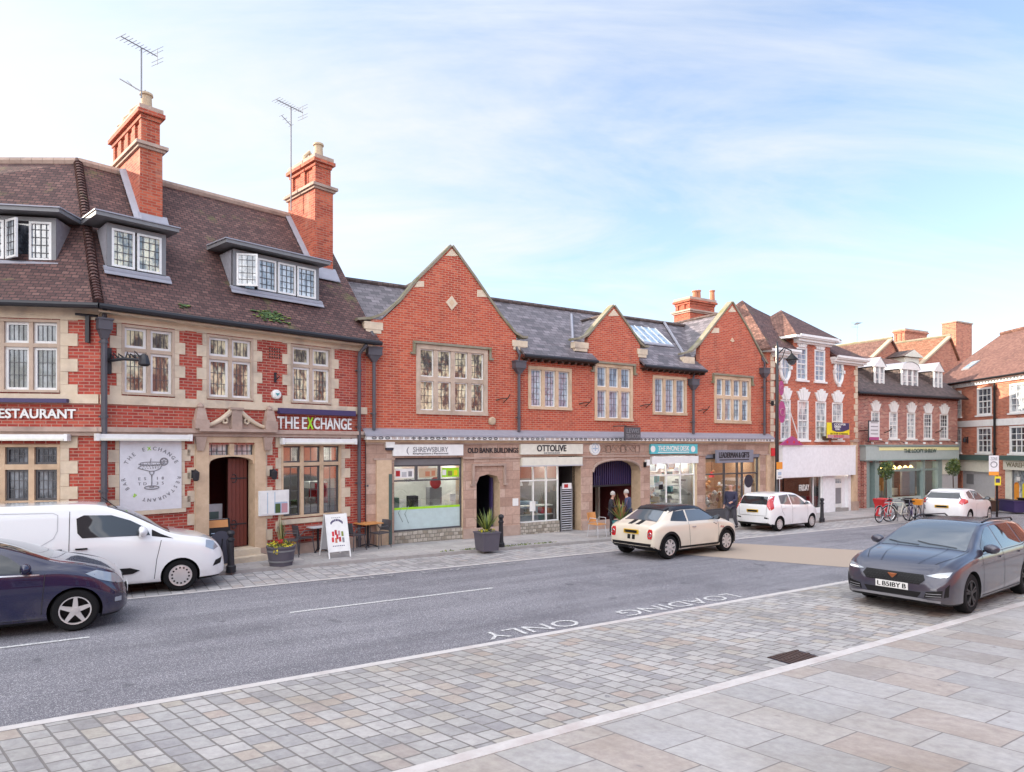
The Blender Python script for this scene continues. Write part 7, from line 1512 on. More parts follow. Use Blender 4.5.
class Car:
    def __init__(s,name,label,cat,paint,spec,loc,rz,group='cars in the street'):
        s.sp=spec; s.paint=paint; s.o=thing(name,label,cat,loc,rz,group,tilt=True); s.L=spec['top'][-1][0]
        vs=[];fs=[]; xs=[]; x=0
        keys=sorted(set([p[0] for p in spec['top']]+[p[0] for p in spec['W']]))
        for a,b in zip(keys,keys[1:]):
            n=max(1,int(math.ceil((b-a)/.07))); xs+=[a+(b-a)*k/n for k in range(n)]
        xs.append(keys[-1]); rings=[]
        for x in xs: rings.append(s.ring(x))
        n=len(rings[0])
        for x,r in zip(xs,rings):
            for y,z in r: vs.append((x,y,z))
            for y,z in r[::-1][1:-1]: vs.append((x,-y,z))
        m=2*n-2
        for i in range(len(xs)-1):
            for k in range(m): fs.append((i*m+k,i*m+(k+1)%m,(i+1)*m+(k+1)%m,(i+1)*m+k))
        fs.append(tuple(range(m-1,-1,-1))); fs.append(tuple((len(xs)-1)*m+k for k in range(m)))
        me=bpy.data.meshes.new('body'); me.from_pydata(vs,[],fs)
        bm=bmesh.new(); bm.from_mesh(me); bmesh.ops.recalc_face_normals(bm,faces=bm.faces); bm.to_mesh(me)
        s.bvh=BVHTree.FromBMesh(bm); bm.free()
        me.materials.append(MATS[paint]); me.materials.append(MATS['trim'])
        ob=bpy.data.objects.new('body',me); col.objects.link(ob)
        hw=max(p[1] for p in spec['W']); s.hw=hw; r=spec['r']; cut=[]
        for xw in spec['wx']:
            for sd in (-1,1):
                c=MB(); 
                prof=[(0,-.20),(r+.045,-.20),(r+.045,.30),(0,.30)]
                c.lathe(prof,(xw,sd*(hw-.10),r),'trim',28,axis='Y',smooth=False); cm=c.make('cut',uv=False); cm.materials.clear(); cm.materials.append(MATS[paint]); cm.materials.append(MATS['trim']); cm.polygons.foreach_set('material_index',[1]*len(cm.polygons))
                b2=bmesh.new(); b2.from_mesh(cm); bmesh.ops.remove_doubles(b2,verts=b2.verts,dist=1e-4); bmesh.ops.recalc_face_normals(b2,faces=b2.faces); b2.to_mesh(cm); b2.free()
                co=bpy.data.objects.new('cut',cm); col.objects.link(co); cut.append(co); md=ob.modifiers.new('b','BOOLEAN'); md.operation='DIFFERENCE'; md.solver='EXACT'; md.object=co
        dg=bpy.context.evaluated_depsgraph_get(); dg.update(); m2=bpy.data.meshes.new_from_object(ob.evaluated_get(dg)); m2.name='body'
        bpy.data.objects.remove(ob); [bpy.data.objects.remove(c) for c in cut]
        m2.polygons.foreach_set('use_smooth',[True]*len(m2.polygons)); m2.set_sharp_from_angle(angle=R(38))
        for p in m2.polygons:
            if p.normal.z<-.55 and p.center.z<.45: p.material_index=1
        s.body=link('body',m2,s.o)
    def ring(s,x):
        sp=s.sp; hw=interp(sp['W'],x); zt=interp(sp['top'],x); zb=interp(sp['bot'],x); zt=max(zt,zb+.1); zs=min(interp(sp['belt'],x),zt-.035); zs=max(zs,zb+.06); wr=min(interp(sp['roofW'],x),hw*.97)
        up=zt-zs; c=min(.035,up*.3); dz=zs-zb
        cr=sp.get('crease',.55)
        P=[(0,zb),(hw*.80,zb),(hw*.95,zb+.03*min(1,dz/.3)),(hw*.985,zb+dz*.18),(hw*1.0,zb+dz*cr),(hw*.993,zb+dz*.80),(hw*.965,zs),
           (wr+(hw*.965-wr)*.55,zs+up*.45),(wr+(hw*.965-wr)*.14,zs+up*.84),(wr*.93,zt-c*.75),(wr*.72,zt-c*.35),(wr*.38,zt-c*.08),(0,zt)]
        out=[]
        for i in range(len(P)-1):
            p0=P[max(i-1,0)];p1=P[i];p2=P[i+1];p3=P[min(i+2,len(P)-1)]
            if i==0: out.append(p1); continue
            for k in range(3):
                t=k/3
                out.append(tuple(.5*((2*b)+(-a+c_)*t+(2*a-5*b+4*c_-d)*t*t+(-a+3*b-3*c_+d)*t**3) for a,b,c_,d in zip(p0,p1,p2,p3)))
        out.append(P[-1]); out[0]=(0,out[0][1]); out[-1]=(0,out[-1][1]); return out
    def hit(s,axis,a,b,sd):
        if axis=='y': o,d=Vector((a,sd*3,b)),Vector((0,-sd,0))
        elif axis=='x': o,d=Vector((sd*9 if sd>0 else -9,a,b)),Vector((-sd,0,0))
        else: o,d=Vector((a,b,4)),Vector((0,0,-1))
        loc,n,_,_=s.bvh.ray_cast(o,d)
        if loc is None: loc,n,_,_=s.bvh.find_nearest(o if axis!='x' else Vector((s.L if sd>0 else 0,a,b)))
        if axis!='y' and loc is not None and n.dot(-d)<0: n=-n
        return loc,n
    def grid(s,poly,step=.07):
        bm=bmesh.new(); bm.faces.new([bm.verts.new((p[0],p[1],0)) for p in poly])
        x0,x1=min(p[0] for p in poly),max(p[0] for p in poly); y0,y1=min(p[1] for p in poly),max(p[1] for p in poly)
        for ax,a,b in ((0,x0,x1),(1,y0,y1)):
            k=math.floor(a/step)+1
            while k*step<b:
                co=[0,0,0]; co[ax]=k*step; no=[0,0,0]; no[ax]=1
                bmesh.ops.bisect_plane(bm,geom=bm.verts[:]+bm.edges[:]+bm.faces[:],plane_co=co,plane_no=no); k+=1
        vs=[tuple(v.co.xy) for v in bm.verts]; bm.verts.index_update(); fs=[[v.index for v in f.verts] for f in bm.faces]; bnd={v.index for e in bm.edges if e.is_boundary for v in e.verts}; bm.free(); return vs,fs,bnd
    def panel(s,name,axis,poly,mat,sides=(1,),off=.006,parent=None,step=.07,inset=.0,label=None,sep=True):
        out=None
        mb=MB()
        for sd in sides:
            if sep: mb=MB()
            vs,fs,bnd=s.grid(poly,step); V_=[];E=[]
            for i,(a,b) in enumerate(vs):
                loc,n=s.hit(axis,a,b,sd); V_.append(loc+n*off); E.append(loc-n*.012)
            up=Vector((0,sd,0)) if axis=='y' else Vector((sd,0,0)) if axis=='x' else Vector((0,0,1))
            fs2=[]
            for f in fs:
                nn=(V_[f[1]]-V_[f[0]]).cross(V_[f[2]]-V_[f[0]]); fs2.append(f if nn.dot(up)>=0 else f[::-1])
            mb.mesh(V_,fs2,mat,True)
            # thin edge back to the bodywork
            ec={}
            for f in fs2:
                for i in range(len(f)): ec[(f[i],f[(i+1)%len(f)])]=1
            ks=[e for e in ec if (e[1],e[0]) not in ec]
            for a,b in ks: mb.face([V_[a],E[a],E[b],V_[b]],mat)
            if sep: out=link(name,mb.make(name,sharp=50),parent or s.o,label)
        if not sep: out=link(name,mb.make(name,sharp=50),parent or s.o,label)
        return out
    def strip(s,name,axis,pts,w,mat,sides=(1,),off=.004,sep=True):
        """a narrow band laid along a line of points on the bodywork"""
        poly=[]; n=len(pts)
        for sd in sides:
            mb=MB(); L_=[];R_=[]
            den=[]
            for i in range(n-1):
                a=Vector(pts[i]); b=Vector(pts[i+1]); k=max(1,int((b-a).length/.06))
                den+=[a.lerp(b,j/k) for j in range(k)]
            den.append(Vector(pts[-1]))
            for i,p in enumerate(den):
                d=(den[min(i+1,len(den)-1)]-den[max(i-1,0)]).normalized(); q=Vector((-d.y,d.x))*w/2
                l,n1=s.hit(axis,p.x+q.x,p.y+q.y,sd); r_,n2=s.hit(axis,p.x-q.x,p.y-q.y,sd); L_.append(l+n1*off); R_.append(r_+n2*off)
            for i in range(len(den)-1): mb.face([L_[i],R_[i],R_[i+1],L_[i+1]],mat)
            link(name,mb.make(name),s.o)
    def wheels(s,spokes=5,dark=False,style='alloy',tw_=.2,tyremat='tyre'):
        r=s.sp['r']; rim='alloy_dark' if dark else 'alloy'
        for xw in s.sp['wx']:
            for sd in (-1,1):
                y=sd*(s.hw-.03); w_=MB(); w=tw_
                yy=lambda k:y-sd*k
                prof=[(r*.66,0.012),(r*.70,-.004),(r*.90,-.006),(r*.985,.02),(r,.05),(r,w-.04),(r*.95,w),(r*.6,w)]
                w_.lathe([(a,yy(b)) for a,b in prof],(xw,0,r),'tyre',32,axis='Y'); W_=part('wheel',w_,s.o)
                m=MB(); m.lathe([(r*.67,yy(.0)),(r*.64,yy(.004)),(r*.62,yy(.03)),(r*.60,yy(.12)),(0,yy(.12))],(xw,0,r),'black' if style!='cap' else rim,28,axis='Y')
                m.lathe([(r*.67,yy(-.003)),(r*.615,yy(.0)),(r*.61,yy(.05))],(xw,0,r),rim,28,axis='Y')
                if style=='cap': m.lathe([(r*.62,yy(.006)),(r*.5,yy(-.004)),(r*.3,yy(-.006)),(r*.12,yy(-.012)),(0,yy(-.014))],(xw,0,r),rim,28,axis='Y')
                for k in range(spokes):
                    a=2*math.pi*k/spokes+.3
                    if style=='cap':
                        c_=Vector((xw+r*.49*math.cos(a),yy(-.007),r+r*.49*math.sin(a))); m.disc(c_,r*.062,'seam',10)
                    else:
                        for da in ((0,) if style=='alloy' else (-.17,.17)):
                            d=Vector((math.cos(a+da),0,math.sin(a+da))); q=Vector((-math.sin(a+da),0,math.cos(a+da))); c0=Vector((xw,0,r))
                            i0=c0+d*r*.08; i1=c0+d*r*.63; w0=r*(.13 if style=='alloy' else .07); w1=r*(.075 if style=='alloy' else .05)
                            ys=[Vector((0,yy(.0),0)),Vector((0,yy(.035),0))]
                            if style!='alloy': i0=c0+Vector((math.cos(a),0,math.sin(a)))*r*.08
                            m.mesh([i0-q*w0+ys[1],i0+q*w0+ys[1],i1+q*w1+ys[1],i1-q*w1+ys[1],i0-q*w0+ys[0],i0+q*w0+ys[0],i1+q*w1+ys[0],i1-q*w1+ys[0]],[(3,2,1,0),(4,5,6,7),(0,1,5,4),(1,2,6,5),(2,3,7,6),(3,0,4,7)],rim)
                m.lathe([(r*.17,yy(.01)),(r*.15,yy(-.008)),(0,yy(-.012))],(xw,0,r),rim,16,axis='Y'); part('rim',m,W_)
    def mirrors(s,x,z,mat,sz=.11):
        for sd in (-1,1):
            l,n=s.hit('y',x,z,sd); m=MB(); c=Vector((x+.02,l.y+sd*.13,z+.04)); vs=[];fs=[]
            for i in range(7):
                th=math.pi*i/6
                for k in range(12): ph=2*math.pi*k/12; sx=.75*(1 if math.cos(ph)>0 else .55); vs.append(c+Vector((sz*sx*math.sin(th)*math.cos(ph),sz*1.05*math.cos(th),sz*.72*math.sin(th)*math.sin(ph))))
            for i in range(6):
                for k in range(12): fs.append((i*12+k,i*12+(k+1)%12,(i+1)*12+(k+1)%12,(i+1)*12+k))
            m.mesh(vs,fs,mat,True); m.tube([(x,l.y-sd*.01,z-.01),(x,l.y+sd*.07,z+.02)],.02,'trim',6); M_=part('mirror',m,s.o)
            g=MB(); g.disc((c.x-sz*.42,c.y,c.z),sz*.5,'car_glass_pale',12,axis='X',rx=sz*.75); part('mirror_glass',g,M_)
    def handle(s,x,z,mat,w=.17):
        for sd in (-1,1):
            l,n=s.hit('y',x,z,sd); m=MB(); y=l.y; m.box(x-w/2,x+w/2,y+sd*.002,y+sd*.028,z-.014,z+.014,mat); part('door_handle',m,s.o)
    def plate(s,end,z,txt,mat,y=0,w=.52,h=.115,off=.012):
        sd=1 if end=='front' else -1
        pts=[s.hit('x',y+a,z+b,sd)[0].x for a in (-w/2,0,w/2) for b in (-h/2,h/2)]
        x=max(pts)+off if sd>0 else min(pts)-off
        m=MB(); m.box(x-.006,x+.006,y-w/2,y+w/2,z-h/2,z+h/2,mat); m.box(x-sd*.006-.02,x-sd*.006+.0,y-w/2+.06,y+w/2-.06,z-h/2+.02,z+h/2-.02,'trim'); P_=part('number_plate',m,s.o)
        t=MB(); fn=(lambda a,c_:(x+.011,a,c_)) if sd>0 else (lambda a,c_:(x-.011,-a,c_))
        y0,y1=(y-w/2+.03,y+w/2-.03) if sd>0 else (-y-w/2+.03,-y+w/2-.03)
        for k in (0,.003,.006): text_to(t,txt,y0+k,y1+k,z-h*.33,z+h*.33,0,'black',fn=fn)
        part('lettering',t,P_)
def place(pc,hd,xw,sd,hw):
    """origin of a car whose wheel at xw on side sd touches the ground at pc"""
    h=Vector((math.cos(hd),math.sin(hd),0)); l=Vector((-h.y,h.x,0)); o=Vector((pc.x,pc.y,0))-h*xw-l*sd*(hw-.11); return Vector((o.x,o.y,G(o.x,o.y)+.004))
# --- dark grey estate, nearest on the right
L=4.64
sp=dict(top=[(0,.60),(.02,.88),(.10,1.02),(.30,1.22),(.52,1.36),(.95,1.425),(1.7,1.455),(2.3,1.435),(2.75,1.33),(3.15,1.16),(3.50,1.005),(3.9,.945),(4.25,.865),(4.47,.765),(4.60,.62),(4.64,.50)],
 bot=[(0,.42),(.12,.30),(.5,.20),(4.1,.17),(4.5,.19),(4.64,.27)],W=[(0,.66),(.08,.78),(.3,.86),(.9,.895),(3.7,.90),(4.15,.89),(4.38,.86),(4.53,.79),(4.61,.68),(4.64,.58)],
 belt=[(0,.84),(.5,.965),(2,.945),(3.4,.915),(3.9,.86),(4.3,.76),(4.64,.46)],roofW=[(0,.50),(.3,.56),(1.0,.60),(2.3,.60),(2.9,.66),(3.5,.75),(4.1,.72),(4.4,.66),(4.64,.46)],wx=(1.03,3.72),r=.335,crease=.62)
hd=KU+math.pi+R(4); hwc=.90; pc=gpt(968,611)
A=Car('estate_car','dark grey estate car parked in the sett bay, facing left','car','paint_grey',sp,place(pc,hd,3.72,1,hwc),hd); A.wheels(5,True,'alloy2'); A.o.scale=(1.05,)*3
A.panel('windscreen','z',[(2.47,-.55),(3.44,-.70),(3.47,0),(3.44,.70),(2.47,.55),(2.43,0)],'car_glass_pale')
A.panel('roof_panel','z',[(.75,-.50),(2.30,-.53),(2.30,.53),(.75,.50)],'black_gloss',off=.004)
for nm,poly in (('side_window',[(2.28,.985),(3.10,.975),(3.05,1.06),(2.72,1.23),(2.45,1.335),(2.28,1.365)]),('side_window',[(1.22,1.0),(2.20,.985),(2.20,1.37),(1.30,1.375)]),('side_window',[(.62,1.08),(1.14,1.01),(1.20,1.37),(.80,1.325)])): A.panel(nm,'y',poly,'car_glass',(-1,1),off=.005)
for pts in ([(3.22,.30),(3.24,.70),(3.22,.93)],[(2.24,.28),(2.24,.965)],[(1.33,.40),(1.30,.6),(1.16,.8),(1.14,.98)],[(1.38,.27),(3.2,.26)]): A.strip('door_seam','y',pts,.010,'seam',(-1,1))
A.strip('bonnet_seam','z',[(3.42,.74),(3.9,.70),(4.3,.55)],.010,'seam'); A.strip('bonnet_seam','z',[(3.42,-.74),(3.9,-.70),(4.3,-.55)],.010,'seam')
A.strip('window_trim','y',[(.6,1.04),(1.2,.975),(3.12,.945)],.018,'black_gloss',(-1,1))
A.panel('grille','x',[(-.42,.52),(.42,.52),(.50,.60),(.46,.68),(-.46,.68),(-.50,.60)],'trim',off=.006,step=.06)
m=MB()
for r_ in range(4):
    for k in range(-9,10):
        y=k*.05+(.025 if r_%2 else 0); z=.54+r_*.038
        if abs(y)>.44: continue
        l,n=A.hit('x',y,z,1); m.lathe([(.014,0),(.010,.004)],l+Vector((.008,0,0)),'alloy_dark',6,axis='X')
part('grille_mesh',m,A.o)
l,n=A.hit('x',0,.62,1); m=MB(); X_=l.x+.022; m.mesh([(X_,-.075,.655),(X_,-.02,.63),(X_,0,.645),(X_,.02,.63),(X_,.075,.655),(X_,.04,.61),(X_,.0,.575),(X_,-.04,.61),(X_-.02,-.075,.655),(X_-.02,.075,.655),(X_-.02,0,.575)],[(0,1,7),(1,2,6,7),(2,3,5,6),(3,4,5),(0,7,6,10,8),(4,9,10,6,5),(0,8,9,4,3,2,1)],'copper'); part('emblem',m,A.o)
for sd in (1,-1):
    A.panel('headlight','x',sorted_poly if False else ([(sd*.50,.668),(sd*.70,.645),(sd*.80,.675),(sd*.82,.745),(sd*.68,.725)] if sd>0 else [(sd*.50,.668),(sd*.68,.725),(sd*.82,.745),(sd*.80,.675),(sd*.70,.645)]),'lamp_clear',(1,),off=.008,step=.05)
    A.panel('daylight_lamp','x',([(sd*.60,.668),(sd*.77,.664),(sd*.79,.682),(sd*.62,.684)] if sd>0 else [(sd*.60,.668),(sd*.62,.684),(sd*.79,.682),(sd*.77,.664)]),'lamp_lit',(1,),off=.016,step=.05)
    A.panel('air_intake','x',([(sd*.76,.34),(sd*.81,.36),(sd*.82,.56),(sd*.78,.50)] if sd>0 else [(sd*.76,.34),(sd*.78,.50),(sd*.82,.56),(sd*.81,.36)]),'trim',(1,),off=.005,step=.05)
    A.panel('bumper_vent','x',([(sd*.50,.32),(sd*.74,.345),(sd*.75,.46),(sd*.53,.42)] if sd>0 else [(sd*.50,.32),(sd*.53,.42),(sd*.75,.46),(sd*.74,.345)]),'trim',(1,),off=.007,step=.05)
A.panel('lower_grille','x',[(-.40,.31),(.40,.31),(.46,.40),(-.46,.40)],'trim',off=.007,step=.06)
A.strip('splitter','x',[(-.72,.27),(-.45,.285),(.45,.285),(.72,.27)],.035,'mid_grey',(1,),off=.012)
A.plate('front',.465,'L B5IBY B','plate_white'); A.mirrors(3.02,1.0,'paint_grey',.12); A.handle(2.38,.86,'paint_grey'); A.handle(1.40,.875,'paint_grey')
m=MB(); 
for sd in (-1,1): 
    m=MB(); m.tube([(.75,sd*.57,1.40),(.85,sd*.58,1.45),(2.0,sd*.59,1.485),(2.35,sd*.585,1.435)],.016,'black',6); part('roof_rail',m,A.o)

A.strip('bonnet_crease','z',[(3.40,.42),(3.9,.40),(4.35,.30)],.012,'paint_grey',off=.010); A.strip('bonnet_crease','z',[(3.40,-.42),(3.9,-.40),(4.35,-.30)],.012,'paint_grey',off=.010)
A.strip('wiper','z',[(3.40,.55),(3.36,.1),(3.30,-.12)],.018,'trim',off=.016); A.strip('wiper','z',[(3.42,-.05),(3.38,-.4),(3.30,-.62)],.018,'trim',off=.016)
for sd in (-1,1):
    for z in (.36,.40):
        A.strip('intake_fin','x',[(sd*.53,z-.01),(sd*.73,z)],.010,'mid_grey',(1,),off=.014)
A.strip('shoulder_crease','y',[(.6,.80),(2.0,.78),(3.3,.77)],.010,'paint_grey',(-1,1),off=.010); A.strip('sill_trim','y',[(1.42,.245),(3.3,.235)],.06,'trim',(-1,1))

# --- cream coupe with dark roof
sp=dict(top=[(0,.52),(.02,.74),(.07,.87),(.24,.93),(.38,.99),(.62,1.13),(.92,1.295),(1.2,1.36),(1.65,1.38),(2.05,1.34),(2.35,1.20),(2.72,.985),(3.1,.93),(3.4,.855),(3.6,.74),(3.70,.60),(3.73,.48)],
 bot=[(0,.34),(.15,.24),(.5,.18),(3.2,.17),(3.6,.20),(3.73,.30)],W=[(0,.70),(.04,.77),(.2,.82),(.6,.84),(3.05,.84),(3.38,.82),(3.58,.75),(3.69,.64),(3.73,.52)],
 belt=[(0,.78),(.4,.90),(1.5,.905),(2.7,.89),(3.2,.82),(3.6,.66),(3.73,.44)],roofW=[(0,.52),(.4,.60),(.9,.53),(1.2,.53),(2.0,.53),(2.4,.60),(2.75,.68),(3.2,.62),(3.73,.32)],wx=(.60,3.06),r=.31,crease=.60)
pc=gpt(666,559); hd=KU+R(5)
C=Car('coupe_car','cream coupe with a black roof driving away along the road','car','paint_cream',sp,place(pc,hd,.60,-1,.84),hd); C.wheels(8,False,'alloy'); C.o.scale=(1.05,)*3
bm_=C.body.data; bm_.materials.append(MATS['black_gloss'])
for p_ in bm_.polygons:
    c_=p_.center
    if (c_.z>1.225 and c_.x<2.2) or (c_.x>=2.0 and c_.x<2.66 and c_.z>1.0) : p_.material_index=2
C.panel('roof_side','y',[(.76,1.17),(1.05,1.245),(2.10,1.245),(2.45,1.08),(2.66,.965),(2.72,.965),(2.45,1.14),(2.12,1.31),(1.2,1.33),(.98,1.25)],'black_gloss',(-1,1),off=.008)
C.panel('rear_window','z',[(.36,-.56),(.80,-.45),(.80,.45),(.36,.56)],'car_glass_pale',off=.006)
C.panel('spoiler','z',[(.80,-.46),(.96,-.48),(.96,.48),(.80,.46)],'black_gloss',off=.03)
C.panel('windscreen','z',[(2.14,-.52),(2.66,-.64),(2.66,.64),(2.14,.52)],'car_glass',off=.006)
C.panel('side_window','y',[(1.38,.945),(2.58,.935),(2.36,1.08),(2.08,1.23),(1.45,1.235)],'car_glass_pale',(-1,1),off=.004)
C.panel('quarter_window','y',[(.70,.985),(1.32,.945),(1.38,1.235),(.98,1.21)],'car_glass',(-1,1),off=.004)
for pts in ([(1.42,.26),(1.38,.6),(1.36,.93)],[(2.62,.28),(2.66,.6),(2.64,.90)],[(1.42,.24),(2.62,.24)]): C.strip('door_seam','y',pts,.010,'seam',(-1,1))
C.strip('sill_trim','y',[(.98,.215),(2.68,.205)],.09,'trim',(-1,1))
for xw in sp['wx']:
    C.strip('arch_trim','y',[(xw+.385*math.cos(R(a)),.31+.385*math.sin(R(a))) for a in range(-8,190,12)],.065,'trim',(-1,1),off=.009)
for sd in (-1,1):
    yy_=sorted([sd*.56,sd*.71]); m_=C.panel('tail_light','x',[(yy_[0]+.02,.54),(yy_[1]-.02,.54),(yy_[1],.60),(yy_[1],.74),(yy_[1]-.03,.79),(yy_[0]+.03,.79),(yy_[0],.74),(yy_[0],.60)],'lamp_red',(-1,),off=.010,step=.05)
    l,n=C.hit('x',sd*.645,.66,-1); b=MB(); b.tube([(l.x-.018,sd*.645+.05*math.cos(R(a)),.66+.05*math.sin(R(a))) for a in range(0,360,30)],.010,'chrome',5,closed=True); part('lamp_ring',b,C.o)
    for q in (.07,): 
        yy_=sorted([sd*.03,sd*.13]); C.panel('stripe','x',[(yy_[0],.50),(yy_[1],.50),(yy_[1],.62),(yy_[0],.62)],'trim',(-1,),off=.004,step=.05)
    C.panel('bonnet_stripe','z',[(.10,sd*.06),(.44,sd*.06),(.44,sd*.2),(.10,sd*.2)][::sd],'trim',off=.004)
C.panel('bumper_trim','x',[(-.66,.33),(.66,.33),(.68,.42),(-.68,.42)],'trim',(-1,),off=.006,step=.06)
m=MB(); l,n=C.hit('x',0,.30,-1)
for y in (-.05,.05): m=MB(); m.lathe([(.032,-.05),(.036,-.05),(.036,.1),(.02,.1)],(l.x,y,.29),'chrome',12,axis='X'); part('exhaust',m,C.o)
C.plate('rear',.70,'RV61 XKS','plate_yellow'); C.mirrors(2.50,.97,'black_gloss',.105); C.handle(1.56,.80,'chrome',.14)
l,n=C.hit('z',3.2,.3,1); 
C.panel('side_scuttle','y',[(2.72,.70),(2.92,.68),(2.90,.74),(2.74,.76)],'chrome',(-1,1),off=.008)
# --- small white hatchback
sp=dict(top=[(0,.62),(.015,.95),(.05,1.05),(.18,1.30),(.32,1.43),(.65,1.50),(1.3,1.53),(1.9,1.50),(2.3,1.38),(2.85,1.10),(3.2,1.01),(3.5,.88),(3.66,.72),(3.72,.55)],
 bot=[(0,.34),(.12,.26),(.5,.20),(3.2,.19),(3.6,.22),(3.72,.32)],W=[(0,.68),(.06,.77),(.25,.82),(.7,.84),(3.0,.84),(3.3,.80),(3.55,.69),(3.68,.55),(3.72,.46)],
 belt=[(0,.95),(.4,1.02),(1.5,.98),(2.8,.93),(3.2,.86),(3.72,.5)],roofW=[(0,.60),(.2,.60),(.4,.59),(1.8,.59),(2.3,.64),(2.85,.70),(3.3,.62),(3.72,.34)],wx=(.60,2.96),r=.29,crease=.55)
pc=gpt(779,531.5); hd=KU+R(4)
D=Car('small_hatchback','small upright white hatchback parked in the far bay by the lamp column','car','paint_white',sp,place(pc,hd,.60,-1,.84),hd); D.wheels(10,False,'cap'); D.o.scale=(.96,)*3
D.panel('rear_window','x',[(-.62,1.06),(.62,1.06),(.54,1.37),(-.54,1.37)],'car_glass',(-1,),off=.006)
for sd in (-1,1):
    pl=[(sd*.60,1.02),(sd*.74,.84),(sd*.78,.98),(sd*.74,1.12),(sd*.64,1.38),(sd*.59,1.38)]; D.panel('tail_light','x',pl if sd>0 else pl[::-1],'lamp_red',(-1,),off=.010,step=.05)
    pl=[(.06,.84),(.22,.92),(.28,1.10),(.27,1.30),(.21,1.30),(.13,1.08)]; D.panel('tail_light','y',pl,'lamp_red',(sd,),off=.006,step=.05)
    pl=sorted([sd*.52,sd*.70]); D.panel('bumper_vent','x',[(pl[0],.50),(pl[1],.52),(pl[1],.58),(pl[0],.55)],'trim',(-1,),off=.006,step=.05)
D.panel('side_window','y',[(1.52,1.03),(2.62,.985),(2.26,1.24),(2.0,1.39),(1.52,1.43)],'car_glass_pale',(-1,1),off=.005); D.panel('side_window','y',[(.72,1.08),(1.44,1.03),(1.44,1.43),(.80,1.40)],'car_glass_pale',(-1,1),off=.005)
D.panel('windscreen','z',[(1.98,-.56),(2.76,-.68),(2.76,.68),(1.98,.56)],'car_glass',off=.006)
D.strip('lower_trim','x',[(-.70,.30),(.70,.30)],.08,'trim',(-1,),off=.006)
for pts in ([(1.48,.30),(1.48,1.0)],[(2.60,.32),(2.62,.95)],[(.92,.60),(.75,.8),(.70,1.05)]): D.strip('door_seam','y',pts,.010,'seam',(-1,1))
D.strip('tailgate_seam','x',[(-.62,1.05),(-.60,.62),(.60,.62),(.62,1.05)],.010,'seam',(-1,))
D.plate('rear',.80,'MK59 OFE','plate_yellow'); D.mirrors(2.44,1.03,'paint_white',.11); D.handle(1.62,.90,'paint_white'); D.handle(.88,.92,'paint_white')
# --- white hatchback beyond the grey estate
sp=dict(top=[(0,.58),(.02,.86),(.08,.98),(.24,1.16),(.45,1.36),(.8,1.445),(1.5,1.48),(2.0,1.45),(2.4,1.31),(2.95,1.04),(3.3,.96),(3.65,.85),(3.87,.68),(3.95,.48)],
 bot=[(0,.36),(.12,.27),(.5,.2),(3.4,.18),(3.8,.21),(3.95,.3)],W=[(0,.66),(.06,.76),(.25,.83),(.7,.86),(3.1,.86),(3.5,.81),(3.8,.66),(3.9,.54),(3.95,.44)],
 belt=[(0,.88),(.4,1.0),(1.5,.96),(3.0,.90),(3.5,.80),(3.95,.44)],roofW=[(0,.58),(.3,.58),(.6,.56),(1.8,.56),(2.4,.62),(2.95,.70),(3.5,.62),(3.95,.32)],wx=(.66,3.14),r=.31,crease=.58)
hd2=math.atan2(.62,.78); pc=gpt(968,524.5)
E=Car('rear_view_hatchback','sporty white hatchback seen from behind beyond the dark grey estate car','car','paint_white',sp,place(pc,hd2,.66,-1,.86),hd2); E.wheels(5,False,'alloy')
E.panel('rear_window','x',[(-.66,1.08),(.66,1.08),(.54,1.31),(-.54,1.31)],'car_glass',(-1,),off=.006)
E.panel('spoiler','z',[(.42,-.56),(.66,-.55),(.66,.55),(.42,.56)],'paint_white',off=.035)
for sd in (-1,1):
    pl=[(sd*.60,.90),(sd*.74,.84),(sd*.78,.98),(sd*.66,1.10)]; E.panel('tail_light','x',pl if sd>0 else pl[::-1],'lamp_red',(-1,),off=.010,step=.05)
    E.panel('tail_light','y',[(.10,.86),(.40,.92),(.50,1.02),(.22,1.10)],'lamp_red',(sd,),off=.006,step=.05)
E.panel('side_window','y',[(1.40,1.01),(2.75,.96),(2.40,1.20),(2.05,1.36),(1.40,1.40)],'car_glass_pale',(-1,1),off=.005); E.panel('side_window','y',[(.72,1.09),(1.32,1.02),(1.32,1.40),(.85,1.33)],'car_glass_pale',(-1,1),off=.005)
E.panel('windscreen','z',[(2.08,-.54),(2.86,-.68),(2.86,.68),(2.08,.54)],'car_glass',off=.006); E.strip('door_seam','y',[(1.38,.3),(1.36,1.0)],.01,'seam',(-1,1)); E.strip('door_seam','y',[(2.7,.32),(2.74,.92)],.01,'seam',(-1,1))
E.plate('rear',.74,'DX12 HKU','plate_yellow'); E.mirrors(2.58,1.0,'black_gloss',.11); E.handle(1.52,.86,'paint_white')
# --- white panel van
L=4.75
sp=dict(top=[(0,.9),(.02,1.55),(.08,1.76),(.22,1.83),(.8,1.86),(2.0,1.87),(2.35,1.85),(2.75,1.74),(3.2,1.52),(3.72,1.22),(4.0,1.155),(4.3,1.095),(4.55,.99),(4.68,.82),(4.74,.64),(4.75,.52)],
 bot=[(0,.36),(.12,.28),(.6,.22),(4.2,.20),(4.6,.22),(4.75,.30)],W=[(0,.80),(.05,.87),(.2,.91),(.8,.925),(3.8,.925),(4.2,.90),(4.45,.84),(4.62,.74),(4.72,.62),(4.75,.52)],
 belt=[(0,1.10),(2,1.12),(3.5,1.08),(3.9,1.02),(4.3,.94),(4.75,.48)],roofW=[(0,.72),(.2,.74),(2.0,.74),(2.6,.72),(3.2,.74),(3.75,.82),(4.3,.72),(4.6,.6),(4.75,.42)],wx=(1.05,3.86),r=.325,crease=.50)
pc=gpt(180,590.5); hd=KU
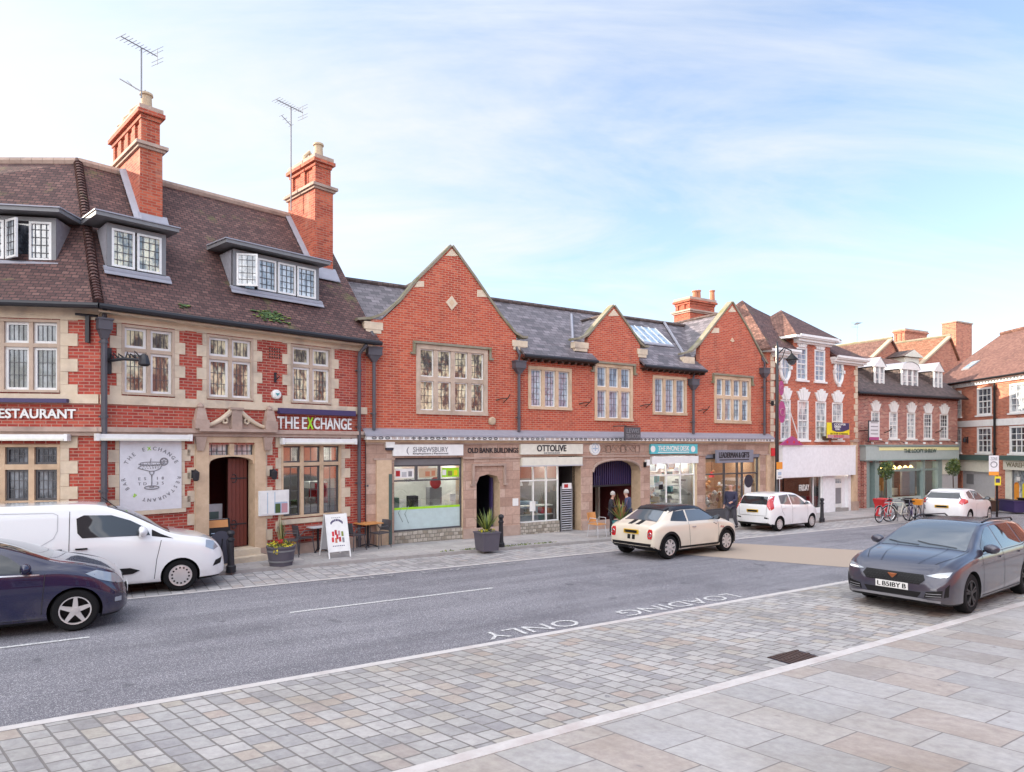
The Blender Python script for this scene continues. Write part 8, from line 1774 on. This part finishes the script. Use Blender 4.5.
F=Car('panel_van','plain white panel van parked in front of the restaurant','van','paint_white',sp,place(pc,hd,3.86,-1,.925),hd,None); F.wheels(14,False,'cap')
F.panel('side_window','y',[(2.06,1.30),(2.04,1.58),(2.16,1.64),(2.62,1.62),(2.95,1.50),(3.24,1.33),(3.30,1.19),(2.14,1.20)],'car_glass',(-1,1),off=.006); F.panel('quarter_window','y',[(3.33,1.30),(3.50,1.20),(3.72,1.10),(3.33,1.17)][::-1],'trim',(-1,1),off=.006)
F.panel('windscreen','z',[(2.55,-.66),(3.66,-.80),(3.68,0),(3.66,.80),(2.55,.66),(2.52,0)],'car_glass',off=.006)
for pts in ([(1.93,.26),(1.93,1.72)],[(.62,.26),(.62,1.74)],[(3.38,.30),(3.42,.7),(3.50,1.08)],[(.64,.62),(1.9,.62)]): F.strip('door_seam','y',pts,.011,'seam',(-1,1))
F.strip('sliding_rail','y',[(-.0+.05,.98),(.62,.98)],.025,'pipe_grey',(-1,1))
F.strip('swage_line','y',[(.66,1.08),(1.5,1.10),(1.68,1.22),(1.74,1.36),(1.74,1.66),(1.66,1.70),(.66,1.72)],.014,'pale_grey',(-1,1),off=.004)
F.panel('side_rubbing_strip','y',[(2.0,.40),(3.0,.44),(3.12,.50),(2.95,.56),(2.0,.56)],'trim',(-1,1),off=.012)
for sd in (-1,1):
    F.panel('headlight','y',[(4.33,.88),(4.50,.80),(4.60,.84),(4.50,.98),(4.35,1.02)],'lamp_clear',(sd,),off=.008,step=.05)
    F.panel('fog_surround','y',[(4.48,.46),(4.64,.50),(4.68,.62),(4.54,.58)],'trim',(sd,),off=.006,step=.05)
F.panel('grille','x',[(-.45,.72),(.45,.72),(.5,.82),(-.5,.82)],'trim',(1,),off=.006,step=.06)
F.mirrors(3.12,1.24,'paint_white',.155); F.handle(2.13,1.00,'trim',.2); F.handle(1.72,1.00,'trim',.2)
m=MB(); m.tube([(2.75,-.5,1.72),(2.45,-.52,1.98)],.008,'black',5); part('aerial',m,F.o)
F.plate('front',.48,'CP68 LTK','plate_white')
# --- dark hatchback driving in from the left
L=4.14
sp=dict(top=[(0,.6),(.02,.9),(.10,1.05),(.35,1.33),(.7,1.44),(1.5,1.49),(2.1,1.46),(2.55,1.36),(3.15,1.13),(3.5,1.05),(3.80,.96),(3.98,.85),(4.09,.68),(4.14,.48)],
 bot=[(0,.38),(.12,.28),(.5,.2),(3.7,.17),(4.0,.19),(4.14,.28)],W=[(0,.70),(.06,.79),(.3,.87),(.8,.91),(3.4,.91),(3.75,.88),(3.95,.80),(4.08,.68),(4.14,.54)],
 belt=[(0,.92),(.5,1.0),(2,.98),(3.1,.97),(3.6,.88),(4.14,.46)],roofW=[(0,.58),(.3,.60),(1,.6),(2.1,.6),(2.6,.66),(3.15,.74),(3.7,.68),(4.14,.38)],wx=(.78,3.42),r=.33,crease=.60)
pc=gpt(75,630.5)
H_=Car('dark_hatchback','very dark blue hatchback driving in from the left edge','car','paint_navy',sp,place(pc,hd,3.42,-1,.91),hd); H_.wheels(5,False,'alloy')
H_.panel('windscreen','z',[(2.28,-.56),(3.06,-.70),(3.08,0),(3.06,.70),(2.28,.56),(2.24,0)],'car_glass',off=.006)
H_.panel('side_window','y',[(2.06,1.0),(2.85,.97),(2.55,1.22),(2.25,1.37),(2.06,1.40)],'car_glass',(-1,1),off=.005); H_.panel('side_window','y',[(1.1,1.03),(1.98,1.0),(1.98,1.40),(1.2,1.40)],'car_glass',(-1,1),off=.005)
for sd in (-1,1):
    H_.panel('headlight','y',[(3.55,.90),(3.72,.80),(3.95,.70),(4.04,.73),(3.96,.83),(3.70,.93)],'lamp_clear',(sd,),off=.008,step=.05)
    pl=[(sd*.46,.66),(sd*.66,.68),(sd*.72,.76),(sd*.5,.74)]; H_.panel('headlight','x',pl if sd>0 else pl[::-1],'lamp_clear',(1,),off=.008,step=.05)
    H_.panel('fog_lamp','y',[(3.96,.40),(4.05,.40),(4.05,.47),(3.96,.47)],'lamp_clear',(sd,),off=.008,step=.04)
for pts in ([(2.02,.3),(2.02,.97)],[(2.98,.32),(3.02,.94)],[(2.0,.26),(3.0,.26)]): H_.strip('door_seam','y',pts,.010,'seam',(-1,1))
H_.strip('window_trim','y',[(1.0,1.0),(2.0,.97),(2.95,.94)],.02,'chrome',(-1,1)); H_.panel('grille','x',[(-.4,.34),(.4,.34),(.5,.50),(-.5,.50)],'trim',(1,),off=.006,step=.06)
H_.mirrors(2.75,1.02,'paint_navy',.12); H_.handle(2.2,.88,'paint_navy'); H_.plate('front',.52,'YK13 VTE','plate_white')
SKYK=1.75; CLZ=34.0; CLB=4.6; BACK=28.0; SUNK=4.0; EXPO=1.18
# ================================================================ CAMERA, SKY, SUN
cd=bpy.data.cameras.new('camera'); cam=bpy.data.objects.new('camera',cd); col.objects.link(cam); scene.camera=cam
cam.location=(0,0,CAMH); cam.rotation_euler=(R(90),0,0); cd.sensor_width=36; cd.lens=FL/1024*36; cd.shift_y=(HOR-386)/1024; cd.clip_end=6000; cd.clip_start=.05
SUN=Vector((-.97,.12,0)).normalized(); EL=R(17)
sd=Vector((SUN.x*math.cos(EL),SUN.y*math.cos(EL),math.sin(EL)))
w=bpy.data.worlds.new('World'); scene.world=w; w.use_nodes=True; nt=w.node_tree; bg=nt.nodes['Background']
sky=nt.nodes.new('ShaderNodeTexSky'); sky.sky_type='NISHITA'; sky.sun_disc=False; sky.sun_elevation=EL; sky.sun_rotation=math.atan2(SUN.x,SUN.y); sky.dust_density=1.5; sky.ozone_density=1.2
tc=nt.nodes.new('ShaderNodeTexCoord').outputs['Generated']
sep=nt.nodes.new('ShaderNodeSeparateXYZ'); nt.links.new(tc,sep.inputs[0])
def MN(op,a,b=None,c=None,clamp=False):
    n=nt.nodes.new('ShaderNodeMath'); n.operation=op; n.use_clamp=clamp
    for i,v in enumerate((a,b,c)):
        if v is None: continue
        if isinstance(v,(int,float)): n.inputs[i].default_value=v
        else: nt.links.new(v,n.inputs[i])
    return n.outputs[0]
# thin high cloud drawn out in streaks: project the view direction on a plane overhead
zz=MN('ADD',MN('MAXIMUM',sep.outputs[2],0.0),.22)
cx=MN('DIVIDE',sep.outputs[0],zz); cy=MN('DIVIDE',sep.outputs[1],zz)
cb=nt.nodes.new('ShaderNodeCombineXYZ'); nt.links.new(cx,cb.inputs[0]); nt.links.new(cy,cb.inputs[1])
mp=nt.nodes.new('ShaderNodeMapping'); mp.inputs['Rotation'].default_value=(0,0,R(-38)); mp.inputs['Scale'].default_value=(.55,1.5,1); nt.links.new(cb.outputs[0],mp.inputs[0])
n1=nd(nt,'ShaderNodeTexNoise',Scale=1.3,Detail=9.0,Roughness=.62,Distortion=.8); nt.links.new(mp.outputs[0],n1.inputs['Vector'])
n2=nd(nt,'ShaderNodeTexNoise',Scale=4.5,Detail=6.0,Roughness=.6,Distortion=.4); nt.links.new(mp.outputs[0],n2.inputs['Vector'])
dt=nt.nodes.new('ShaderNodeVectorMath'); dt.operation='DOT_PRODUCT'; nt.links.new(tc,dt.inputs[0]); dt.inputs[1].default_value=sd
glow=MN('MULTIPLY_ADD',dt.outputs['Value'],.62,.16)       # hazier towards the sun
cl=MN('ADD',MN('MULTIPLY_ADD',n1.outputs[0],2.6,-1.16),MN('MULTIPLY_ADD',n2.outputs[0],.7,-.35))
cl=MN('ADD',cl,glow,clamp=True)
cl=MN('MULTIPLY_ADD',cl,.80,.12,clamp=True)
sc=nt.nodes.new('ShaderNodeVectorMath'); sc.operation='SCALE'; mu=nt.nodes.new('ShaderNodeVectorMath'); mu.operation='MULTIPLY'; nt.links.new(sky.outputs[0],mu.inputs[0]); mu.inputs[1].default_value=(.98,.985,1.04); nt.links.new(mu.outputs[0],sc.inputs[0]); sc.inputs['Scale'].default_value=SKYK
# cloud brightness: raised overhead, out of view, to add light on the street
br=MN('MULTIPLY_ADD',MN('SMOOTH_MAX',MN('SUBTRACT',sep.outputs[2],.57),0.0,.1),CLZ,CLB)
bk=MN('MULTIPLY',MN('SUBTRACT',MN('MULTIPLY',sep.outputs[1],-1.0),.05,clamp=True),BACK)   # added cloud glow behind the camera, put in to light the facades
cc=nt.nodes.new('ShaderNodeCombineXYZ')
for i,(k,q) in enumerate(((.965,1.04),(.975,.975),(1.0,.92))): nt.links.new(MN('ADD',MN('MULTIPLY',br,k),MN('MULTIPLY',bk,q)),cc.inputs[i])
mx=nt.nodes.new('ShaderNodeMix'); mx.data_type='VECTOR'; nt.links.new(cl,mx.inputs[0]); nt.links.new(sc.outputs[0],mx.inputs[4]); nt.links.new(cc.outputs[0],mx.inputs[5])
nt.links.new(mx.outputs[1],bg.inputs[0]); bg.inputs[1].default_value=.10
ld=bpy.data.lights.new('sun','SUN'); ld.energy=SUNK; ld.angle=R(.6); ld.color=(1,.86,.68); lo=bpy.data.objects.new('sun',ld); col.objects.link(lo); lo.rotation_mode='QUATERNION'; lo.rotation_quaternion=sd.to_track_quat('Z','Y'); lo.location=(-30,0,40)
vs=scene.view_settings; vs.view_transform='Standard'; vs.look='None'; vs.gamma=1; vs.exposure=EXPO; vs.use_curve_mapping=False
scene.render.engine='CYCLES'; scene.cycles.max_bounces=6; scene.cycles.diffuse_bounces=3; scene.cycles.glossy_bounces=3; scene.cycles.transparent_max_bounces=10
scene.render.resolution_x=1024; scene.render.resolution_y=772
